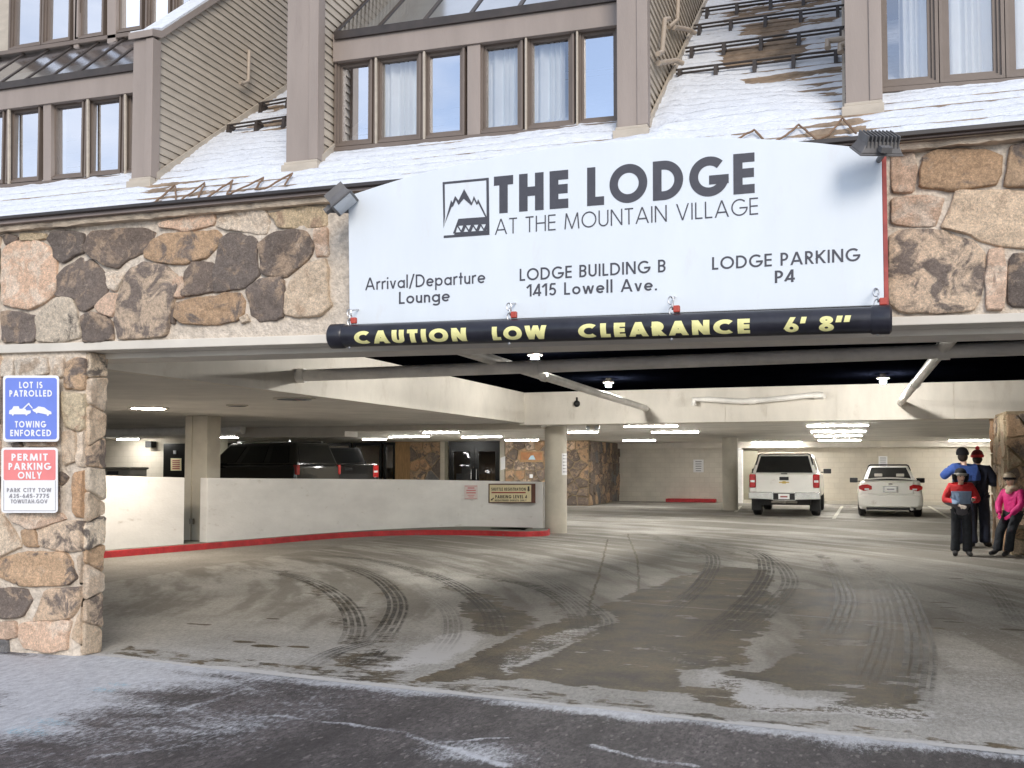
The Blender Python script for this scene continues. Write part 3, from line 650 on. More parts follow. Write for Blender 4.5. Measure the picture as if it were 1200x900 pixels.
# rough sandstone cap course
mb = MB(); n = 260; rings = []
for i in range(n+1):
    x = -9.4+i*(14.8/n); a, b_ = onY(0, 263, -.09), onY(1200, 150.5, -.09); zt = a[2]+(b_[2]-a[2])*(x-a[0])/(b_[0]-a[0])
    a, b_ = onY(0, 271, -.09), onY(1200, 162, -.09); zb = a[2]+(b_[2]-a[2])*(x-a[0])/(b_[0]-a[0])
    ns = lambda k: .012*mnoise.noise((x*4, k, 0))+.008*mnoise.noise((x*17, k, 5))
    jt = .02 if (int((x+20)/.93) != int((x+20-14.8/n)/.93)) else 0
    rings.append([(x, -.01, zb+ns(1)), (x, -.085+ns(2)+jt, zb+ns(3)), (x, -.10+ns(4)+jt, (zb+zt)/2), (x, -.09+ns(5)+jt, zt+ns(6)*.4-.003), (x, -.01, zt-.004)])
mb.loft(rings); mb.build('stone_cap', M['cap'], B, smooth=True)

def px(zx, zy, ox, oy, s): return (ox+zx/s, oy+zy/s)
ZA = lambda *p: [px(a, b_, 0, 230, 4.738) for a, b_ in p]
ZB = lambda *p: [px(a, b_, 200, 220, 4.95) for a, b_ in p]
ZC = lambda *p: [px(a, b_, 1030, 140, 3.46) for a, b_ in p]
lint = [
 (ZA((8,225),(40,210),(90,228),(80,250),(25,262)),'D'), (ZA((108,205),(240,205),(245,235),(115,245)),'Y'),
 (ZA((255,235),(290,200),(350,195),(455,205),(460,240),(450,310),(400,325),(345,365),(300,335),(290,290)),'D'),
 (ZA((485,225),(510,195),(700,178),(800,175),(850,200),(830,250),(790,310),(700,345),(650,390),(580,380),(500,330),(465,300)),'D'),
 (ZA((10,300),(60,255),(200,245),(270,290),(305,350),(298,540),(230,590),(150,625),(10,595)),'P'),
 (ZA((310,450),(360,390),(440,340),(500,350),(570,430),(590,490),(580,540),(520,600),(470,632),(430,625),(410,560),(300,550)),'D'),
 (ZA((585,425),(690,420),(640,515),(610,510)),'L'),
 (ZA((715,400),(780,368),(900,385),(970,440),(985,490),(950,590),(920,770),(800,780),(660,790),(630,700),(640,580),(680,480)),'DT'),
 (ZA((5,645),(40,635),(185,665),(190,780),(170,805),(10,805)),'D'), (ZA((200,660),(270,600),(310,565),(390,570),(415,640),(440,780),(330,805),(200,800)),'TD'),
 (ZA((445,670),(500,645),(580,670),(610,700),(620,790),(560,800),(465,805),(455,740)),'D'), (ZA((525,610),(600,540),(640,545),(630,620),(610,665),(550,640)),'P'),
 ([(169,293),(181,280),(194,274),(220,273),(250,269),(257,275),(253,287),(240,301),(215,308),(186,307),(169,302)],'OD'),
 (ZB((-70,205),(0,185),(100,165),(240,150),(250,185),(230,215),(80,250),(20,235),(-60,230)),'P'), (ZB((5,630),(20,540),(60,520),(70,580),(60,630)),'P'), (ZB((-18,700),(15,710),(15,785),(-18,775)),'D'),
 (ZB((75,490),(125,430),(240,435),(243,595),(200,605),(65,625),(70,560)),'D'),
 (ZB((280,300),(330,262),(400,265),(490,300),(485,450),(505,500),(420,575),(255,600),(250,520),(262,400)),'D'),
 (ZB((265,190),(300,160),(420,125),(540,130),(560,200),(540,265),(480,260),(430,245),(320,240),(265,220)),'L'), (ZB((570,150),(700,120),(890,105),(893,220),(620,228),(600,180)),'Y'),
 (ZB((505,330),(570,275),(680,245),(770,250),(815,320),(805,390),(745,450),(660,510),(530,500),(520,420)),'D'), (ZB((830,245),(898,235),(905,385),(835,395)),'P'),
 (ZB((690,540),(780,450),(890,410),(905,480),(900,620),(925,680),(850,735),(740,745),(655,735),(660,620)),'T'),
 (ZB((430,590),(520,530),(620,515),(648,545),(645,740),(600,760),(510,768),(460,730),(455,680)),'D'),
 (ZB((40,670),(150,635),(255,640),(300,612),(390,610),(415,660),(410,735),(370,770),(240,790),(60,785),(20,745)),'OD'), (ZB((400,755),(430,735),(445,770),(410,780)),'T'),
 (ZC((55,140),(140,138),(147,200),(140,285),(55,290)),'P'), (ZC((185,150),(250,125),(440,120),(500,145),(490,220),(470,260),(300,280),(170,270),(175,200)),'OD'),
 (ZC((535,110),(600,100),(690,100),(690,265),(515,265),(530,190)),'OD'), (ZC((55,320),(200,312),(262,320),(240,385),(225,425),(60,420)),'P'),
 (ZC((320,290),(480,288),(720,300),(720,520),(560,515),(430,490),(350,455),(258,435),(300,350)),'T'),
 (ZC((45,480),(100,445),(250,450),(370,490),(425,540),(430,610),(415,690),(380,770),(250,775),(90,775),(45,740)),'DT'),
 (ZC((445,530),(505,525),(515,600),(505,765),(435,765)),'P'), (ZC((535,550),(700,540),(700,755),(530,755)),'D')]
lint = [([uv_of(*q) for q in p], c) for p, c in lint]
rnd = random.Random(5)
za, zb = uv_of(0, 276)[1], uv_of(0, 402)[1]
lint += voronoi(-9.3, uv_of(-3, 300)[0], zb, za, .34, .3, ['D','T','P','OD','DT'], rnd)
za, zb = uv_of(1200, 166)[1], uv_of(1200, 364)[1]
lint += voronoi(uv_of(1243, 300)[0], 5.4, zb, za, .34, .3, ['D','T','P','OD','DT'], rnd)
sgx0 = uv_of(409, 300)[0]; sgx1 = uv_of(1037, 300)[0]
mid = (sgx0+sgx1)/2
for sel in (lambda p: p[0][0] < mid, lambda p: p[0][0] >= mid): stones('lintel_stone', [q for q in lint if sel(q[0])], lambda a, b_, d: (a, YS-d, b_), B, .028, -.013, random.Random(11))

# left stone pillar
XP = onY(97, 600, 0)[0]; XPB = XP
DEP = onX(125.5, 600, XP+.03)[1]
mb = MB(); ztop = 2.47
prof = []
for (x, y) in [(-9.4, -.0), (XP-.07, -.0), (XP-.02, .02), (XP, .07), (XP, DEP-.05), (XP-.04, DEP), (-9.4, DEP)]: prof.append((x, y))
mb.prism([(x, y, -.03) for x, y in prof], (0, 0, ztop)); mb.build('mortar', M['mortar'], B)
ZD = lambda *p: [px(a, b_, 0, 400, 5) for a, b_ in p]
ZE = lambda *p: [px(a, b_, 0, 580, 4.5) for a, b_ in p]
pil = [(ZD((80,110),(250,90),(262,190),(80,205)),'L'), (ZD((285,110),(355,95),(350,200),(300,200)),'L'), (ZD((375,130),(430,100),(540,120),(495,200),(460,270),(370,270)),'OD'),
 (ZD((505,215),(525,190),(525,320),(500,290)),'T'), (ZD((355,300),(520,322),(500,450),(450,520),(370,490)),'Y'), (ZD((350,540),(420,530),(430,690),(365,720)),'T'), (ZD((445,540),(520,520),(520,740),(440,720)),'L'),
 ([(84,556),(104,552),(104,606),(85,604)],'O'), (ZD((340,770),(380,800),(345,840)),'D'), (ZD((0,110),(60,110),(60,200),(0,200)),'L'), (ZD((60,600),(100,590),(110,615),(70,615)),'D'), (ZD((150,590),(300,590),(300,612),(150,612)),'P'),
 (ZD((0,230),(30,230),(30,560),(0,560)),'D'), (ZD((40,230),(300,230),(300,380),(40,380)),'T'), (ZD((40,400),(300,400),(300,560),(40,560)),'P'), (ZD((30,640),(300,640),(300,780),(30,780)),'T'), (ZD((30,800),(320,800),(320,980),(30,980)),'DT'),
 (ZE((-20,110),(0,110),(100,265),(-20,325)),'T'), (ZE((105,195),(160,180),(185,270),(120,268)),'OD'), (ZE((190,180),(370,140),(420,150),(462,220),(462,245),(420,295),(290,290),(195,270)),'DT'),
 (ZE((50,100),(300,95),(330,130),(150,180),(60,140)),'P'), (ZE((-30,340),(100,310),(330,305),(360,360),(380,440),(340,475),(100,478),(-30,430)),'OD'), (ZE((-30,500),(120,500),(150,560),(100,640),(-30,650)),'D'),
 (ZE((230,510),(405,490),(415,540),(360,650),(155,668),(190,600)),'DT'), (ZE((-20,680),(65,675),(70,750),(-20,760)),'P'), (ZE((100,680),(360,665),(340,740),(335,815),(250,825),(120,810),(85,750)),'P'),
 (ZE((-20,770),(20,775),(25,830),(-20,840)),'G'), (ZE((395,330),(462,300),(455,430),(410,470)),'L'), (ZE((430,560),(465,530),(465,800),(440,815),(365,750),(395,660)),'T')]
pil = [([uv_of(*q) for q in p], c) for p, c in pil]
pil += voronoi(-9.3, uv_of(-6, 600)[0], .02, 2.4, .36, .3, ['D','T','P','OD','DT'], random.Random(8))
stones('pillar_stone', pil, lambda a, b_, d: (min(a, XP-.006), -.004-d+max(0, (a-(XP-.06)))*.5, b_), B, .028, -.015, random.Random(3))
side = voronoi(.02, DEP-.01, .0, 2.40, .34, .21, ['T','L','DT','OD','L','TD','O'], random.Random(21))
stones('pillar_stone', side, lambda a, b_, d: (XP-.004+d, a, b_), B, .035, .004, random.Random(4))

# right hand wall of the mouth (outside the frame)
mb = MB(); mb.box(3.4, 5.6, 0, .5, -.03, 2.4); mb.build('mortar', M['mortar'], B)
stones('pillar_stone', voronoi(3.4, 5.5, .02, 2.36, .36, .3, ['D','T','P','OD','DT'], random.Random(9)), lambda a, b_, d: (a, -d, b_), B, .04, .012, random.Random(6))

# ---- roof with snow
PF, WY = .30, .575                 # fronts of the wing posts, plane of the windows
RX0, RX1, RY0, RY1 = -9.5, 5.6, -.13, 5.2
nx, ny = 40, 44; step = (RY1-RY0)/ny
rings = []; mb = MB()
vs = []; fs = []
for j in range(ny):                # shingle courses, each lapping the one below
    y0, y1 = RY0+j*step, RY0+(j+1)*step+.02
    o = len(vs)
    for x in (RX0, RX1):
        vs += [(x, y0, roofz(x, y0)+.012), (x, y1, roofz(x, y1)+.0), (x, y0, roofz(x, y0)-.01)]
    fs += [(o, o+3, o+4, o+1), (o, o+2, o+5, o+3)]
mb.add(vs, fs); mb.add([(RX0,RY0,roofz(RX0,RY0)-.03),(RX1,RY0,roofz(RX1,RY0)-.03),(RX1,RY1,roofz(RX1,RY1)-.03),(RX0,RY1,roofz(RX0,RY1)-.03)], [(0,1,2,3)])
mb.build('roof', M['shingle'], B)
# closed body under the roof so no light leaks through the building
mb = MB(); mb.box(RX0, RX1, .5, 5.2, 3.30, 3.42); mb.box(RX0, RX1, 5.2, 5.4, 3.3, 8.2); mb.build('inner_floor', M['dark_room'], B)

gx = np.concatenate([np.arange(-9.5, -8.6, .08), np.arange(-8.6, 2.2, .022), np.arange(2.2, 5.62, .06)]); gy = np.arange(-.125, 3.9, .018)
X, Y = np.meshgrid(gx, gy)
def rmask(poly, s):
    P = [onRoof(*p)[:2] for p in poly]; d = np.full(X.shape, 1e9); ins = np.zeros(X.shape, bool)
    for i in range(len(P)):
        a, b_ = P[i], P[(i+1) % len(P)]; e = b_-a; t = np.clip(((X-a[0])*e[0]+(Y-a[1])*e[1])/(e@e), 0, 1)
        d = np.minimum(d, np.hypot(X-a[0]-t*e[0], Y-a[1]-t*e[1])); ins ^= ((a[1] > Y) != (b_[1] > Y)) & (X < (b_[0]-a[0])*(Y-a[1])/(b_[1]-a[1]+1e-12)+a[0])
    return sm(s, -s, np.where(ins, -d, d)+s*1.6*(fbm(X*5, Y*9, 5, .6)-.5))
h = .023+.024*(fbm(X*1.6, Y*2.4, 5)-.5)+.030*(fbm(X*7, Y*30, 5, .65)-.5)
course = ((Y-RY0)/step) % 1
h += .006-.026*(course < .2)*(.4+fbm(X*3+5, Y*6))
for poly, k, s in [([(845,30),(985,5),(985,-20),(845,-10)], .028, .12), ([(865,45),(990,24),(990,18),(870,30)], .035, .06), ([(845,60),(940,48),(925,70),(850,74)], .060, .12), ([(850,75),(945,55),(945,62),(850,84)], .05, .06), ([(900,20),(925,20),(925,60),(890,60)], .05, .12), ([(870,95),(985,78),(985,84),(870,102)], .048, .05), ([(865,88),(990,68),(990,120),(960,118),(880,100)], .012, .15),
                   ([(940,95),(992,85),(992,135),(960,135)], .020, .12), ([(400,165),(723,133),(723,152),(400,190)], .008, .1), ([(0,225),(153,212),(153,225),(0,240)], .006, .1),
                   ([(165,214),(345,204),(345,226),(165,246)], .022, .10), ([(800,152),(1010,136),(1010,170),(800,180)], .026, .09), ([(272,150),(338,140),(338,155),(272,162)], .045, .05), ([(300,126),(338,118),(338,128),(300,134)], .045, .05)]:
    h -= .62*k*rmask(poly, s)
for poly, k, s in [([(190,150),(335,150),(335,205),(240,205)], .030, .25), ([(780,100),(900,110),(960,140),(900,152),(780,158)], .032, .25), ([(765,140),(800,90),(815,90),(785,158)], .02, .1), ([(600,165),(720,150),(720,160),(600,175)], .012, .1)]:
    h += k*rmask(poly, s)
h *= 1-.8*sm(-.06, -.125, Y)
Z = 3.4445-.0088*X+.75*(Y+.1)+h-.004
snow = grid_mesh('roof_snow', X, Y, Z, mat('snow', (.70, .73, .78), .75, 14, .10, .7, 45, grime=((.50, .47, .45), 7, .60, .78), stretch=(1, 2.2, 2.2)), None, B); snow['kind'] = 'stuff'

# ---- wings (side walls with clapboards and a broad front post)
def clip_band(poly, lo, hi):
    p = clip_half(poly, (0, -1), -lo); return clip_half(p, (0, 1), hi) if len(p) > 2 else []
def wing(pxl, pxr, pyb, toppts, clad):
    """side wall of a dormer: front post between two picture columns at Y=PF"""
    x0, x1 = onY(pxl, pyb, PF)[0], onY(pxr, pyb, PF)[0]; xf = x1 if clad > 0 else x0
    zb = roofz(x1, PF)-.02
    poly = [(PF+.02, zb), (3.95, roofz(x1, 3.95)-.02)]+[t_ for t_ in toppts[::-1]]
    mb = MB(); mb.prism([(x0+.012, a, b_) for a, b_ in poly], (x1-x0-.024, 0, 0)); mb.build('wing_wall', M['siding_gap'], B)
    mb = MB(); hb = .067; z = zb-.3; zt = max(b_ for a, b_ in poly)
    for fx, sg in ((x1, 1), (x0, -1)):
        zz = z
        while zz < zt:
            q = clip_band(poly, zz, zz+hb-.004)
            if len(q) > 2:
                a = [(fx-sg*.012+sg*(.012*(1-(b_-zz)/hb)+.002), y, b_) for y, b_ in q]; c_ = [(fx-sg*.012, y, b_) for y, b_ in q]; n = len(q)
                mb.add(a+c_, [tuple(range(n)), tuple(range(n, 2*n))[::-1]]+[(i, (i+1) % n, n+(i+1) % n, n+i) for i in range(n)])
            zz += hb
    mb.build('clapboards', M['siding'], B)
    # front post with corner boards and a flashing foot
    zt = toppts[0][1]
    mb = MB(); mb.box(x0-.004, x1+.004, PF-.03, PF+.022, zb+.06, zt); mb.build('wing_post', M['taupe'], B, bevel=.004)
    mb = MB(); wd = min(.06, (x1-x0)*.28)
    mb.box(x1-wd, x1+.022, PF-.042, PF+.06, zb+.075, zt-.004); mb.build('corner_board', M['taupe'], B, bevel=.004)
    mb = MB(); mb.box(x0-.03, x1+.03, PF-.06, PF+.03, zb-.02, zb+.05); mb.box(x0-.015, x1+.02, PF-.045, PF+.02, zb+.05, zb+.075); mb.build('post_flashing', M['siding'], B, bevel=.006)
    # skirt board following the roof
    for fx, sg in ((x1, 1), (x0, -1)):
        mb = MB(); mb.prism([(fx+sg*.006, PF+.03, roofz(fx, PF+.03)+.0), (fx+sg*.006, 3.9, roofz(fx, 3.9)), (fx+sg*.006, 3.9, roofz(fx, 3.9)+.085), (fx+sg*.006, PF+.03, roofz(fx, PF+.03)+.085)], (sg*.018, 0, 0)); mb.build('skirt_board', M['siding'], B)
    return x0, x1
x1 = onY(178, 217, PF)[0]; t0 = onX(178, 44, x1); t1 = onX(247, 1, x1); k = (t1[2]-t0[2])/(t1[1]-t0[1])
zt1 = t0[2]; yk = .8; w1 = wing(157, 178, 217, [(PF+.02, zt1), (PF+.03, zt1), (3.95, zt1+k*(3.95-PF))], 1)
mb = MB(); q = [(PF-.06, zt1+.0), (PF+.06, zt1+.03), (3.95, zt1+.03+k*(3.95-PF)), (3.95, zt1+.10+k*(3.95-PF)), (PF+.06, zt1+.09), (PF-.06, zt1+.055)]
mb.prism([(w1[0]-.03, a, b_) for a, b_ in q], (w1[1]-w1[0]+.06, 0, 0)); mb.build('wing_coping', M['taupe'], B)
mb = MB(); q = [(PF-.05, zt1+.056), (PF+.06, zt1+.092), (3.95, zt1+.102+k*(3.95-PF)), (3.95, zt1+.13+k*(3.95-PF)), (PF+.06, zt1+.115), (PF-.05, zt1+.07)]
mb.prism([(w1[0]-.02, a, b_) for a, b_ in q], (w1[1]-w1[0]+.045, 0, 0)); o = mb.build('coping_snow', M['cap'], B); o.data.materials[0] = bpy.data.materials['snow']
HT = 7.2
w2 = wing(338, 372, 198, [(PF+.02, HT), (3.95, HT)], 1); w3 = wing(725, 757, 160, [(PF+.02, HT), (3.95, HT)], 1); w4 = wing(992, 1030, 133, [(PF+.02, HT), (3.95, HT)], -1)

# ---- dormer fronts and windows
def winbox(pl, pr, tl, tr, bl, br, y):
    return [onY(pl, bl, y), onY(pr, br, y), onY(pr, tr, y), onY(pl, tl, y)]
def lerp(a, b_, t): return np.array(a)+(np.array(b_)-np.array(a))*t
def window(q, fw=.045, pane='pane', curtain=None, sash=True, y=WY, fm='taupe_dark'):
    """q: outer corners bl, br, tr, tl on plane y -> frame (part), pane and curtain (sub-parts)"""
    x0, x1 = q[0][0], q[1][0]; W = x1-x0
    def zb(x): return q[0][2]+(q[1][2]-q[0][2])*(x-x0)/W
    def zt(x): return q[3][2]+(q[2][2]-q[3][2])*(x-x0)/W
    mb = MB()
    def bar(xa, xb, fa, fb, d0, d1):
        mb.add([(xa,d0,fa(xa)),(xb,d0,fa(xb)),(xb,d1,fa(xb)),(xa,d1,fa(xa)),(xa,d0,fb(xa)),(xb,d0,fb(xb)),(xb,d1,fb(xb)),(xa,d1,fb(xa))], [(3,2,1,0),(4,5,6,7),(0,1,5,4),(1,2,6,5),(2,3,7,6),(3,0,4,7)])
    def ring(o, wd, d0, d1):
        bar(x0+o, x0+o+wd, lambda x: zb(x)+o, lambda x: zt(x)-o, d0, d1); bar(x1-o-wd, x1-o, lambda x: zb(x)+o, lambda x: zt(x)-o, d0, d1)
        bar(x0+o+wd, x1-o-wd, lambda x: zb(x)+o, lambda x: zb(x)+o+wd, d0, d1); bar(x0+o+wd, x1-o-wd, lambda x: zt(x)-o-wd, lambda x: zt(x)-o, d0, d1)
    ring(0, fw*.5, y-.05, y+.03)
    ring(fw*.5, fw*.5, y-.03, y+.03)
    if sash: ring(fw, fw*.55, y-.012, y+.03)
    f = mb.build('window', M[fm], B)
    i = fw*1.5 if sash else fw*.98
    mb = MB(); mb.add([(x0+i,y+.012,zb(x0+i)+i),(x1-i,y+.012,zb(x1-i)+i),(x1-i,y+.012,zt(x1-i)-i),(x0+i,y+.012,zt(x0+i)-i)], [(0,1,2,3)]); mb.build('pane', M[pane], f)
    if curtain:
        mb = MB(); a, c_ = curtain; n = 70
        xs_ = [x0+W*(a+(c_-a)*k_/n) for k_ in range(n+1)]
        yy = [y+.10+.022*math.sin((x-x0)*115+2*math.sin((x-x0)*31)) for x in xs_]
        vs = [(x, v, zb(x)+.005) for x, v in zip(xs_, yy)]+[(x, v, zt(x)-.02) for x, v in zip(xs_, yy)]
        mb.add(vs, [(k_, k_+1, n+2+k_, n+1+k_) for k_ in range(n)]); mb.build('curtain', M['curtain'], f, smooth=True)
    return f
def wall_front(x0, x1, y, zlo, zhi, name='dormer_wall', m='taupe'):
    mb = MB(); mb.box(x0, x1, y+.03, y+.06, zlo, zhi); return mb.build(name, M[m], B)
def room(x0, x1, y, z0, z1):
    mb = MB(); d = 1.4
    mb.add([(x0,y,z0),(x1,y,z0),(x1,y+d,z0),(x0,y+d,z0),(x0,y,z1),(x1,y,z1),(x1,y+d,z1),(x0,y+d,z1)], [(0,1,2,3),(7,6,5,4),(1,2,6,5),(2,3,7,6),(3,0,4,7)]); mb.build('room', M['dark_room'], B)
def sill_line(pl, pr, yl, yr, y, hgt=.035, out=.07):
    a, b_ = onY(pl, yl, y), onY(pr, yr, y); mb = MB()
    mb.add([(a[0],y-out,a[2]-hgt),(b_[0],y-out,b_[2]-hgt),(b_[0],y+.03,b_[2]-hgt),(a[0],y+.03,a[2]-hgt),(a[0],y-out,a[2]),(b_[0],y-out,b_[2]),(b_[0],y+.03,b_[2]),(a[0],y+.03,a[2])], [(3,2,1,0),(4,5,6,7),(0,1,5,4),(1,2,6,5),(2,3,7,6),(3,0,4,7)])
    mb.build('window_sill', M['taupe_dark'], B, bevel=.004)
def strip(pl, pr, tl, tr, bl, br, y0, y1, name, m):
    a = winbox(pl, pr, tl, tr, bl, br, y0); mb = MB(); mb.prism(a, (0, y1-y0, 0)); return mb.build(name, M[m], B, bevel=.003)
# middle dormer: sill and head lines in the picture
def L(p0, p1): return lambda x: p0[1]+(p1[1]-p0[1])*(x-p0[0])/(p1[0]-p0[0])
sil = L((393, 174.5), (723, 144.5)); hed = L((393, 73.5), (723, 29.5))
def row(cols, sil, hed, y=WY, extra=None):
    for i, (a, c_, pane, cur) in enumerate(cols):
        window(winbox(a, c_, hed(a), hed(c_), sil(a), sil(c_), y), pane=pane, curtain=cur, y=y, fw=.034 if (c_-a) < 60 else .04)
row([(395,439,'pane',None), (441,496,'pane_clear',(-.02,1.02)), (497,547,'pane',None), (563,615,'pane_clear',(.02,1.0)), (617,675,'pane_clear',(-.05,.70)), (677,728,'pane',None)], sil, hed)
window(winbox(642, 677, hed(642), hed(677), sil(642), sil(677), WY+.07), pane='pane_clear', curtain=(.15, 1.0), y=WY+.09, fw=.01, sash=False) if False else None
q0, q1 = onY(393, 72, WY), onY(726, 28, WY); xa, xb = w2[1]+.003, w3[0]-.003
strip(390, 728, 40, -7, 72.5, 28.5, WY-.075, WY+.03, 'header_board', 'taupe')
strip(547.5, 562.5, 53.5, 51.2, sil(548), sil(562), WY-.058, WY+.03, 'mullion_post', 'taupe')
for a in (440, 496.5, 616, 676): strip(a-1, a+1.2, hed(a), hed(a+1), sil(a), sil(a+1), WY-.066, WY-.045, 'mullion_trim', 'siding')
sill_line(392, 728, 176, 145.5, WY)
zr = 3.9; room(xa, xb, WY+.05, 3.8, 4.86)
# sloped glazing above the header
def skylight(pl, pr, tl, tr, y, n, slope=.95, run=1.3, ext=0):
    a, b_ = onY(pl, tl, y-.08), onY(pr, tr, y-.08)
    a = a.copy(); mb = MB(); p = [a, b_, b_+np.array([0, run, run*slope]), a+np.array([0, run, run*slope])]
    f = MB(); 
    for k_ in range(n+1):
        c_ = lerp(a, b_, k_/n); f.prism([c_+np.array([-.016, 0, .0]), c_+np.array([.016, 0, .0]), c_+np.array([.016, 0, .022]), c_+np.array([-.016, 0, .022])], (0, run, run*slope))
    f.prism([a+np.array([0, -.02, -.05]), b_+np.array([0, -.02, -.05]), b_+np.array([0, -.02, .012]), a+np.array([0, -.02, .012])], (0, .03, 0))
    fo = f.build('skylight', M['snow_guard'], B)
    g_ = MB(); up = np.array([0, 0, .012]); g_.add([v+up for v in p], [(0, 1, 2, 3)]); g_.build('pane', M['skylight'], fo)
    bk = MB(); dn = np.array([0, .1, -.12]); bk.add([v+dn for v in p], [(0, 1, 2, 3)]); bk.build('liner', M['flood_glass'], fo)
    return p
skylight(393, 728, 40, -7, WY, 6)
# left dormer
sil1 = L((0, 217.5), (153, 204.5)); hed1 = L((0, 129), (153, 108.5))
row([(-38,8,'pane',None), (11,50,'pane',None), (60,101,'pane',(-.02,.2)), (103,145,'pane',None), (147,170,'pane',None)], sil1, hed1)
strip(-60, 160, 108, 78, 136.5, 107.7, WY-.075, WY+.03, 'header_board', 'taupe')
strip(50.5, 59.5, hed1(50), hed1(59), sil1(50), sil1(59), WY-.058, WY+.03, 'mullion_post', 'taupe')
for a in (9.5, 102, 146): strip(a-1, a+1.2, hed1(a), hed1(a+1), sil1(a), sil1(a+1), WY-.066, WY-.045, 'mullion_trim', 'siding')
sill_line(-60, 160, 224, 206, WY)
room(-8.8, w1[0]-.003, WY+.05, 3.85, 4.86)
skylight(-60, 158, 108, 76.5, WY, 7, slope=.95, run=.56)
UY = WY+.50
sil2 = L((0, 63), (160, 38)); hed2 = L((0, -75), (160, -110))
for a, c_ in ((14, 52), (53, 86), (92, 125), (136, 170), (174, 203), (206, 228)):
    window(winbox(a, c_, hed2(a), hed2(c_), sil2(a), sil2(c_), UY), y=UY, fw=.035)
strip(-70, 13, -75, -90, 70, 60, UY-.01, UY+.03, 'clapboards', 'siding'); strip(86, 91.5, -80, -80, 60, 55, UY-.05, UY+.03, 'mullion_post', 'taupe'); strip(125.5, 135.5, -80, -80, 52, 48, UY-.06, UY+.03, 'mullion_post', 'taupe')
sill_line(-70, 228, 74, 29.5, UY, .04, .06)
room(-9.2, w1[0]-.003, UY+.05, 4.9, 7.6)
strip(-70, 228, -110, -150, -74, -120, UY-.05, UY+.05, 'header_board', 'taupe')
# right dormer
sil3 = L((1032, 105.5), (1200, 92.5)); hed3 = L((1032, -90), (1200, -110))
row([(1029,1100,'pane_clear',(.38,1.0)), (1101,1177,'pane_clear',(.03,.98)), (1178,1250,'pane_clear',(.0,.9)), (1252,1330,'pane_clear',(.1,1.0))], sil3, hed3)
sill_line(1029, 1420, 107, 78, WY); room(w4[1]+.003, 4.5, WY+.05, 3.75, 5.4)
strip(1029, 1420, -130, -160, -89, -125, WY-.06, WY+.03, 'header_board', 'taupe')

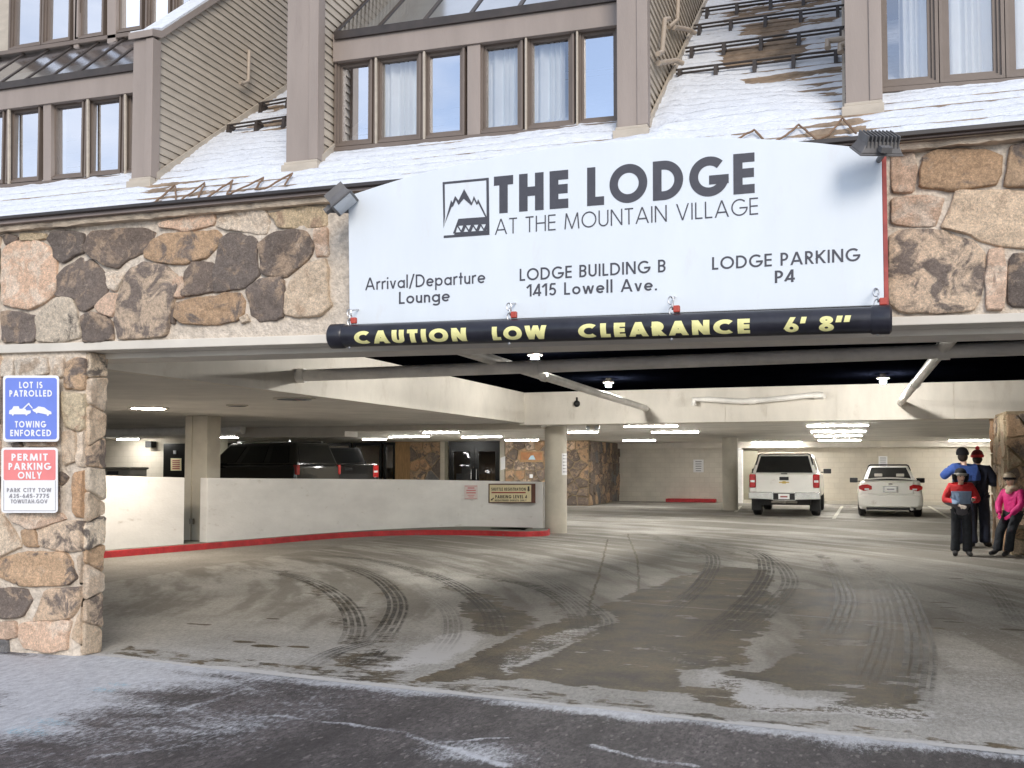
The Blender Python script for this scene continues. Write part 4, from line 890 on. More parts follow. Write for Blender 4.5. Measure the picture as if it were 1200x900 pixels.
# ------------------------------------------------------------------ stroke lettering
def arc(cx, cy, rx, ry, a0, a1, n=18): return [(cx+rx*math.cos(R(a0+(a1-a0)*i/n)), cy+ry*math.sin(R(a0+(a1-a0)*i/n))) for i in range(n+1)]
def glyph(ch, w):
    h = w/2; T = 1-h; S = []; lo, hi = 0, 1
    c_ = ch
    def st(*p): S.append((list(p), False))
    def dg(*p): S.append((list(p), True))
    def full(p): S.append((p, False))
    def bowl(x0, y0, y1, wd):
        r = (y1-y0)/2; full([(x0, y1)]+arc(x0+wd-r if wd > r else x0, (y0+y1)/2, min(r, wd), r, 90, -90, 14)+[(x0, y0)])
    if c_ == 'A': W = .86; dg((h*.9, 0), (W/2, 1), (W-h*.9, 0)); st((W*.22, .28+h*.3), (W*.78, .28+h*.3))
    elif c_ == 'B': W = .58; st((h, 0), (h, 1)); bowl(h, .52, T, W*.86-h); bowl(h, h, .52, W-2*h)
    elif c_ in 'CGOQ':
        W = .98 if c_ in 'OQ' else (.86 if c_ == 'C' else .95); r = .5-h; cx = .5
        if c_ == 'O': full(arc(cx-.01, .5, r, r, 0, 360, 48))
        elif c_ == 'C': full(arc(cx, .5, r, r, 48, 312, 36))
        else: full(arc(cx, .5, r, r, 46, 352, 40)); st((.50, .5-h*.8), (cx+r+h*.9, .5-h*.8))
    elif c_ == 'D': W = .78; st((h, 0), (h, 1)); full([(h, T)]+arc(W-.5, .5, .5-h, .5-h, 90, -90, 24)+[(h, h)])
    elif c_ == 'E': W = .52; st((h, 0), (h, 1)); st((h, T), (W, T)); st((h, h), (W, h)); st((h, .51), (W*.97, .51))
    elif c_ == 'F': W = .5; st((h, 0), (h, 1)); st((h, T), (W, T)); st((h, .5), (W*.95, .5))
    elif c_ == 'H': W = .7; st((h, 0), (h, 1)); st((W-h, 0), (W-h, 1)); st((h, .52), (W-h, .52))
    elif c_ == 'I': W = w; st((h, 0), (h, 1))
    elif c_ == 'K': W = .66; st((h, 0), (h, 1)); dg((h*1.4, .42), (W-h*.6, 1)); dg((W*.36, .56), (W-h*.5, 0))
    elif c_ == 'L': W = .46; st((h, 0), (h, 1)); st((h, h), (W, h))
    elif c_ == 'M': W = 1.02; dg((h, 0), (h+.09, 1), (W/2, .02), (W-h-.09, 1), (W-h, 0))
    elif c_ == 'N': W = .76; st((h, 0), (h, 1)); st((W-h, 0), (W-h, 1)); dg((h*.9, 1), (W-h*.9, 0))
    elif c_ == 'P': W = .54; st((h, 0), (h, 1)); bowl(h, .44, T, W-2*h)
    elif c_ == 'R': W = .58; st((h, 0), (h, 1)); bowl(h, .46, T, W*.93-2*h); dg((W*.36, .5), (W-h*.6, 0))
    elif c_ == 'S': W = .56; r = (1-w)/4; full(arc(W/2, T-r, W/2-h, r, 35, 270, 20)+arc(W/2, h+r, W/2-h, r, 90, -145, 20)[1:])
    elif c_ == 'T': W = .56; st((0, T), (W, T)); st((W/2, 0), (W/2, 1))
    elif c_ == 'U': W = .66; r = W/2-h; full([(h, 1)]+arc(W/2, h+r, r, r, 180, 360, 18)+[(W-h, 1)])
    elif c_ == 'V': W = .80; dg((h*.9, 1), (W/2, 0), (W-h*.9, 1))
    elif c_ == 'W': W = 1.14; dg((h*.9, 1), (.31, 0), (W/2, .96), (W-.31, 0), (W-h*.9, 1))
    elif c_ == 'X': W = .7; dg((h, 0), (W-h, 1)); dg((h, 1), (W-h, 0))
    elif c_ == 'Y': W = .72; dg((h*.9, 1), (W/2, .44), (W-h*.9, 1)); st((W/2, 0), (W/2, .46))
    elif c_ == '1': W = .30; st((W-h, 0), (W-h, 1)); dg((h*.4, .80), (W-h, .99))
    elif c_ == '2': W = .56; full(arc(W/2, .70, W/2-h, .30-h, 165, -35, 18)+[(h, h)]); st((0, h), (W, h))
    elif c_ == '3': W = .54; full(arc(W/2, .75, W/2-h-.02, .25-h*.8, 150, -90, 16)); full(arc(W/2, .27, W/2-h, .27-h, 90, -150, 16))
    elif c_ == '4': W = .60; st((0, .26), (W, .26)); st((W*.72, 0), (W*.72, 1)); dg((h*.6, .24), (W*.72, 1))
    elif c_ == '5': W = .54; st((W*.24, T), (W*.93, T)); full([(W*.25, T), (W*.17, .52)]+arc(W/2-.02, .32, W/2-h+.02, .32-h, 115, -150, 20))
    elif c_ == '6': W = .58; full(arc(W/2, .31, W/2-h, .31-h, 0, 360, 30)); dg((h*1.25, .42), (W*.62, 1.02))
    elif c_ == '7': W = .54; st((0, T), (W, T)); dg((W-h*.8, T), (W*.25, 0))
    elif c_ == '8': W = .56; full(arc(W/2, .755, W/2-h-.03, .245-h, 0, 360, 28)); full(arc(W/2, .28, W/2-h, .28-h, 0, 360, 30))
    elif c_ == '9': W = .58; full(arc(W/2, .69, W/2-h, .31-h, 0, 360, 30)); dg((W-h*1.25, .58), (W*.38, -.02))
    elif c_ == '0': W = .58; full(arc(W/2, .5, W/2-h, .5-h, 0, 360, 34))
    elif c_ == '-': W = .34; st((.03, .38), (W-.03, .38))
    elif c_ == '.': W = w*1.1; st((w*.05, h*1.05), (w*1.05, h*1.05))
    elif c_ == '/': W = .42; lo, hi = -.08, 1.06; dg((h*.5, -.05), (W-h*.5, 1.05))
    elif c_ == "'": W = w*1.1; dg((h*1.2, 1), (h*.6, .62)); lo = .6
    elif c_ == '"': W = w*2.5; dg((h*1.2, 1), (h*.6, .62)); dg((h*4.1, 1), (h*3.5, .62)); lo = .6
    elif c_ == ' ': W = .30
    else:
        X = .64; r = X/2-h; lo, hi = -.35, 1.05
        if c_ == 'a': W = .64; full(arc(.32, .32, r, r, 0, 360, 28)); st((W-h, 0), (W-h, X))
        elif c_ == 'e': W = .62; full(arc(.32, .32, r, r, 0, 318, 28)); st((h, .32), (W-h*.6, .32))
        elif c_ == 'g': W = .64; full(arc(.32, .32, r, r, 0, 360, 28)); full([(W-h, X), (W-h, -.06)]+arc(.32, -.06, r, .23-h, 0, -150, 14)[1:])
        elif c_ == 'i': W = w; st((h, 0), (h, X)); st((h, .80), (h, .80+w))
        elif c_ == 'l': W = w; st((h, 0), (h, 1.05))
        elif c_ == 'n': W = .50; st((h, 0), (h, X)); full(arc(W/2, X-W/2+.0, W/2-h, W/2-h, 180, 0, 14)+[(W-h, 0)])
        elif c_ == 'o': W = .64; full(arc(.32, .32, r, r, 0, 360, 28))
        elif c_ == 'p': W = .64; full(arc(.32, .32, r, r, 0, 360, 28)); st((h, -.32), (h, X))
        elif c_ == 'r': W = .34; st((h, 0), (h, X)); full(arc(.30, X-.30+.06, .30-h, .24-h*.4, 180, 75, 8))
        elif c_ == 't': W = .32; st((W/2, 0), (W/2, .92)); st((0, X-h), (W, X-h))
        elif c_ == 'u': W = .50; full([(h, X)]+arc(W/2, W/2, W/2-h, W/2-h, 180, 360, 14)); st((W-h, 0), (W-h, X))
        elif c_ == 'v': W = .54; lo, hi = 0, X; dg((h*.9, X), (W/2, 0), (W-h*.9, X))
        elif c_ == 'w': W = .86; lo, hi = 0, X; dg((h*.9, X), (.24, 0), (W/2, X), (W-.24, 0), (W-h*.9, X))
        else: W = .4
    polys = []
    for pts, ext in S:
        P = [np.array(p, float) for p in pts]; cl = len(P) > 8 and np.hypot(*(P[0]-P[-1])) < 1e-6
        if ext:
            P[0] = P[0]+(P[0]-P[1])/np.hypot(*(P[0]-P[1]))*w; P[-1] = P[-1]+(P[-1]-P[-2])/np.hypot(*(P[-1]-P[-2]))*w
        n = len(P); lf, rt = [], []
        for i in range(n):
            if cl: a, b_ = P[(i-1) % (n-1)], P[(i+1) % (n-1)]; d1 = P[i]-a; d2 = b_-P[i]
            else: d1 = P[i]-P[i-1] if i else P[1]-P[0]; d2 = P[i+1]-P[i] if i < n-1 else P[i]-P[i-1]
            d1 = d1/(np.hypot(*d1)+1e-9); d2 = d2/(np.hypot(*d2)+1e-9); n1 = np.array([-d1[1], d1[0]]); n2 = np.array([-d2[1], d2[0]]); m = n1+n2; ml = np.hypot(*m)
            if ml < .3: m = n1*2; ml = 2
            m = m/ml; k = min(h/max(.2, m@n1), h*5); lf.append(P[i]+m*k); rt.append(P[i]-m*k)
        seg = []
        for i in range(n-1):
            q = [tuple(lf[i]), tuple(lf[i+1]), tuple(rt[i+1]), tuple(rt[i])]
            q = clip_half(q, (0, -1), -lo)
            if len(q) > 2: q = clip_half(q, (0, 1), hi)
            if len(q) > 2: seg.append(q)
        polys.append(seg)
    return polys, W
def layout(text, w, track=.12):
    out = []; x = 0; k = 0
    for ch in text:
        pl, W = glyph(ch, w)
        for seg in pl:
            k += 1; out += [([(a+x, b_) for a, b_ in q], k) for q in seg]
        x += W+track
    return out, x-track
def letters(name, lines, mapper, m, parent, eps=.00012):
    """lines: (text, stroke, track, left px, right px (baseline), cap height px) drawn through mapper(px, py, lift)"""
    mb = MB()
    for text, w_, trk, l, r_, cap in lines:
        ps, W = layout(text, w_, trk); A, Bp = mapper(*l, 0), mapper(*r_, 0); H = mapper(l[0], l[1]-cap, 0)-A
        for q, k in ps:
            mb.add([A+(Bp-A)*(a/W)+H*b_+np.array([0, -eps*(1+k % 9), 0]) for a, b_ in q], [tuple(range(len(q)))])
    return mb.build(name, m, parent)

# ------------------------------------------------------------------ big lodge sign
SY = -.22
top = [(408,229.5),(440,219),(480,206.5),(520,196.5),(560,188),(600,180.5),(640,174.5),(680,169.5),(723,165),(760,162.4),(800,161),(840,161),(880,162.2),(920,164.2),(960,167.5),(1000,172),(1033,177)]
o3 = [onY(*p, SY) for p in top]+[onY(1036, 357.5, SY), onY(409.5, 380.5, SY)]
c0 = sum(o3)/len(o3)
SG = empty('lodge_sign', (c0[0], SY, o3[-1][2]), 'large white arched sign reading THE LODGE AT THE MOUNTAIN VILLAGE over the garage mouth', 'sign')
mb = MB(); mb.prism(o3, (0, .045, 0)); mb.build('panel', M['sign_white'], SG, bevel=.004)
a, b_ = onY(1033.3, 178, SY+.02), onY(1037.5, 358, SY+.02)
mb = MB(); mb.box(o3[16][0]+.001, o3[16][0]+.026, SY+.004, SY+.09, b_[2], a[2]-.01); mb.build('edge_trim', M['red_edge'], SG, bevel=.003)
mb = MB(); a, b_ = onY(412, 380, SY+.07), onY(1036, 357, SY+.07)
mb.add([(a[0],SY+.03,a[2]-.035),(b_[0],SY+.03,b_[2]-.035),(b_[0],SY+.12,b_[2]-.035),(a[0],SY+.12,a[2]-.035),(a[0],SY+.03,a[2]+.03),(b_[0],SY+.03,b_[2]+.03),(b_[0],SY+.12,b_[2]+.03),(a[0],SY+.12,a[2]+.03)], [(3,2,1,0),(4,5,6,7),(0,1,5,4),(1,2,6,5),(2,3,7,6),(3,0,4,7)])
mb.build('bottom_rail', M['taupe_dark'], SG)
mb = MB()
for x in (-2.6, -1.5, -.4): mb.box(x-.03, x+.03, SY+.045, -.02, 2.6, 2.68); mb.box(x-.03, x+.03, SY+.045, -.02, 3.1, 3.18)
mb.build('bracket', M['taupe_dark'], SG)
smap = lambda x, y, l: onY(x, y, SY-.0015)
for ln in [('THE', .245, .17, (578.8,250.6), (666,243.4), 43.5), ('LODGE', .225, .155, (688,241.6), (884.5,226), 45),
        ('AT THE MOUNTAIN VILLAGE', .085, .15, (580,275.2), (888.5,251.2), 18.3), ('Arrival/Departure', .13, .13, (428,340.2), (568.5,331.6), 14.6), ('Lounge', .14, .13, (467.5,356.3), (527,353), 14.2),
        ('LODGE BUILDING B', .145, .16, (609,329.3), (780,318.8), 14.2), ('1415 Lowell Ave.', .145, .16, (618.5,347.6), (770,340.2), 14.4), ('LODGE PARKING', .145, .16, (834.5,316.2), (1007.5,305.8), 14.8), ('P4', .16, .16, (908,331.8), (931.5,330.2), 14.6)]: letters('lettering', [ln], smap, M['sign_ink'], SG)
# mountain emblem
LG = lambda *p: [onY(500+a/9, 190+b_/9, SY-.0015) for a, b_ in p]
mb = MB()
def flat(*p, lift=0): v = [q-np.array([0, lift, 0]) for q in LG(*p)]; mb.add(v, [tuple(range(len(v)))])
flat((168,211),(653,164),(653,189),(168,235)); flat((168,236),(190,234),(194,575),(178,700), lift=.0002); flat((629,166),(655,164),(663,765),(634,767), lift=.0004); flat((180,775),(663,742),(663,767),(180,801), lift=.0006)
outer = [(178,695),(258,400),(272,428),(300,356),(336,404),(395,284),(476,428),(498,356),(530,424),(543,390),(632,572)]
inner = [(196,640),(262,472),(281,464),(308,398),(336,450),(381,374),(395,392),(410,370),(473,458),(501,396),(528,450),(545,432),(622,584)]
so = [(178,695),(258,400),(272,428),(300,356),(336,404),(395,284),(476,428),(498,356),(530,424),(543,390),(632,572)]
si = [(196,640),(263,474),(280,465),(308,400),(337,452),(392,386),(473,458),(501,398),(528,452),(545,434),(622,586)]
for i in range(10): flat(so[i], so[i+1], si[i+1], si[i], lift=.0008)
flat((335,598),(640,576),(640,652),(312,672), lift=.001); flat((335,598),(345,600),(305,752),(278,752), lift=.0012)
def sk(a, b_, t, lift): a = np.array(a); b_ = np.array(b_); d = (b_-a)/np.hypot(*(b_-a)); n_ = np.array([-d[1], d[0]])*t/2; flat(tuple(a+n_), tuple(b_+n_), tuple(b_-n_), tuple(a-n_), lift=lift)
zz = [(300,745),(325,668),(372,742),(400,665),(372,742)]
for k_ in range(4):
    x = 325+k_*80; y = 668-k_*6; sk((x, y), (x+46, y+76), 13, .0014); sk((x+46, y+76), (x+80, y-4), 30, .0016)
flat((300,742),(640,720),(640,750),(290,766), lift=.0018)
mb.build('emblem', M['sign_ink'], SG)

# ------------------------------------------------------------------ clearance pipe
PY, PR = -.34, .075
pa, pb = onY(388, 394.3, PY), onY(1045, 374.3, PY); pd = (pb-pa)/np.linalg.norm(pb-pa)
CP = empty('clearance_bar', (pa+pb)/2, 'black pipe with yellow CAUTION LOW CLEARANCE lettering hung under the white sign', 'height bar')
mb = MB(); mb.tube([pa+pd*.09, pb-pd*.09], PR, 40); mb.build('pipe', M['pvc'], CP, smooth=True)
for s_, p in ((1, pa), (-1, pb)):
    mb = MB(); mb.tube([p, p+pd*s_*.012, p+pd*s_*.10, p+pd*s_*.112], [PR*.93, PR*1.12, PR*1.12, PR*1.02], 40); mb.build('end_cap', M['pvc'], CP, smooth=True)
mb = MB()
def wrap(text, x0, x1, w_, trk, hgt=.092):
    ps, W = layout(text, w_, trk); A, E = onY(x0, 395, PY), onY(x1, 385, PY); tA, tE = (A-pa)@pd, (E-pa)@pd
    up = np.cross(pd, np.array([0, 1, 0])); up = -up if up[2] < 0 else up
    for q, k in ps:
        # refine edges so that letters follow the curve of the pipe
        qq = []
        for i in range(len(q)):
            a, b_ = np.array(q[i]), np.array(q[(i+1) % len(q)]); n = max(1, int(abs(b_[1]-a[1])/.08)); qq += [a+(b_-a)*j/n for j in range(n)]
        ys = [p[1] for p in qq]; lo, hi = min(ys), max(ys); ns = max(1, int((hi-lo)/.09))
        for s_ in range(ns):
            y0, y1 = lo+(hi-lo)*s_/ns, lo+(hi-lo)*(s_+1)/ns
            c_ = clip_half([tuple(p) for p in q], (0, -1), -y0); c_ = clip_half(c_, (0, 1), y1) if len(c_) > 2 else []
            if len(c_) < 3: continue
            vs = []
            for a, b_ in c_:
                ang = R(-20)+(b_-.5)*hgt/PR; r_ = PR+.0012+.00012*(k % 9)
                vs.append(pa+pd*(tA+(tE-tA)*a/W)+np.array([0, -1, 0])*math.cos(ang)*r_+up*math.sin(ang)*r_)
            mb.add(vs, [tuple(range(len(vs)))])
wrap('CAUTION', 421, 551, .27, .17); wrap('LOW', 581, 644, .27, .17); wrap('CLEARANCE', 681, 880, .27, .17); wrap("6'", 920, 946, .21, .10); wrap('8"', 960, 997, .21, .10)
mb.build('lettering', M['yellow'], CP)
for x in (410, 597, 787, 1028):
    p = onY(x, 385, PY); t = (p-pa)@pd; c_ = pa+pd*t; mb = MB()
    for j, (dx, dz, ry) in enumerate([(0, PR+.018, 0), (.006, PR+.05, 1), (-.004, PR+.082, 0)]):
        ring_ = [c_+np.array([dx+(0 if ry else .016*math.cos(a)), (.016*math.cos(a) if ry else 0)+.0, dz+.024*math.sin(a)]) for a in np.linspace(0, 2*math.pi, 13)]
        mb.tube(ring_, .0045, 6)
    mb.tube([c_+np.array([0, .01, PR+.10]), c_+np.array([0, .13, PR+.125])], .006, 6)
    hk = mb.build('chain', M['steel'], CP, smooth=True)
    mb = MB(); mb.box(c_[0]+.012, c_[0]+.052, PY-.018, PY+.012, c_[2]+PR+.006, c_[2]+PR+.048); mb.build('red_clip', M['red_tag'], CP, bevel=.006)
    mb = MB(); mb.ball(c_-np.array([0, 0, PR+.004]), .012, 10, 6); mb.build('eye_bolt', M['steel'], CP, smooth=True)

# ------------------------------------------------------------------ floodlights aimed at the sign
def flood(c, aim, label):
    t = empty('floodlight', c, label, 'floodlight', 'floodlights at the sign corners')
    z = Vector(aim).normalized(); x = Vector((0, 0, 1)).cross(z).normalized(); y = z.cross(x); c = Vector(map(float, c))
    P = lambda a, b_, d: tuple(c+x*a+y*b_+z*d)
    def bx(mb, a0, a1, b0, b1, d0, d1): mb.add([P(a0,b0,d0),P(a1,b0,d0),P(a1,b1,d0),P(a0,b1,d0),P(a0,b0,d1),P(a1,b0,d1),P(a1,b1,d1),P(a0,b1,d1)], [(3,2,1,0),(4,5,6,7),(0,1,5,4),(1,2,6,5),(2,3,7,6),(3,0,4,7)])
    mb = MB(); mb.add([P(-.12,-.085,0),P(.12,-.085,0),P(.12,.085,0),P(-.12,.085,0),P(-.085,-.06,-.06),P(.085,-.06,-.06),P(.085,.06,-.06),P(-.085,.06,-.06)], [(3,2,1,0),(4,5,6,7),(0,1,5,4),(1,2,6,5),(2,3,7,6),(3,0,4,7)]); bx(mb, -.125, .125, -.09, .09, 0, .012)
    mb.build('housing', M['flood'], t, bevel=.006)
    mb = MB()
    for k_ in range(9): bx(mb, -.088+k_*.022-.003, -.088+k_*.022+.003, -.075, .075, -.095, -.03)
    mb.build('cooling_fins', M['flood'], t)
    mb = MB(); bx(mb, -.105, .105, -.072, .072, .012, .016); mb.build('lens', M['flood_glass'], t)
    mb = MB(); bx(mb, -.03, .03, -.14, -.085, -.05, -.02); mb.tube([P(0,-.13,-.04), (c[0], -.04, c[2]+.02)], .016, 10); mb.tube([(c[0], -.05, c[2]+.02), (c[0], -.02, c[2]+.02)], .05, 16); mb.build('arm', M['flood'], t)
    return t
pF = onY(405, 240, -.34); flood((pF[0], -.36, pF[2]+.01), (.65, .18, -.8), 'grey floodlight at the left corner of the white sign, beside the stone wall')
pF = onY(1027, 176, -.42); flood((pF[0], -.42, pF[2]), (-.2, .50, -.85), 'grey finned floodlight at the right corner of the white sign')

# ------------------------------------------------------------------ small signs on the pillar
def rrect(l, r_, t, b_, rad, n=5):
    o = []
    for cx, cy, a0 in ((r_-rad, t+rad, 0), (l+rad, t+rad, 90), (l+rad, b_-rad, 180), (r_-rad, b_-rad, 270)):
        o += [(cx+rad*math.cos(R(a0+90*i/n)), cy-rad*math.sin(R(a0+90*i/n))) for i in range(n+1)]
    return o
QY = -.085
pm = lambda x, y, l=0: onY(x, y, QY-.004)
def plate(l, r_, t, b_, name, m, parent, y, rad=4, thick=.004, skew=0):
    mb = MB(); mb.prism([onY(a, c_+skew*(a-l), y) for a, c_ in rrect(l, r_, t, b_, rad)], (0, thick, 0)); return mb.build(name, m, parent)
t = empty('patrol_sign', onY(35, 517, QY), 'blue sign with a white tow truck reading LOT IS PATROLLED on the stone pillar', 'sign', 'notices on the stone pillar')
plate(3.5, 69, 440, 517.5, 'plate', M['white_sign'], t, QY); plate(6, 66.5, 442.8, 514.8, 'blue_field', M['blue_sign'], t, QY-.002, 3)
for ln in [('LOT IS', .21, .2, (22.5,455), (50,455), 7.6), ('PATROLLED', .21, .2, (11,464.8), (61,464.8), 7.6), ('TOWING', .21, .2, (17.5,501), (54,501), 7.6), ('ENFORCED', .21, .2, (12,511.2), (60,511.2), 7.6)]: letters('lettering', [ln], pm, M['white_sign'], t)
mb = MB(); k_ = 0
for q in ([(10.5,485),(11,481),(14,479.5),(16,476),(22,476),(23,479),(30,479),(31,481),(36,481),(36,484),(33,485.5),(12,485.5)], [(25,480),(33.5,472),(35,472.6),(27.5,480)], [(33.5,472),(38.5,478),(37.6,479),(33.2,474)], [(37.5,480),(42,478.6),(45,476.2),(52,477.4),(56,480.6),(60,482.4),(60.5,485.2),(56,486),(40,482.6)]):
    k_ += 1; v = [onY(a, b_, QY-.0045-.0002*k_) for a, b_ in q]; mb.add(v, [tuple(range(len(v)))])
for x, y in ((15,485.5),(31,485.5),(43,483),(56,486)): mb.disc(onY(x, y, QY-.0058), (0, 1, 0), .011, 12)
mb.build('tow_truck_symbol', M['white_sign'], t)
t = empty('permit_sign', onY(35, 600, QY), 'red and white PERMIT PARKING ONLY sign on the stone pillar', 'sign', 'notices on the stone pillar')
plate(1.5, 67.5, 524.5, 601, 'plate', M['white_sign'], t, QY); plate(4.2, 65, 527, 562.6, 'red_field', M['pink_sign'], t, QY-.002, 2)
for ln in [('PERMIT', .21, .2, (13.5,539.8), (56,539.8), 8.2), ('PARKING', .21, .2, (10,550.6), (60,550.6), 8.2), ('ONLY', .21, .2, (21,561), (49,561), 8.2)]: letters('lettering', [ln], pm, M['white_sign'], t)
for ln in [('PARK CITY TOW', .2, .2, (8,576.6), (60,576.6), 4.8), ('435-645-7775', .2, .2, (11,583.4), (57.5,583.4), 4.8), ('TOWUTAH.GOV', .2, .2, (12.5,589.8), (55.5,589.8), 4.6)]: letters('lettering', [ln], pm, M['grey_ink'], t)
mb = MB()
for l, r_, tt, b2 in ((4,4.5,563,598.6),(64.6,65.1,563,598.6),(4.5,64.6,598.2,598.7)): mb.add([pm(l,b2),pm(r_,b2),pm(r_,tt),pm(l,tt)], [(0,1,2,3)])
mb.build('border_line', M['grey_ink'], t)

# ------------------------------------------------------------------ snow guards, heat cable, vents on the roof
def guard(p, q, label, brx):
    a, b_ = onRoof(*p, .06), onRoof(*q, .06); t = empty('snow_guard', (a+b_)/2-np.array([0, 0, .06]), label, 'snow guard', 'snow guard rails on the roof')
    mb = MB()
    for k_, (dy, dz) in enumerate([(0, .060), (.012, .034)]):
        mb.tube([a+np.array([0, dy, dz-.02]), b_+np.array([0, dy, dz-.02])], .0095, 8)
    mb.build('rail', M['snow_guard'], t, smooth=True)
    for x in brx:
        c_ = a+(b_-a)*((x-p[0])/(q[0]-p[0])); mb = MB(); s_ = c_-np.array([0, 0, .06])
        mb.prism([s_+np.array([-.014, -.05, -.045]), s_+np.array([-.014, .10, .07]), s_+np.array([-.014, .05, .105]), s_+np.array([-.014, -.02, .10])], (.028, 0, 0)); mb.build('bracket', M['snow_guard'], t)
gl = 'dark snow guard rail on the right hand roof, '
guard((792,88), (990,64), gl+'lowest of the four', (797,841,887,932,980)); guard((803,62), (990,37), gl+'second from the bottom', (811,850,894,938,986))
guard((813,35), (990,11), gl+'third from the bottom', (820,858,899,940,982)); guard((822,15), (990,-8), gl+'uppermost of the four', (829,865,905,943,984))
guard((266,152), (340,141), 'dark snow guard rail on the left roof, lower of the left pair', (269,302,334)); guard((303,126), (340,119), 'dark snow guard rail on the left roof, short upper one of the left pair', (307,338))
def cable(pts, label, name='heat_cable'):
    P = [onRoof(*p, .05) for p in pts]; mb = MB()
    for p in P:
        if p[1] < -.13: p[1] = -.13; p[2] = roofz(p[0], -.13)+.03
    P2 = []
    for i in range(len(P)-1):
        for k_ in range(8): P2.append(lerp(P[i], P[i+1], k_/8)+np.array([.006*mnoise.noise((i+k_*.3, 1, 2)), .01*mnoise.noise((i+k_*.4, 5, 2)), .004*mnoise.noise((i+k_*.5, 3, 1))]))
    P2.append(P[-1]); mb.tube(P2, .0075, 6); o = mb.build(name, M['cable'], None, smooth=True)
    return tag(o, label, 'heat cable', 'heating cables along the eaves')
cable([(168,244),(205,217),(199,238),(206,236),(240,214),(228,233),(238,232),(273,211),(264,228),(272,226),(309,208),(299,222),(310,221),(343,203),(334,216)], 'brown zigzag heat cable along the left eave')
cable([(700,199),(720,182),(745,190),(770,180),(785,176),(803,172),(825,163),(840,175),(862,164),(884,152),(900,168),(922,158),(936,146),(958,164),(972,158),(987,138),(1003,156)], 'brown zigzag heat cable along the eave behind the top of the sign')
def ventpipe(pts, r_, label): 
    mb = MB(); mb.tube(pts, r_, 10); o = mb.build('vent_pipe', M['vent'], None, smooth=True); return tag(o, label, 'vent pipe', 'vent pipes on the dormer walls')
xv = w1[1]+.05
ventpipe([onX(297,59,xv)-np.array([.05,0,0]), onX(292,61,xv), onX(291,95,xv), onX(284,98,xv), onX(281,97,xv)], .016, 'thin bent vent pipe on the clapboards of the left wing')
xv = w3[1]+.05
ventpipe([onX(784,22,xv), onX(779,23,xv), onX(776,61,xv), onX(771,63,xv)], .018, 'tall beige vent pipe on the clapboards of the tall right wing')
ventpipe([onX(795,-6,xv), onX(794,23,xv), onX(790,31,xv)-np.array([.04,0,0])], .016, 'beige vent pipe running off the top of the tall right wing')
xq = w3[1]+.03
ventpipe([onX(771,74,xq), onX(791,71,xq)+np.array([.01,0,0]), onX(793,72,xq)+np.array([.05,-.02,-.03])], .020, 'short beige stub vent near the roof on the tall right wing, lower one')
ventpipe([onX(789,32,xq), onX(806,35,xq)+np.array([.01,0,0]), onX(808,37,xq)+np.array([.05,-.02,-.03])], .020, 'short beige stub vent near the roof on the tall right wing, upper one')
for a, b_, l in (((993,45),(970,48),'upper'), ((994,50),(985,53),'lower')):
    p, q = onY(*a, 1.0), onY(*b_, 1.0); ventpipe([p, q, q+np.array([0, -.02, -.06])], .024, 'beige elbow vent sticking out beside the right dormer post, '+l+' of two')

# ------------------------------------------------------------------ low wall, kerb, columns in the garage
def curve_wall(name, pts, label):
    t = None; F_, K = [], []
    P = catmull([np.array(p, float) for p in pts], 8) if len(pts) > 2 else [np.array(p, float) for p in pts]
    V = []
    for x, yt, yb in P:
        g_ = onZ(x, yb, .11); zt = z_at(x, yt, g_[0], g_[1]); V.append((g_[:2], zt))
    mb = MB(); rings = []
    for i, (g_, zt) in enumerate(V):
        d = V[min(i+1, len(V)-1)][0]-V[max(i-1, 0)][0]; d = d/np.linalg.norm(d); nn = np.array([-d[1], d[0]])
        if nn@(g_-CAM[:2]) < 0: nn = -nn
        q = g_+nn*.2; rings.append([(g_[0],g_[1],0),(g_[0],g_[1],zt),(q[0],q[1],zt),(q[0],q[1],0)])
    mb.loft(rings); o = mb.build(name, M['white_wall'], None, bevel=.012); return tag(o, label, 'low wall', 'white ramp walls'), V
lw1, V1 = curve_wall('low_wall', [(100,556.5,647),(128,557.5,644),(170,558.6,641),(215.5,559.6,637.6)], 'short white low wall panel between the stone pillar and the square column')
lw2, V2 = curve_wall('low_wall', [(242,560,635.6),(300,560.6,631),(360,561,626.2),(420,561.5,622),(480,562,619),(540,563,616.9),(600,564.2,616.9),(636,565,617.9)], 'long curving white low wall right of the square column')
mb = MB()
for x0_, x1_ in ((150, 400), (400, 620)): pass
kp = [(90,647.5,656),(128,646.8,653.6),(217,639.8,646),(300,632.4,639),(400,624,630.6),(485,619,627.2),(560,618.6,627.6),(608,620,629),(640,620.8,628),(645,619,625)]
rings = []; top_, back = [], []
for x, yt, yb in catmull([np.array(p, float) for p in kp], 6):
    g_ = onZ(x, yb, 0); rings.append(g_)
mb = MB(); R2 = []
for i, g_ in enumerate(rings):
    d = (rings[min(i+1, len(rings)-1)]-rings[max(i-1, 0)])[:2]; d = d/np.linalg.norm(d); nn = np.array([-d[1], d[0]])
    if nn@(g_[:2]-CAM[:2]) < 0: nn = -nn
    f = lambda o_, z: (g_[0]+nn[0]*o_, g_[1]+nn[1]*o_, z)
    R2.append([f(0,0), f(.015,.098), f(.03,.11), f(.045,.1105), f(1.3,.1105), f(1.3,0)])
mb.loft(R2); K = mb.build('kerb', [M['red_kerb'], M['kerb_top']], None); n6 = 6
for f in K.data.polygons: f.material_index = 1 if abs(f.normal.z) > .9 and f.center.z > .105 else 0
tag(K, 'red painted kerb curving along the foot of the white low wall', 'kerb')
cb = onZ(229, 640, .0)
sq = empty('square_column', (cb[0], cb[1]+.2, 0), 'square tan concrete column between the two white wall panels', 'column')
cA, cB = onY(216.5, 600, cb[1]), onY(241.5, 600, cb[1])
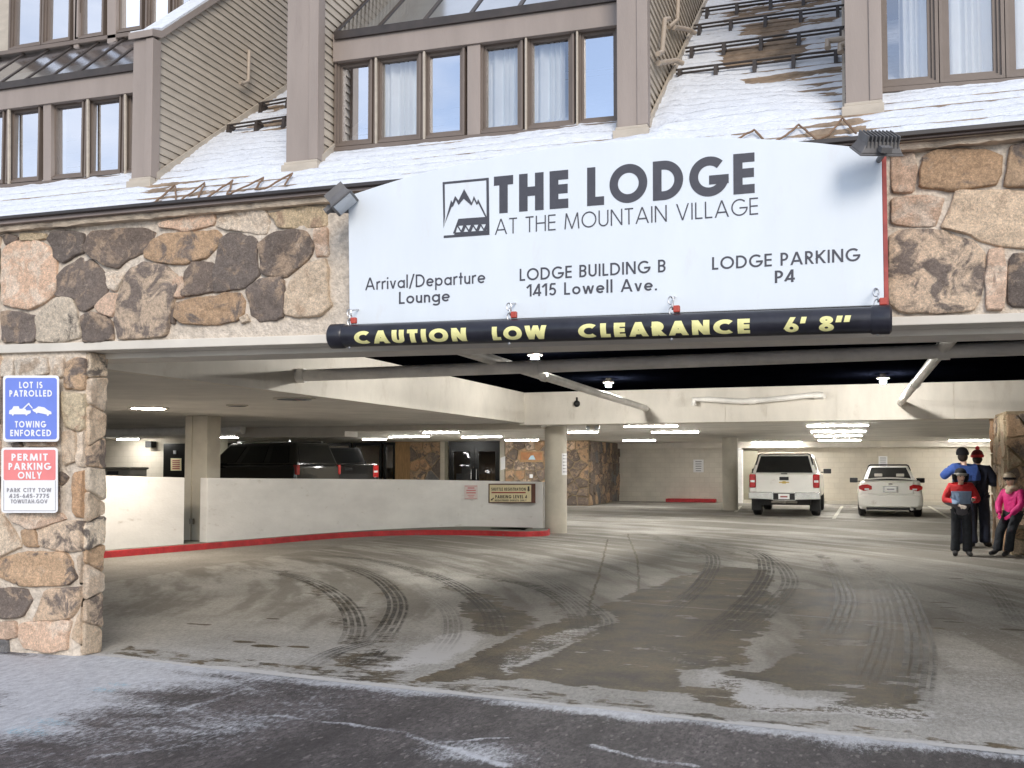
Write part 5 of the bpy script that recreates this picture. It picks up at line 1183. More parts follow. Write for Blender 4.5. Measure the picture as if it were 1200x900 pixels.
mb = MB(); mb.box(cA[0], cB[0], cb[1], cb[1]+.42, 0, 2.418); mb.build('shaft', M['column'], sq, bevel=.012)
mb = MB(); cC = onY(224.5, 600, cb[1]); mb.box(cA[0]+.004, cC[0], cb[1]-.03, cb[1]+.01, .02, 2.415); mb.build('pilaster', M['column'], sq, bevel=.008)
mb = MB(); q = onY(224, 611, cb[1]-.05); mb.box(q[0]-.04, q[0]+.04, cb[1]-.06, cb[1]-.002, q[2]-.05, q[2]+.05); mb.build('socket_box', M['bin'], sq, bevel=.006)
def round_col(x, y, r_, zt, label):
    mb = MB(); mb.tube([(x,y,0),(x,y,.02),(x,y,zt)], r_, 40); o = mb.build('round_column', M['column'], None, smooth=True); return tag(o, label, 'column', 'round concrete columns')
q = onZ(650, 624.5); col1 = round_col(q[0], q[1]+.1, .245, 2.358, 'round tan concrete column at the right end of the white low wall')
q = onZ(855.5, 598); round_col(q[0], q[1]+.1, .25, 2.418, 'round concrete column standing left of the white pickup')
q = onZ(662, 545, 1.5)
t = empty('column_notice', (col1.location.x, 0, 0), 'narrow white notice strapped to the round column', 'notice')
c1 = onZ(650, 624.5); mb = MB()
ang0 = R(-25)
vs = []
for k_ in range(5):
    a = R(-42+k_*11); vs.append((c1[0]+.253*math.cos(a), c1[1]+.1+.253*math.sin(a)))
mb.add([(x, y, 1.28) for x, y in vs]+[(x, y, 1.76) for x, y in vs], [(i, i+1, 6+i, 5+i) for i in range(4)]); mb.build('sheet', M['white_sign'], t)
mb = MB()
for z_ in np.linspace(1.34, 1.70, 6): mb.add([(c1[0]+.2545*math.cos(R(a)), c1[1]+.1+.2545*math.sin(R(a)), z) for z in (z_, z_+.02) for a in (-36, -25, -8)], [(0,1,4,3),(1,2,5,4)])
mb.build('print', M['grey_ink'], t)

# ------------------------------------------------------------------ pipes under the void ceiling
def pipe(pts, r_, label, name='sprinkler_pipe', joints=()):
    mb = MB(); mb.tube(pts, r_, 16)
    P = [np.array(p, float) for p in pts]
    for k_, f_ in joints:
        a = lerp(P[k_], P[k_+1], f_); d = (P[k_+1]-P[k_])/np.linalg.norm(P[k_+1]-P[k_]); mb.tube([a-d*.06, a+d*.06], r_*1.22, 16)
    o = mb.build(name, M['pipe'], None, smooth=True); return tag(o, label, 'pipe', 'white painted pipes under the ceiling')
y4 = 4.56; a, b_ = onY(346, 440.5, y4), onY(1210, 407.5, y4); b2 = b_+(b_-a)*(XR-b_[0])/(b_[0]-a[0]); a2 = a+(b_-a)*(XL-a[0])/(b_[0]-a[0])
pipe([a2, b2], .074, 'long white pipe running straight across the garage mouth below the clearance bar', joints=((0,.004),(0,.26),(0,.62)))
a, b_ = onY(757, 478.5, 13.7), onX(540, 410, onY(757, 478.5, 13.7)[0]); pipe([b_+(b_-a)*.25, b_, a], .062, 'white pipe running back diagonally from the clearance bar to the cross beam, left one', joints=((1,.3),))
a = onY(1055, 472, 13.7); b_ = onX(1118, 392, a[0]); pipe([b_+(b_-a)*.25, b_, a], .062, 'white pipe running back to the cross beam above the white sedan, right one', joints=((1,.55),))
pts = [onY(x, y, 13.55) for x, y in ((813,468),(830,468),(870,470.5),(893,469),(920,466.5),(946,463.5),(963,463))]
pipe([pts[0]+np.array([0,.0,-.12])]+pts+[pts[-1]+np.array([.02,.1,-.02])], .055, 'bent white drain pipe along the top of the cross beam', 'drain_pipe', joints=((3,.5),(6,.7)))
mb = MB(); a, b_ = onY(100, 508, 13.9), onY(284, 503.5, 13.9); mb.tube([a, b_], .10, 20); mb.tube([b_-np.array([.05,0,0]), b_+np.array([.02,0,0])], .112, 20); q = lerp(a, b_, .78); mb.tube([q+np.array([0,0,.05]), q+np.array([0,0,.22])], .02, 8)
tag(mb.build('duct', M['pipe'], None, smooth=True), 'thick tan duct along the ceiling above the square column', 'duct')
mb = MB(); q = onY(888-160, 388, 2)
# ------------------------------------------------------------------ lamps
def fluoro(c, L_, label, first=[]):
    if not first:
        t = empty('fluorescent_light', (0,0,0), label, 'ceiling light', 'fluorescent lights on the garage ceiling')
        mb = MB(); mb.box(-.62, .62, -.07, .07, -.02, .0); mb.box(-.62, -.606, -.06, .06, -.05, -.02); mb.box(.606, .62, -.06, .06, -.05, -.02); mb.build('housing', M['lamp_body'], t)
        mb = MB(); mb.prism([(-.605,-.05,-.022),(-.605,.05,-.022),(-.605,.04,-.045),(-.605,-.04,-.045)], (1.21,0,0)); mb.build('diffuser', M['lamp_tube'], t)
        first.append(t)
    else: t = copy_tree(first[0]); t['label'] = label
    t.location = tuple(c); t.scale = (L_/1.24, 1, 1); return t
def fl_px(x0, x1, y, label, z=2.41):
    a, b_ = onZ(x0, y, z-.05), onZ(x1, y, z-.05); c_ = (a+b_)/2; c_[2] = z; L_ = min(2.6, abs((b_-a)@np.array([1,0,0])))
    fluoro(c_, L_, label)
fl_px(944.5,1018,499.8,'long fluorescent light above the gap between pickup and sedan, nearest of the row of four'); fl_px(949.5,1015,506.5,'fluorescent light above the gap between pickup and sedan, second of the row of four')
fl_px(954,1010.5,511.6,'fluorescent light above the gap between pickup and sedan, third of the row of four'); fl_px(958.5,1009,516.6,'fluorescent light above the gap between pickup and sedan, farthest of the row of four')
fl_px(729,797,500.6,'fluorescent light right of the round column, nearest to the cross beam'); fl_px(762,821,507.3,'fluorescent light left of the pickup, in front of the cream wall'); fl_px(729,770,517,'small far fluorescent light near the dark stone wall')
fl_px(664,703,507.4,'fluorescent light just right of the top of the round column'); fl_px(1112,1163,516.8,'lone fluorescent light above the people at the right')
fl_px(493,542,507.8,'fluorescent light above the glass doors, nearest'); fl_px(452,508,512.6,'fluorescent light above the stone wall left of the glass doors'); fl_px(538,592,512.8,'fluorescent light above the glass doors, second row')
fl_px(423,456,515.6,'fluorescent light above the lobby windows'); fl_px(590,634,516.5,'fluorescent light above the lit stone wall'); fl_px(134,168,515.4,'fluorescent light left of the square column, beside the tan wall'); fl_px(256,284,513.2,'fluorescent light just right of the square column'); fl_px(180,206,517.5,'faint fluorescent light above the dark service door')
fl_px(880,940,519,'far fluorescent light above the pickup bonnet')
def bulb(px_, z, label, first=[]):
    c_ = onZ(*px_, z); t = empty('ceiling_lamp', c_, label, 'ceiling lamp', 'bare lamps in the black ceiling')
    mb = MB(); mb.tube([c_+np.array([0,0,.05]), c_+np.array([0,0,.02])], .10, 20); mb.tube([c_+np.array([0,0,.10]), c_+np.array([0,0,.05])], .05, 12); mb.build('reflector', M['bin'], t)
    mb = MB(); mb.ball(c_-np.array([0,0,.03]), .052, 14, 8, sc=(1,1,.6)); mb.build('bulb', M['lamp_warm'], t, smooth=True)
bulb((627,418), 2.95, 'glowing lamp in the black ceiling between the two crossing pipes, nearest'); bulb((713,450), 2.95, 'glowing lamp in the black ceiling beside the left diagonal pipe'); bulb((1035,445), 2.95, 'glowing lamp in the black ceiling above the sedan')
def recess(px_, label, m, r_=.22):
    c_ = onZ(*px_, 2.42); t = empty('recessed_lamp', c_, label, 'ceiling lamp'); mb = MB(); mb.tube([c_+np.array([0,0,-.02]), c_+np.array([0,0,.0])], r_*1.2, 28); mb.build('ring', M['lamp_body'], t)
    mb = MB(); mb.disc(c_-np.array([0,0,.022]), (0,0,-1), r_, 28); mb.build('lens', M[m], t)
recess((174,477.5), 'warm lit recessed lamp in the soffit above the left wall panel', 'lamp_soffit', .26); recess((345,466.5), 'unlit pale recessed lamp in the soffit, right of the warm one', 'flood_glass', .24); recess((278,474.5), 'unlit recessed lamp in the soffit, between warm lamp and drop beam', 'flood_glass', .14)
c_ = onY(696, 500.5, 14.6); t = empty('emergency_light', c_, 'small twin emergency light under the cross beam right of the round column', 'emergency light')
mb = MB(); mb.box(c_[0]-.14, c_[0]+.14, 14.5, 14.6, c_[2]-.04, c_[2]+.05); mb.build('case', M['lamp_body'], t, bevel=.01)
for s_ in (-1, 1): mb = MB(); mb.ball((c_[0]+s_*.10, 14.46, c_[2]-.03), .05, 12, 8); mb.build('lamp_head', M['flood_glass'], t, smooth=True)
c_ = onY(672, 470, 13.6)
mb = MB(); mb.ball(onY(676, 473, 13.62), .07, 12, 8); mb.tube([onY(676,473,13.62), onY(676,466,13.68)], .02, 8); tag(mb.build('camera_dome', M['black'], None, smooth=True), 'small black dome on the cross beam beside the left diagonal pipe', 'security camera')

# ------------------------------------------------------------------ notices
def notice(l, r_, t_, b_, y, name, label, m='white_sign', ink='grey_ink', rows=5):
    o = empty(name, onY((l+r_)/2, b_, y), label, 'notice'); mb = MB(); mb.prism([onY(l,b_,y),onY(r_,b_,y),onY(r_,t_,y),onY(l,t_,y)], (0,.02,0)); mb.build('sheet', M[m], o)
    mb = MB(); rn = random.Random(l)
    for i in range(rows):
        yy = t_+(b_-t_)*(i+.75)/(rows+.6); e = (r_-l)*(.14+.12*rn.random()); hh = (b_-t_)/(rows*3.2); mb.prism([onY(l+e,yy+hh,y-.004),onY(r_-e,yy+hh,y-.004),onY(r_-e,yy,y-.004),onY(l+e,yy,y-.004)], (0,.002,0))
    mb.build('print', M[ink], o); return o
notice(812.5, 824.5, 538.5, 553.5, 33.95, 'wall_notice', 'white paper notice on the far cream wall'); notice(1029.5, 1040, 534.5, 548, 33.95, 'wall_notice', 'white paper notice on the tan wall above the sedan')
# shuttle sign on the end of the low wall
gx_, zt_ = V2[-9]; ysn = None
def onwall(px_, py_, off, seg=None):
    for i in range(1):
        a, b_ = (V2[-11][0], V2[-1][0]) if seg is None else (V2[seg][0], V2[seg+2][0]); n = np.array([-(b_-a)[1], (b_-a)[0]]); n /= np.linalg.norm(n)
        if n@(a-CAM[:2]) > 0: n = -n
        d = ray(px_, py_); s_ = (n@(a-CAM[:2])+off)/(n@d[:2]); p = CAM+d*s_; u = (p[:2]-a)@(b_-a)/((b_-a)@(b_-a))
        if -.001 <= u <= 1.001: best = p
    return p
def wplate(l, r_, t_, b_, off, name, m, par, back=.0, seg=None): 
    mb = MB(); q = [onwall(l,b_,off,seg), onwall(r_,b_,off,seg), onwall(r_,t_,off,seg), onwall(l,t_,off,seg)]
    if back: k2 = [onwall(l,b_,off-back,seg), onwall(r_,b_,off-back,seg), onwall(r_,t_,off-back,seg), onwall(l,t_,off-back,seg)]; mb.add(q+k2, [(0,1,2,3),(7,6,5,4),(0,1,5,4),(1,2,6,5),(2,3,7,6),(3,0,4,7)])
    else: mb.add(q, [(0,1,2,3)])
    return mb.build(name, m, par)
t = empty('shuttle_sign', onwall(600,589,.06), 'framed cream sign about shuttle and parking level on the white low wall', 'sign')
wplate(572.4, 627.5, 566.8, 589.5, .08, 'frame', M['brown'], t, .08); wplate(573.8, 622.5, 568.2, 588.2, .084, 'face', M['cream_sign'], t)
wplate(576, 616, 576.6, 578, .086, 'rule', M['maroon'], t)
wm = lambda x, y, l=0: onwall(x, y, .087)
letters('lettering', [('SHUTTLE REGISTRATION', .2, .2, (575.8,575), (616,575), 3.5), ('PARKING LEVEL 4', .22, .22, (580.5,584), (617.5,584), 3.8)], wm, M['dark_ink'], t)
letters('lettering', [('REGISTERED GUESTS ONLY', .2, .2, (580,587.4), (617,587.4), 2.0)], wm, M['dark_ink'], t)
mb = MB()
for q in ([(618.4,570),(620.4,570),(620.4,574),(621.2,574),(619.4,576.2),(617.6,574),(618.4,574)], [(575,586.5),(575.4,584.2),(576.2,585),(578.2,583),(579,583.8),(577,585.8),(577.6,586.4)]): mb.add([wm(*p) for p in q], [tuple(range(7))])
mb.build('arrow', M['dark_ink'], t)
M['pink_paper'] = mat('pinkish_paper', (.74, .66, .64), .6)
t = empty('wall_notice', onwall(552,585,.03,40), 'small white notice with red print on the low wall left of the cream sign', 'notice')
wplate(544, 559.8, 568.6, 585, .03, 'sheet', M['pink_paper'], t, .025, 40); mb = MB()
for y0_, y1_, l, r_ in ((569.4,570,545,559),(584,584.5,545,559),(571.2,572.6,548,556),(574,575.4,546.5,557.5),(576.8,578.2,546.5,557.5),(580,580.8,548,556),(582,582.8,549,555)): mb.add([onwall(l,y1_,.034,40),onwall(r_,y1_,.034,40),onwall(r_,y0_,.034,40),onwall(l,y0_,.034,40)], [(0,1,2,3)])
mb.build('print', mat('red_print', (.62, .22, .22), .6), t)

# ------------------------------------------------------------------ right inner pillar
XPL = onX(1163, 560, 0)[0] if False else None
pc = onZ(1184, 650); px0 = pc[0]; py0 = pc[1]+.25
ql = onX(1163, 560, px0); ydep = max(.8, ql[1]-py0)
T = empty('stone_pillar', (px0+.6, py0+.5, 0), 'inner stone pillar at the right edge beside the people', 'pillar')
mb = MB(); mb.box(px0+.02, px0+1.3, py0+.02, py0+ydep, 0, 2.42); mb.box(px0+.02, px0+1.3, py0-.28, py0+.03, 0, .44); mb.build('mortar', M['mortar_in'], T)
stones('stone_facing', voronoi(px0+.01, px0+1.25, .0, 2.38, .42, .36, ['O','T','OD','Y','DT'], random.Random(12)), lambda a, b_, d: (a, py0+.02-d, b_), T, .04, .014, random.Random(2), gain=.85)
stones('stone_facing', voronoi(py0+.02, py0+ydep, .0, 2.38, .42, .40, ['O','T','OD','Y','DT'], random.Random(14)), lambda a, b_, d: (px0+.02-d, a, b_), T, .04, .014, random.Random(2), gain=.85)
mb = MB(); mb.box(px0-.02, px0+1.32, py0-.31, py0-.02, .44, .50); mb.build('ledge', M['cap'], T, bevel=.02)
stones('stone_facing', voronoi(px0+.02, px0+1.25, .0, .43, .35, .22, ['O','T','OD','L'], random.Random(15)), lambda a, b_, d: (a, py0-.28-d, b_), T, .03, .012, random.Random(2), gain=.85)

# ------------------------------------------------------------------ lobby front at the back of the garage
LY = 29.0
Lb = empty('lobby_front', (-13, LY, 0), 'dark stone lobby front with black glass doors behind the white low wall', 'lobby front')
lx = lambda p, y=LY: onY(p, 540, y)[0]
mb = MB()
def wallx(p0, p1, z0, z1, m, name, y0=LY, d=.25): mb = MB(); mb.box(lx(p0), lx(p1), y0, y0+d, z0, z1); return mb.build(name, M[m], Lb)
XS = lx(690)
def swall(p0, p1, codes, seed, gain=1.0, nm='stone_wall'):
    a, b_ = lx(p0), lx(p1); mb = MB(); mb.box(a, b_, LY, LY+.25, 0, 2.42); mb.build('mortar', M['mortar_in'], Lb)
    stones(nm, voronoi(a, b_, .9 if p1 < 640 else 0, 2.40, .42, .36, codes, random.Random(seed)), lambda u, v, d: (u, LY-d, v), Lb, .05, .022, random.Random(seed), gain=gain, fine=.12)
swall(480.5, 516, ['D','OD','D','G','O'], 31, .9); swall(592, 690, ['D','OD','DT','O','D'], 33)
a, b_ = LY, YB; mb = MB(); mb.box(XS-.25, XS-.002, LY+.25, YB+.1, 0, 2.42); mb.build('mortar', M['column_dark'], Lb)  # unlit side face: its shade is put into darker mortar and stones
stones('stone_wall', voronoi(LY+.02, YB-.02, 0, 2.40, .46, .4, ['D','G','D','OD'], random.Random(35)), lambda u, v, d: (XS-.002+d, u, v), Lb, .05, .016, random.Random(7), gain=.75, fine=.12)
wallx(516, 521, 0, 2.42, 'tan_wall', 'post'); wallx(525, 585.5, 2.22, 2.42, 'door_black', 'door_head'); wallx(521, 525, 0, 2.42, 'column_dark', 'post')
def door_leaf(p0, p1):
    a, b_ = lx(p0), lx(p1); mb = MB(); mb.box(a, a+.16, LY, LY+.08, 0, 2.22); mb.box(b_-.16, b_, LY, LY+.08, 0, 2.22); mb.box(a+.16, b_-.16, LY, LY+.08, 2.02, 2.22); mb.box(a+.16, b_-.16, LY, LY+.08, 0, .35); d = mb.build('door', M['door_black'], Lb)
    mb = MB(); mb.box(a+.16, b_-.16, LY+.035, LY+.045, .35, 2.02); mb.build('pane', M['lobby_glass'], d)
    mb = MB(); s_ = b_-.10 if p0 < 540 else a+.10; mb.tube([(s_, LY-.06, .95), (s_, LY-.06, 1.35)], .018, 8); mb.build('handle', M['steel'], d)
door_leaf(526.5, 555.5); door_leaf(556, 585)
mb = MB(); mb.box(lx(586), lx(591.5), LY-.03, LY+.2, 0, 2.42); mb.build('post', M['column'], Lb)
mb = MB(); q = [onY(x, y, LY-.045) for x, y in ((586.4,551),(592,549.5),(592,534.5),(586.4,536.5))]; mb.prism(q, (0,.012,0)); mb.build('notice', M['white_sign'], Lb)
# lobby windows
for p0, p1, nm in ((378,411,0),(413,447,1),(449,463,2)):
    a, b_ = lx(p0), lx(p1); mb = MB(); mb.box(a, a+.10, LY, LY+.1, 0, 2.40); mb.box(b_-.10, b_, LY, LY+.1, 0, 2.40); mb.box(a+.1, b_-.1, LY, LY+.1, 2.28, 2.40); mb.box(a+.1, b_-.1, LY, LY+.1, 0, .5); f = mb.build('window', M['door_black'], Lb)
    mb = MB(); mb.box(a+.1, b_-.1, LY+.045, LY+.055, .5, 2.28); mb.build('pane', M['lobby_glass'], f)
mb = MB(); mb.box(lx(463), lx(480.5), LY, LY+.2, 0, 2.42); mb.build('wood_wall', M['wood'], Lb)
mb = MB(); mb.box(lx(250), lx(378), LY, LY+.2, 0, 2.42); mb.build('dark_wall', M['door_black'], Lb)
# lit lobby room behind the glass
a, b_ = lx(378), lx(592); mb = MB(); z1 = 2.5
mb.add([(a,LY+.26,0),(b_,LY+.26,0),(b_,LY+3.4,0),(a,LY+3.4,0),(a,LY+.26,z1),(b_,LY+.26,z1),(b_,LY+3.4,z1),(a,LY+3.4,z1)], [(0,1,2,3),(7,6,5,4),(1,2,6,5),(2,3,7,6),(3,0,4,7)]); mb.build('lobby_room', mat('lobby_plaster', (.50, .36, .22), .8, 1.5, .1), Lb)
for p, yy in ((392, 31), (430, 31.2), (540, 31), (572, 31)):
    x = onY(p, 520, yy)[0]; mb = MB(); mb.box(x-.35, x+.35, yy-.25, yy+.25, 2.44, 2.48); mb.build('room_lamp', M['lobby_glow'], Lb)
mb = MB(); q = [onY(x, y, LY+1.2) for x, y in ((380,537),(392,537),(392,524),(380,524))]; mb.prism(q, (0,.04,0)); mb.build('picture', M['door_black'], Lb)
mb = MB(); q = [onY(x, y, LY+1.19) for x, y in ((382,533),(385,530),(390,529),(389,532),(384,534.5))]; mb.prism(q, (0,.005,0)); mb.build('picture_print', M['white_sign'], Lb)
for p in (548, 575, 436, 500): 
    x = onY(p, 540, LY+2.2)[0]; mb = MB(); mb.box(x-.5, x+.5, LY+2.2, LY+2.7, 0, 1.15); mb.box(x-.3, x+.3, LY+2.3, LY+2.5, 1.15, 1.55); mb.build('counter', M['white_sign'] if p == 548 else M['wood'], Lb)
# framed orange panel on the lit stones
t = empty('framed_poster', onY(622, 541, LY-.12), 'orange framed poster on the lit stone wall left of the round column', 'poster')
mb = MB(); q = [onY(x, y, LY-.10) for x, y in ((609,541.5),(636.5,541.5),(636.5,528.5),(609,528.5))]; mb.prism(q, (0,.05,0)); mb.build('frame', M['wood'], t)
mb = MB(); q = [onY(x, y, LY-.105) for x, y in ((610.5,539),(635,539),(635,530),(610.5,530))]; mb.prism(q, (0,.004,0)); mb.build('print', M['orange'], t)
mb = MB(); q = [onY(x, y, LY-.108) for x, y in ((619,538.6),(622,534),(625,533.4),(627.5,538.6))]; mb.prism(q, (0,.003,0)); mb.build('picture', mat('pale_blue', (.5,.68,.8), .6), t)
c_ = onY(622.5, 558, LY-.08); mb = MB(); mb.box(c_[0]-.06, c_[0]+.06, LY-.10, LY-.03, c_[2]-.07, c_[2]+.07); tag(mb.build('wall_switch', M['white_sign'], None, bevel=.01), 'small white box on the stone wall just above the low wall', 'switch box')
# service door, bin
a, b_ = onY(190.5, 545, 21.9), onY(217.5, 545, 21.9); t = empty('service_door', ((a[0]+b_[0])/2, 21.95, 0), 'black service door with a paper notice left of the square column', 'door')
mb = MB(); mb.box(a[0], b_[0], 21.93, 22.02, 0, 2.24); mb.build('leaf', M['door_black'], t, bevel=.01)
mb = MB(); q = [onY(x, y, 21.92) for x, y in ((200,551.5),(212.5,551.5),(212.5,537),(200,537))]; mb.prism(q, (0,.005,0)); mb.build('notice', M['cream_sign'], t)
mb = MB()
for i in range(5): mb.prism([onY(x, y, 21.917) for x, y in ((202,540.6+i*2.3),(210.6,540.6+i*2.3),(210.6,539.4+i*2.3),(202,539.4+i*2.3))], (0,.002,0))
mb.build('print', M['maroon'], t)
mb = MB(); a, b_ = onY(204.5, 536, 21.9), onY(206, 530, 21.9); mb.box(a[0]-.05, a[0]+.05, 21.89, 21.93, b_[2]-.06, b_[2]+.06); mb.build('lock', M['steel'], t)
a, b_ = onY(122, 552, 12.0), onY(151.5, 547.5, 12.0); t = empty('grit_bin', ((a[0]+b_[0])/2, 12.2, 0), 'grey box bin behind the white low wall beside the stone pillar', 'bin')
mb = MB(); mb.box(a[0], b_[0], 12, 12.6, 0, b_[2]-.05); mb.build('body', M['bin'], t, bevel=.02); mb = MB(); mb.box(a[0]-.03, b_[0]+.03, 11.97, 12.63, b_[2]-.05, b_[2]+.0); mb.build('lid', M['bin'], t, bevel=.02)
mb = MB(); mb.box(a[0]+.12, a[0]+.40, 11.96, 12.0, b_[2]-.17, b_[2]-.09); mb.build('slot', M['black'], t)
c_ = onY(178, 520.5, 21.9); mb = MB(); mb.box(c_[0]-.13, c_[0]+.13, 21.7, 21.98, c_[2]-.12, c_[2]+.10); tag(mb.build('wall_speaker', M['black'], None, bevel=.02), 'small black box high on the tan wall left of the service door', 'wall box')

# ------------------------------------------------------------------ vehicles (nose towards +y, origin on the ground)
def bring(y, hl, hm, ht, z0, zm, z1, lip=.05):
    r_ = [(hl, z0), (hm-.02, z0+.08), (hm, zm), (ht+.012, z1-lip), (ht-.04, z1)]
    return [(x, y, z) for x, z in r_]+[(-x, y, z) for x, z in r_[::-1]]
def body_loft(secs): return [bring(*s) for s in secs]
def wheel(par, x, y, r_, wd, m_rim='chrome', wr=None):
    s_ = 1 if x > 0 else -1; wr = wr or r_*.62
    mb = MB(); rings = []
    for d, q in ((-wd/2, r_*.80), (-wd/2+.02, r_*.95), (-wd/2+.05, r_), (wd/2-.05, r_), (wd/2-.02, r_*.95), (wd/2, r_*.80), (wd/2-.02, wr)):
        rings.append([(x+s_*d, y+q*math.cos(2*math.pi*k/28), r_+q*math.sin(2*math.pi*k/28)) for k in range(28)])
    mb.loft(rings); o = mb.build('wheel', M['black'], par, local=True, smooth=True)
    mb = MB()
    for k in range(5):
        a = 2*math.pi*k/5; c_, s2 = math.cos(a), math.sin(a); xx = x+s_*(wd/2-.015)
        p = [(xx, y+c_*.05-s2*.05, r_+s2*.05+c_*.05), (xx, y+c_*.05+s2*.05, r_+s2*.05-c_*.05), (xx, y+c_*wr+s2*.035, r_+s2*wr-c_*.035), (xx, y+c_*wr-s2*.035, r_+s2*wr+c_*.035)]
        mb.prism(p, (-s_*.03, 0, 0))
    mb.disc((x+s_*(wd/2-.035), y, r_), (s_, 0, 0), wr*1.02, 28); mb.build('rim', M[m_rim], o, local=True)
    return o
def panel(c4, ins, off, mb, th=.006):
    """inset plate on quad (bl, br, tr, tl), pushed out along its normal"""
    bl, br, tr, tl = [np.array(p, float) for p in c4]; l, r_, b_, t = ins
    P = lambda u, v: (bl*(1-u)+br*u)*(1-v)+(tl*(1-u)+tr*u)*v
    n = np.cross(br-bl, tl-bl); n /= np.linalg.norm(n)
    q = [P(l, b_)+n*off, P(1-r_, b_)+n*off, P(1-r_, 1-t)+n*off, P(l, 1-t)+n*off]; mb.prism(q, n*th)
def house(par, base, topr, name, m, bev=.05):
    """greenhouse frustum: base/top = (hw, y0, y1, z)"""
    mb = MB(); hw, y0, y1, z = base; hw2, a0, a1, z2 = topr
    v = [(-hw,y0,z),(hw,y0,z),(hw,y1,z),(-hw,y1,z),(-hw2,a0,z2),(hw2,a0,z2),(hw2,a1,z2),(-hw2,a1,z2)]
    mb.add(v, [(3,2,1,0),(4,5,6,7),(0,1,5,4),(1,2,6,5),(2,3,7,6),(3,0,4,7)]); mb.build(name, m, par, local=True, bevel=bev, seg=3)
    back = (v[0], v[1], v[5], v[4]); right = (v[1], v[2], v[6], v[5]); left = (v[3], v[0], v[4], v[7]); front = (v[2], v[3], v[7], v[6])
    return back, right, left, front
def bx(par, name, m, x0, x1, y0, y1, z0, z1, bev=.01): mb = MB(); mb.box(x0,x1,y0,y1,z0,z1); return mb.build(name, M[m], par, local=True, bevel=bev)
def mirror(par, x, y, z, m='black'):
    s_ = 1 if x > 0 else -1; mb = MB(); mb.box(x, x+s_*.24, y-.06, y+.06, z-.07, z+.08) if s_ > 0 else mb.box(x-.24, x, y-.06, y+.06, z-.07, z+.08); mb.box(min(x, x-s_*.08), max(x, x-s_*.08), y-.02, y+.03, z-.05, z-.01)
    mb.build('mirror', M[m], par, local=True, bevel=.03, seg=3)
def pickup(loc, rz, label, paint, capped=True, name='pickup_truck'):
    t = empty(name, loc, label, 'pickup', None, rz); P = M[paint]
    mb = MB(); mb.loft(body_loft([(-2.86,.86,.975,.95,.62,.85,1.25),(-2.80,.9,1.0,.97,.56,.85,1.265),(-1.0,.9,1.01,.98,.50,.85,1.265),(1.1,.9,1.01,.97,.50,.85,1.22),(1.9,.9,1.0,.94,.5,.85,1.16),(2.6,.88,.97,.88,.5,.8,1.10),(2.85,.8,.9,.8,.55,.8,1.0)])); mb.build('body', P, t, local=True, bevel=.025, smooth=False)
    cab = house(t, (.93,-1.0,1.25,1.24), (.74,-.85,.45,1.83), 'cab', P, .07)
    g_ = MB()
    for f, i in ((cab[1], (.05,.05,.12,.16)), (cab[2], (.05,.05,.12,.16)), (cab[3], (.06,.06,.08,.12))): panel(f, i, .004, g_)
    if not capped: panel(cab[0], (.1,.1,.12,.16), .004, g_)
    g_.build('side_glass', M['car_glass'], t, local=True)
    if capped:
        cp = house(t, (.90,-2.83,-.98,1.262), (.735,-2.62,-.95,1.80), 'bed_cap', P, .05)
        g_ = MB(); panel(cp[0], (.055,.055,.03,.08), .005, g_, .012); g_.build('rear_window', M['car_glass'], t, local=True, bevel=.006)
        g_ = MB(); panel(cp[1], (.06,.05,.18,.2), .004, g_); panel(cp[2], (.05,.06,.18,.2), .004, g_); g_.build('side_glass', M['car_glass'], t, local=True)
        mb = MB(); mb.tube([(-.80,-2.72,1.50),(-.735,-2.64,1.79),(-.66,-2.63,1.825),(.66,-2.63,1.825),(.735,-2.64,1.79),(.80,-2.72,1.50)], .022, 8); mb.build('cap_trim', M['black'], t, local=True, smooth=True)
        mb = MB(); mb.box(-.09,.09,-2.86,-2.80,1.235,1.262); mb.build('latch', M['black'], t, local=True)
    tg = bx(t, 'tailgate', paint, -.795, .795, -2.905, -2.84, .70, 1.235, .02)
    bx(tg, 'handle', 'black', -.13, .13, -2.925, -2.90, 1.06, 1.16, .02)
    mb = MB(); mb.prism([(-.15,-2.918,.985),(-.06,-2.918,.985),(-.05,-2.918,.965),(.05,-2.918,.965),(.06,-2.918,.985),(.15,-2.918,.985),(.13,-2.918,1.015),(.05,-2.918,1.015),(.045,-2.918,1.035),(-.045,-2.918,1.035),(-.05,-2.918,1.015),(-.13,-2.918,1.015)], (0,.015,0)); 
    if capped: mb.build('badge', M['gold'], tg, local=True)
    mb = MB(); mb.box(-.76,.76,-2.912,-2.90,.80,.815); mb.box(-.76,.76,-2.912,-2.90,1.19,1.205); mb.build('crease', P, tg, local=True)
    for s_ in (-1, 1):
        l = bx(t, 'tail_light', 'tail', min(s_*.80,s_*.985), max(s_*.80,s_*.985), -2.90, -2.70, .84, 1.235, .03)
        mb = MB(); mb.box(min(s_*.83,s_*.95), max(s_*.83,s_*.95), -2.908, -2.89, 1.0, 1.06); mb.build('reverse_lamp', M['tail_white'], l, local=True)
        bx(t, 'mud_flap', 'black', min(s_*.68,s_*.98), max(s_*.68,s_*.98), -2.30, -2.28, .16, .66, .01)
        mirror(t, s_*1.0, .75, 1.30)
    bp = MB(); bp.loft([[(x, y, z) for x, z in ((-1.0,.52),(-1.0,.72),(-.3,.72),(-.28,.69),(.28,.69),(.3,.72),(1.0,.72),(1.0,.52),(.34,.50),(.30,.47),(-.30,.47),(-.34,.50))] for y in (-2.86,-3.03)]); b_ = bp.build('bumper', M['chrome'], t, local=True, bevel=.02)
    mb = MB(); mb.box(-.30,.30,-3.04,-3.02,.50,.685); mb.build('plate_recess', M['black'], b_, local=True)
    mb = MB(); mb.box(-.155,.155,-3.05,-3.038,.52,.67); mb.build('number_plate', M['plate'], b_, local=True)
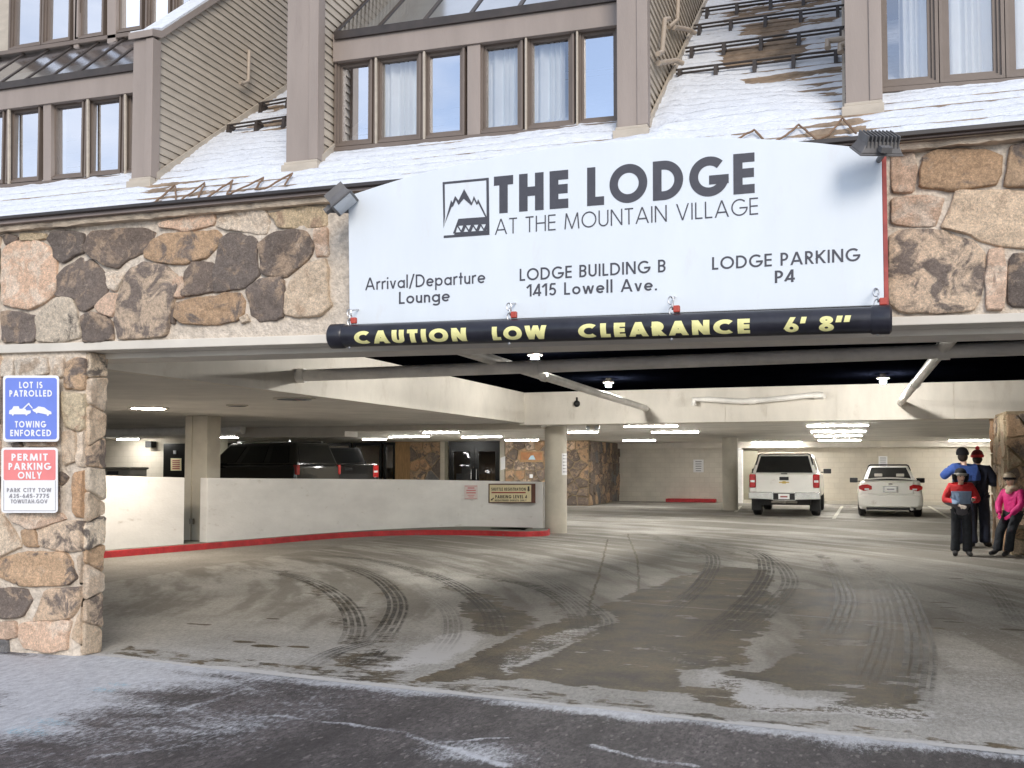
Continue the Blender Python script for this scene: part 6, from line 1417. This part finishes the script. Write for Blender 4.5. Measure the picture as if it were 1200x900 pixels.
    mb = MB(); mb.box(-.10,.10,-3.054,-3.049,.57,.61); mb.build('plate_print', M['red_edge'], b_, local=True)
    mb = MB(); mb.box(-.045,.045,-3.12,-2.8,.40,.47); mb.tube([(-.36,-2.95,.43),(.36,-2.95,.43)], .03, 8); mb.build('tow_hitch', M['bin'], t, local=True)
    mb = MB(); mb.box(-.72,.72,-2.7,2.4,.34,.52); mb.build('chassis', M['black'], t, local=True)
    for x in (-.84, .84):
        for y in (-1.75, 1.95): wheel(t, x, y, .40, .27)
    bx(t, 'grille', 'chrome', -.75, .75, 2.83, 2.90, .62, .98, .02)
    for s_ in (-1, 1): bx(t, 'headlight', 'tail_white', min(s_*.60,s_*.88), max(s_*.60,s_*.88), 2.72, 2.86, .86, 1.0, .02)
    return t
def sedan(loc, rz, label):
    t = empty('sedan_car', loc, label, 'car', None, rz); P = M['car_white']
    mb = MB(); mb.loft(body_loft([(-2.30,.70,.80,.70,.30,.62,.93,.03),(-2.24,.76,.85,.76,.24,.62,1.02,.03),(-2.12,.80,.87,.79,.22,.62,1.06,.04),(-1.5,.82,.875,.80,.20,.62,1.05,.06),(-.4,.82,.88,.83,.18,.6,.98,.06),(.9,.82,.88,.82,.18,.6,.96,.06),(1.7,.8,.87,.76,.2,.55,.90,.08),(2.15,.72,.80,.66,.22,.5,.78,.08),(2.3,.6,.7,.55,.26,.45,.66,.06)])); mb.build('body', P, t, local=True, bevel=.03, smooth=True)
    cb_ = house(t, (.74,-1.72,1.25,1.00), (.545,-.92,.30,1.465), 'cabin', P, .06)
    g_ = MB(); panel(cb_[0], (.075,.075,.10,.10), .004, g_, .008); g_.build('rear_window', M['car_glass'], t, local=True, bevel=.004)
    g_ = MB(); panel(cb_[1], (.14,.14,.10,.16), .004, g_); panel(cb_[2], (.14,.14,.10,.16), .004, g_); panel(cb_[3], (.06,.06,.05,.1), .004, g_); g_.build('side_glass', M['car_glass'], t, local=True)
    for s_ in (-1, 1):                                   # head rests seen through the rear glass
        mb = MB(); mb.box(s_*.30-.11, s_*.30+.11, -1.46, -1.44, 1.14, 1.25); mb.build('head_rest', M['beige'], t, local=True, bevel=.03)
    mb = MB(); mb.tube([(-.60,-1.0,1.34),(-.56,-.90,1.47),(-.50,-.92,1.505),(.50,-.92,1.505),(.56,-.90,1.47),(.60,-1.0,1.34)], .022, 8); mb.build('roof_spoiler', M['black'], t, local=True, smooth=True)
    mb = MB(); n = 14
    rings = []
    for k in range(n+1):
        x = -.70+1.4*k/n; z = 1.075+.055*(1-(x/.70)**2); rings.append([(x,-2.25,z-.02),(x,-2.27,z+.02),(x,-2.10,z+.012),(x,-2.08,z-.02)])
    mb.loft(rings); mb.build('boot_spoiler', P, t, local=True, smooth=True)
    bl = MB(); bl.box(-.62,.62,-2.325,-2.25,.66,1.02); lid = bl.build('boot_lid', P, t, local=True, bevel=.03, seg=3)
    mb = MB(); mb.box(-.21,.21,-2.335,-2.32,.71,.90); mb.build('plate_recess', M['chrome'], lid, local=True, bevel=.01)
    mb = MB(); mb.box(-.155,.155,-2.345,-2.333,.74,.88); mb.build('number_plate', M['plate'], lid, local=True, bevel=.004)
    mb = MB(); mb.box(-.1,.1,-2.348,-2.344,.79,.83); mb.build('plate_print', M['grey_ink'], lid, local=True)
    mb = MB(); mb.ball((0,-2.33,.955), .04, 16, 8, sc=(1.5,.3,.8)); mb.build('badge', M['chrome'], lid, local=True, smooth=True)
    for s_ in (-1, 1):
        mb = MB(); q = [(s_*.50,-2.35,.80),(s_*.50,-2.35,.90),(s_*.60,-2.345,.945),(s_*.76,-2.33,.935),(s_*.855,-2.28,.89),(s_*.85,-2.29,.81),(s_*.72,-2.34,.755)]
        mb.prism(q, (0,.10,0)); l = mb.build('tail_light', M['tail'], t, local=True, bevel=.01)
        mb = MB(); mb.prism([(s_*.58,-2.355,.785),(s_*.58,-2.355,.83),(s_*.70,-2.35,.83),(s_*.70,-2.35,.785)], (0,.06,0)); mb.build('reverse_lamp', M['tail_white'], l, local=True)
        mb = MB(); q = MB(); mb.box(s_*.36-.08, s_*.36+.08, -2.335, -2.31, .545, .565); mb.build('lettering_badge', M['bin'], t, local=True)
        mirror(t, s_*.86, .62, 1.02, 'black')
    bp = MB(); bp.loft([[(s2*x, y, z) for s2, x, z in ((-1,.74,.28),(-1,.85,.34),(-1,.865,.58),(-1,.80,.66),(1,.80,.66),(1,.865,.58),(1,.85,.34),(1,.74,.28))] for y in (-2.05,-2.28)]+[[(s2*x, -2.36, z) for s2, x, z in ((-1,.66,.31),(-1,.74,.36),(-1,.76,.56),(-1,.70,.63),(1,.70,.63),(1,.76,.56),(1,.74,.36),(1,.66,.31))]]); bp.build('bumper', P, t, local=True, bevel=.03, seg=3)
    mb = MB(); mb.box(-.66,.66,-2.30,-2.1,.215,.285); mb.build('lower_valance', M['black'], t, local=True, bevel=.01)
    mb = MB(); mb.tube([(.55,-2.38,.26),(.55,-2.1,.26)], .05, 16); mb.build('exhaust', M['chrome'], t, local=True, smooth=True)
    for x in (-.76, .76):
        for y in (-1.42, 1.25): wheel(t, x, y, .32, .21)
    for s_ in (-1, 1): bx(t, 'headlight', 'tail_white', min(s_*.45,s_*.70), max(s_*.45,s_*.70), 2.05, 2.24, .58, .72, .02)
    return t
q = onZ(922.5, 604); pickup((q[0]-.02, q[1]+1.55+.4, 0), 0, 'white pickup with a dark windowed cap over its bed, parked nose to the far wall', 'car_white')
q = onZ(1042.5, 604.5); sedan((q[0], q[1]+1.25, 0), 0, 'white sedan with a small boot spoiler parked right of the pickup', )
# dark vehicles behind the low wall (their bay floor lies a little higher)
mb = MB(); mb.box(-22, -13.2, 17.5, 28.5, -.02, .26); struct(mb.build('upper_bay_floor', M['column_dark']))
def suv(loc, rz, label):
    t = empty('suv', loc, label, 'suv', None, rz); P = M['car_black']
    mb = MB(); mb.loft(body_loft([(-2.45,.85,.95,.93,.5,.8,1.2),(-2.35,.9,1.0,.97,.42,.8,1.26),(.9,.9,1.0,.97,.42,.8,1.24),(1.9,.88,.98,.9,.45,.8,1.14),(2.4,.8,.9,.8,.5,.8,1.0)])); mb.build('body', P, t, local=True, bevel=.04)
    cb_ = house(t, (.95,-2.40,1.35,1.22), (.76,-2.15,.55,1.92), 'cabin', P, .08); g_ = MB()
    for f in (cb_[1], cb_[2]):
        for a, b_ in ((.05,.70),(.37,.37),(.70,.08)): panel(f, (a,b_,.14,.16), .004, g_)
    panel(cb_[0], (.08,.08,.12,.14), .004, g_); panel(cb_[3], (.06,.06,.08,.1), .004, g_); g_.build('window_glass', M['car_glass'], t, local=True)
    for s_ in (-1, 1):
        mb = MB(); mb.tube([(s_*.70,-1.9,1.97),(s_*.70,.3,1.97)], .025, 8); mb.build('roof_rail', M['chrome'], t, local=True); bx(t, 'tail_light', 'tail', min(s_*.85,s_*.98), max(s_*.85,s_*.98), -2.46, -2.3, .95, 1.25, .02); mirror(t, s_*1.0, .9, 1.28)
        bx(t, 'headlight', 'tail_white', min(s_*.55,s_*.85), max(s_*.55,s_*.85), 2.25, 2.42, .8, .95, .02)
    for x in (-.84, .84):
        for y in (-1.5, 1.6): wheel(t, x, y, .38, .25)
    return t
q = onZ(312, 560, 1.3); k = 32.0/np.linalg.norm(ray(312, 560)[:2]); p = CAM+ray(312, 560)*k
suv((p[0]-.2, p[1], .26), R(78), 'black sport utility vehicle behind the white low wall right of the square column')
p = CAM+ray(408, 560)*(33.0/np.linalg.norm(ray(408, 560)[:2]))
pickup((p[0]-1.3, p[1]+1.4, .26), R(38), 'black pickup with a red tail light behind the white low wall by the lobby windows', 'car_black', capped=False)

# ------------------------------------------------------------------ people
def skin(name, verts, edges, rad, m, parent=None, root=0, sub=2, color_fn=None, sc=1.0):
    me = bpy.data.meshes.new(name); me.from_pydata([tuple(v) for v in verts], edges, []); o = bpy.data.objects.new(name, me); SC.collection.objects.link(o)
    o.modifiers.new('s', 'SKIN'); sv_ = me.skin_vertices[0].data
    for i, r_ in enumerate(rad):
        sv_[i].radius = (r_, r_) if not isinstance(r_, tuple) else r_; sv_[i].use_root = (i == root)
    o.modifiers['s'].use_smooth_shade = True; sb = o.modifiers.new('u', 'SUBSURF'); sb.levels = sub; sb.render_levels = sub
    dg = C.evaluated_depsgraph_get(); dg.update(); m2 = bpy.data.meshes.new_from_object(o.evaluated_get(dg)); o.modifiers.clear(); o.data = m2; bpy.data.meshes.remove(me); m2.name = name
    ms = m if isinstance(m, (list, tuple)) else [m]; m2.materials.clear()
    for x in ms: m2.materials.append(x)
    if color_fn:
        for f in m2.polygons: f.material_index = color_fn(f.center)
    if parent is not None: o.parent = parent
    return o
class Chain:
    def __init__(s): s.v = []; s.e = []; s.r = []
    def pt(s, p, r_, to=None):
        s.v.append(tuple(p)); s.r.append(r_); i = len(s.v)-1
        if to is not None: s.e.append((to, i))
        return i
    def run(s, pts, start=None):
        i = start
        for p, r_ in pts: i = s.pt(p, r_, i)
        return i
M['skin'] = mat('face_skin', (.86, .58, .46), .55, 12, .08); M['navy'] = mat('navy_cloth', (.012, .016, .035), .85, 14, .3, 1.0, 16); M['charcoal'] = mat('charcoal_cloth', (.022, .025, .032), .85, 14, .3, 1.0, 16)
M['red_cloth'] = mat('red_cloth', (.50, .02, .025), .75, 10, .15, .3, 60); M['light_blue'] = mat('light_blue_cloth', (.24, .36, .56), .75, 10, .12, .3, 60); M['grey_cloth'] = mat('grey_cloth', (.075, .07, .085), .8, 10, .15, .3, 60)
M['blue_cloth'] = mat('blue_cloth', (.045, .10, .36), .75, 10, .15, .3, 60); M['pink_cloth'] = mat('pink_cloth', (.66, .02, .20), .6, 10, .12, 1.0, 16); M['cream_knit'] = mat('cream_knit', (.66, .55, .42), .9, 30, .2, .6, 90)
M['maroon_knit'] = mat('maroon_knit', (.13, .01, .015), .9, 30, .3, .5, 90); M['black_knit'] = mat('black_knit', (.012, .012, .016), .9, 30, .3, .5, 90); M['hair'] = mat('dark_hair', (.03, .02, .014), .7, 30, .3); M['eye'] = mat('dark_eye', (.02, .015, .012), .3); M['lip'] = mat('lip', (.45, .16, .13), .5); M['boot'] = mat('boot_leather', (.03, .028, .03), .6, 14, .3); M['pale_glove'] = mat('pale_glove', (.55, .47, .42), .8, 20, .1); M['grey_knit'] = mat('grey_knit', (.30, .29, .27), .9, 30, .2)

def person(loc, rz, H, label, J, top, bottom, hat, boots='boot', glove='black', topcol=None, hatm=None, hair=None, scarf=None, turn=0, headwear='beanie', bulk=1.0, topmats=None):
    """J: joints in metres for a standing height H (facing -y): hip, knee, ankle, toe, shoulder, elbow, wrist per side ('L' is +x), neck, head"""
    Vv = lambda p: np.array(p, float)
    pel, chest, neck, head = Vv(J['pelvis']), Vv(J['chest']), Vv(J['neck']), Vv(J['head']); hs = H/(7.2 if H > 1.6 else 6.5)
    root = None
    # continuous body
    c_ = Chain(); k = H/1.7
    ip = c_.pt(pel, .105*k); ich = c_.pt((pel*.45+chest*.55), .10*k, ip); ict = c_.pt(chest, .105*k, ich); inn = c_.pt(neck, .048*k, ict)
    d = (head-neck)/np.linalg.norm(head-neck); f = Vv((math.sin(turn), -math.cos(turn), 0))
    i1 = c_.pt(head-d*hs*.26+f*.012, .058*k, inn); i2 = c_.pt(head+d*hs*.06, hs*.37, i1); c_.pt(head+d*hs*.30, hs*.28, i2)
    for s_ in 'LR':
        sh, el, wr = Vv(J['sh'+s_]), Vv(J['el'+s_]), Vv(J['wr'+s_])
        a = c_.run([(sh, .058*k), (el, .042*k), (wr, .028*k)], ict)
        hd = (wr-el)/np.linalg.norm(wr-el); pm_ = wr+hd*.055*k; side_ = np.cross(hd, f); side_ = side_/(np.linalg.norm(side_)+1e-6)
        ap = c_.pt(pm_, (.034*k, .020*k), a)
        for q, L_ in ((-.027,.058), (-.009,.070), (.009,.066), (.027,.052)):
            b0 = pm_+hd*.022*k+side_*q*k; c_.run([(b0, .0095*k), (b0+hd*L_*.5*k+f*.006, .009*k), (b0+hd*L_*.9*k+f*.018, .007*k)], ap)
        sg = 1 if s_ == 'L' else -1
        c_.run([(wr+hd*.03*k-side_*.03*k*sg+f*.012, .011*k), (wr+hd*.06*k-side_*.05*k*sg+f*.02, .009*k)], ap)
        hp, kn, an, to = Vv(J['hip'+s_]), Vv(J['kn'+s_]), Vv(J['an'+s_]), Vv(J['to'+s_])
        c_.run([(hp, .085*k), (kn, .056*k), (an, .040*k), (an*.5+to*.5, .026*k), (an*.2+to*.8, .016*k)], ip)
    body = skin('person', c_.v, c_.e, c_.r, [M['skin'], M[glove], M[boots]], None, 0, 2, None)
    wrs = [Vv(J['wrL']), Vv(J['wrR'])]; els = [Vv(J['elL']), Vv(J['elR'])]
    for fc in body.data.polygons:
        p = np.array(fc.center)
        for w_, e_ in zip(wrs, els):
            dd = (w_-e_)/np.linalg.norm(w_-e_)
            if 0 <= (p-w_)@dd+.02 and np.linalg.norm(p-w_) < .22*k: fc.material_index = 1
        if p[2] < .26*k: fc.material_index = 2
    body.location = loc; body.rotation_euler = (0, 0, rz); tag(body, label, 'person')
    # jacket: trunk and sleeves
    j = Chain(); b_ = bulk; a0 = j.pt(pel+Vv((0,0,.0)), (.175*k*b_, .150*k*b_)); a1 = j.pt(pel*.5+chest*.5, (.168*k*b_, .150*k*b_), a0); a2 = j.pt(chest, (.165*k*b_, .145*k*b_), a1); j.pt(chest*.35+neck*.65, .098*k, a2); j.pt(pel-Vv((0,0,.13*k)), (.178*k*b_, .155*k*b_), a0)
    for s_ in 'LR':
        sh, el, wr = Vv(J['sh'+s_]), Vv(J['el'+s_]), Vv(J['wr'+s_]); j.run([(sh, .088*k*b_), ((sh+el)/2, .082*k*b_), (el, .078*k*b_), ((el+wr)/2, .070*k*b_), (wr*.95+el*.05, .060*k*b_)], a2)
    skin('jacket', j.v, j.e, j.r, topmats or M[top], body, 1, 3 if topcol else 2, topcol)
    tr = Chain(); a0 = tr.pt(pel, .128*k)
    for s_ in 'LR':
        hp, kn, an = Vv(J['hip'+s_]), Vv(J['kn'+s_]), Vv(J['an'+s_]); tr.run([(hp, .112*k), ((hp+kn)/2, .104*k), (kn, .096*k), ((kn+an)/2, .094*k), (an+Vv((0,0,.04*k)), .100*k), (an+Vv((0,0,-.005)), .092*k)], a0)
    skin('trousers', tr.v, tr.e, tr.r, M[bottom], body, 0, 2)
    for s_ in 'LR':
        an, to = Vv(J['an'+s_]), Vv(J['to'+s_]); h_ = Chain(); h_.run([(an+Vv((0,0,.10*k)), .055*k), (an, .056*k), ((an*.5+to*.5), .054*k), (to, .048*k), (to+(to-an)*.15, .036*k)]); skin('boot', h_.v, h_.e, h_.r, M[boots], body, 1, 2)
    # hat
    up = Vv((0,0,1)); hc = head+d*hs*.22
    mb = MB(); rings = []; n = 20; rt = Vv((math.cos(turn), math.sin(turn), 0))
    prof = [(-.10,1.02),(-.02,1.07),(.10,1.05),(.26,.94),(.38,.72),(.46,.40),(.48,.06)]
    for z_, q in prof: rings.append([hc+d*hs*z_+rt*hs*.41*q*math.cos(2*math.pi*i/n)+f*(hs*.45*q*math.sin(2*math.pi*i/n)-.006) for i in range(n)])
    mb.loft([[tuple(p) for p in r_] for r_ in rings]); o = mb.build('hat', M[hat], body, local=True, smooth=True)
    if hatm:
        mb = MB(); r2 = []
        for z_, q in ((-.12,1.04),(-.10,1.12),(.06,1.13),(.08,1.06)): r2.append([hc+d*hs*z_+rt*hs*.41*q*math.cos(2*math.pi*i/n)+f*(hs*.45*q*math.sin(2*math.pi*i/n)-.006) for i in range(n)])
        mb.loft([[tuple(p) for p in r_] for r_ in r2], False); mb.build('hat_band', M[hatm], o, local=True, smooth=True)
    if headwear == 'flaps':
        mb = MB()
        for s_ in (-1, 1): mb.tube([tuple(hc+rt*s_*hs*.43), tuple(hc+rt*s_*hs*.44-d*hs*.35), tuple(hc+rt*s_*hs*.36-d*hs*.62)], [hs*.20, hs*.17, hs*.09], 10)
        mb.build('ear_flaps', M[hat], o, local=True, smooth=True)
    if headwear == 'pompom': mb = MB(); mb.ball(tuple(hc+d*hs*.58), hs*.16, 12, 8); mb.build('pompom', M[hatm or hat], o, local=True, smooth=True)
    # face
    fc_ = head+f*hs*.36
    for s_ in (-1, 1): mb = MB(); mb.ball(tuple(fc_+rt*s_*hs*.15+d*hs*.05-f*.004), hs*.045, 8, 6); mb.build('eye', M['eye'], body, local=True, smooth=True)
    mb = MB(); mb.ball(tuple(fc_+f*.012-d*hs*.09), hs*.075, 10, 6, sc=(.8,1,1.2)); mb.build('nose', M['skin'], body, local=True, smooth=True)
    mb = MB(); mb.ball(tuple(fc_-d*hs*.25-f*.006), hs*.10, 10, 6, sc=(1.2,.6,.3)); mb.build('mouth', M['lip'], body, local=True, smooth=True)
    if hair:
        mb = MB(); mb.ball(tuple(head-f*hs*.12-d*hs*.02), hs*.38, 16, 10, sc=(.92,.78,.95)); mb.build('hair', M[hair], body, local=True, smooth=True)
    if scarf:
        mb = MB(); pts = [tuple(neck+rt*.075*k*math.cos(a)+f*.08*k*math.sin(a)+np.array([0,0,.015+.015*math.sin(3*a)])) for a in np.linspace(0, 2*math.pi, 17)]; mb.tube(pts, .048*k, 10); mb.build('scarf', M[scarf], body, local=True, smooth=True)
        mb = MB(); mb.ball(tuple(neck+f*.09*k+np.array([0,0,-.03])), .07*k, 12, 8); mb.build('scarf', M[scarf], body, local=True, smooth=True)
    return body
def stand(H, **kw):
    k = H/1.7
    J = dict(pelvis=(0,0,.90*k), chest=(0,-.01*k,1.26*k), neck=(0,-.01*k,1.43*k), head=(0,-.025*k,1.56*k))
    for s_, g_ in (('L',1),('R',-1)):
        J.update({'hip'+s_:(g_*.095*k,0,.86*k),'kn'+s_:(g_*.105*k,-.02*k,.48*k),'an'+s_:(g_*.115*k,.02*k,.085*k),'to'+s_:(g_*.14*k,-.15*k,.045*k),'sh'+s_:(g_*.185*k,0,1.37*k),'el'+s_:(g_*.26*k,.02*k,1.09*k),'wr'+s_:(g_*.25*k,-.08*k,.86*k)})
    for n_, v in kw.items(): J[n_] = tuple(c_*k for c_ in v)
    return J
def face_cam(p, dx=0): return math.atan2(CAM[0]-p[0], -(CAM[1]-p[1]))+dx      # rotation so that local -y looks at the camera
def zone_mat(name, cols, z1, z2, xs):
    m = mat(name, cols[2], .75); t = m.node_tree; n = t.nodes; l = t.links; p = n['Principled BSDF']; co = n.new('ShaderNodeTexCoord'); sp = n.new('ShaderNodeSeparateXYZ'); l.new(co.outputs['Object'], sp.inputs[0])
    def gt(sock, v): q = n.new('ShaderNodeMath'); q.operation = 'GREATER_THAN'; l.new(sock, q.inputs[0]); q.inputs[1].default_value = v; return q.outputs[0]
    def mixc(f, a, b):
        q = n.new('ShaderNodeMix'); q.data_type = 'RGBA'; l.new(f, q.inputs[0])
        for i, v in ((6, a), (7, b)):
            if isinstance(v, tuple): q.inputs[i].default_value = (*v, 1)
            else: l.new(v, q.inputs[i])
        return q.outputs[2]
    ab = n.new('ShaderNodeMath'); ab.operation = 'ABSOLUTE'; l.new(sp.outputs[0], ab.inputs[0])
    c_ = mixc(gt(sp.outputs[2], z1), cols[2], cols[1]); c_ = mixc(gt(sp.outputs[2], z2), c_, cols[0])
    side_ = mixc(gt(sp.outputs[2], z1+.02), cols[2], cols[0]); c_ = mixc(gt(ab.outputs[0], xs), c_, side_); l.new(c_, p.inputs['Base Color'])
    w_ = n.new('ShaderNodeTexNoise'); w_.inputs['Scale'].default_value = 22; w_.inputs['Detail'].default_value = 5; l.new(co.outputs['Object'], w_.inputs[0]); bp = n.new('ShaderNodeBump'); bp.inputs['Strength'].default_value = .6; bp.inputs['Distance'].default_value = .03; l.new(w_.outputs[0], bp.inputs['Height']); l.new(bp.outputs[0], p.inputs['Normal'])
    return m
M['ski_jacket'] = zone_mat('ski_jacket', [(.52,.02,.025), (.22,.31,.46), (.085,.08,.095)], .86, 1.07, .155)
M['blue_coat'] = zone_mat('blue_coat', [(.05,.115,.42), (.05,.115,.42), (.012,.016,.035)], 1.22, 1.9, 9)
# child in the red and blue jacket
q = onZ(1134, 652); H = 1.42
def col1_(c_):
    k = H/1.7
    if abs(c_.x) > .205*k: return 0 if c_.z > 1.13*k else 2
    if c_.z > 1.30*k: return 0
    if c_.z > 1.06*k: return 1
    return 2
person((q[0]-.08, q[1]+.05, 0), face_cam(q)+.12, H, 'standing child in a red, light blue and grey ski jacket and black trousers', stand(H, elR=(-.30,-.02,1.10), wrR=(-.05,-.24,1.00), elL=(.29,-.02,1.10), wrL=(.20,-.22,1.12), anR=(-.12,.02,.085), anL=(.10,.0,.085)), 'ski_jacket', 'charcoal', 'black_knit', glove='pale_glove', hatm='grey_knit', headwear='flaps', turn=.25, bulk=1.12)
# two adults close together, turned away
q = onZ(1147, 643); H = 1.80
person((q[0]-.22, q[1], 0), face_cam(q)+math.pi+.5, H, 'adult in a blue jacket and black beanie, back turned, beside the red beanie', stand(H, elR=(-.27,-.06,1.14), wrR=(-.10,-.30,1.22), elL=(.31,-.10,1.22), wrL=(.12,-.30,1.34)), 'blue_coat', 'navy', 'black_knit', turn=-.5, hair='hair')
person((q[0]+.03, q[1]+.30, 0), face_cam(q)-.3+math.pi, 1.76, 'adult in dark navy clothes and a dark red beanie beside the blue jacket', stand(1.76, elR=(-.29,-.05,1.12), wrR=(-.14,-.26,1.15)), 'navy', 'navy', 'maroon_knit', bulk=1.1, turn=.4, headwear='pompom', hatm='red_cloth', hair='hair')
# child in pink sitting back on the ledge of the pillar
q = onZ(1176, 650); H = 1.38; k = H/1.7
sit = dict(pelvis=(0,.08,.69), chest=(0,.09,.96), neck=(0,.06,1.10), head=(0,.02,1.235))
for s_, g_ in (('L',1),('R',-1)):
    sit.update({'hip'+s_:(g_*.085,.05,.65),'kn'+s_:(g_*.10,-.13,.40),'an'+s_:(g_*.10,-.20,.075),'to'+s_:(g_*.12,-.35,.04),'sh'+s_:(g_*.155,.08,1.05),'el'+s_:(g_*.215,.0,.84),'wr'+s_:(g_*.10,-.13,.68)})
person((onZ(1181,648)[0]-.02, py0-.40, 0), face_cam(q)-.62, H, 'child in a bright pink jacket and cream scarf leaning back against the stone pillar ledge', sit, 'pink_cloth', 'charcoal', 'cream_knit', glove='pink_cloth', scarf='cream_knit', hatm='black_knit', turn=0, bulk=1.0)
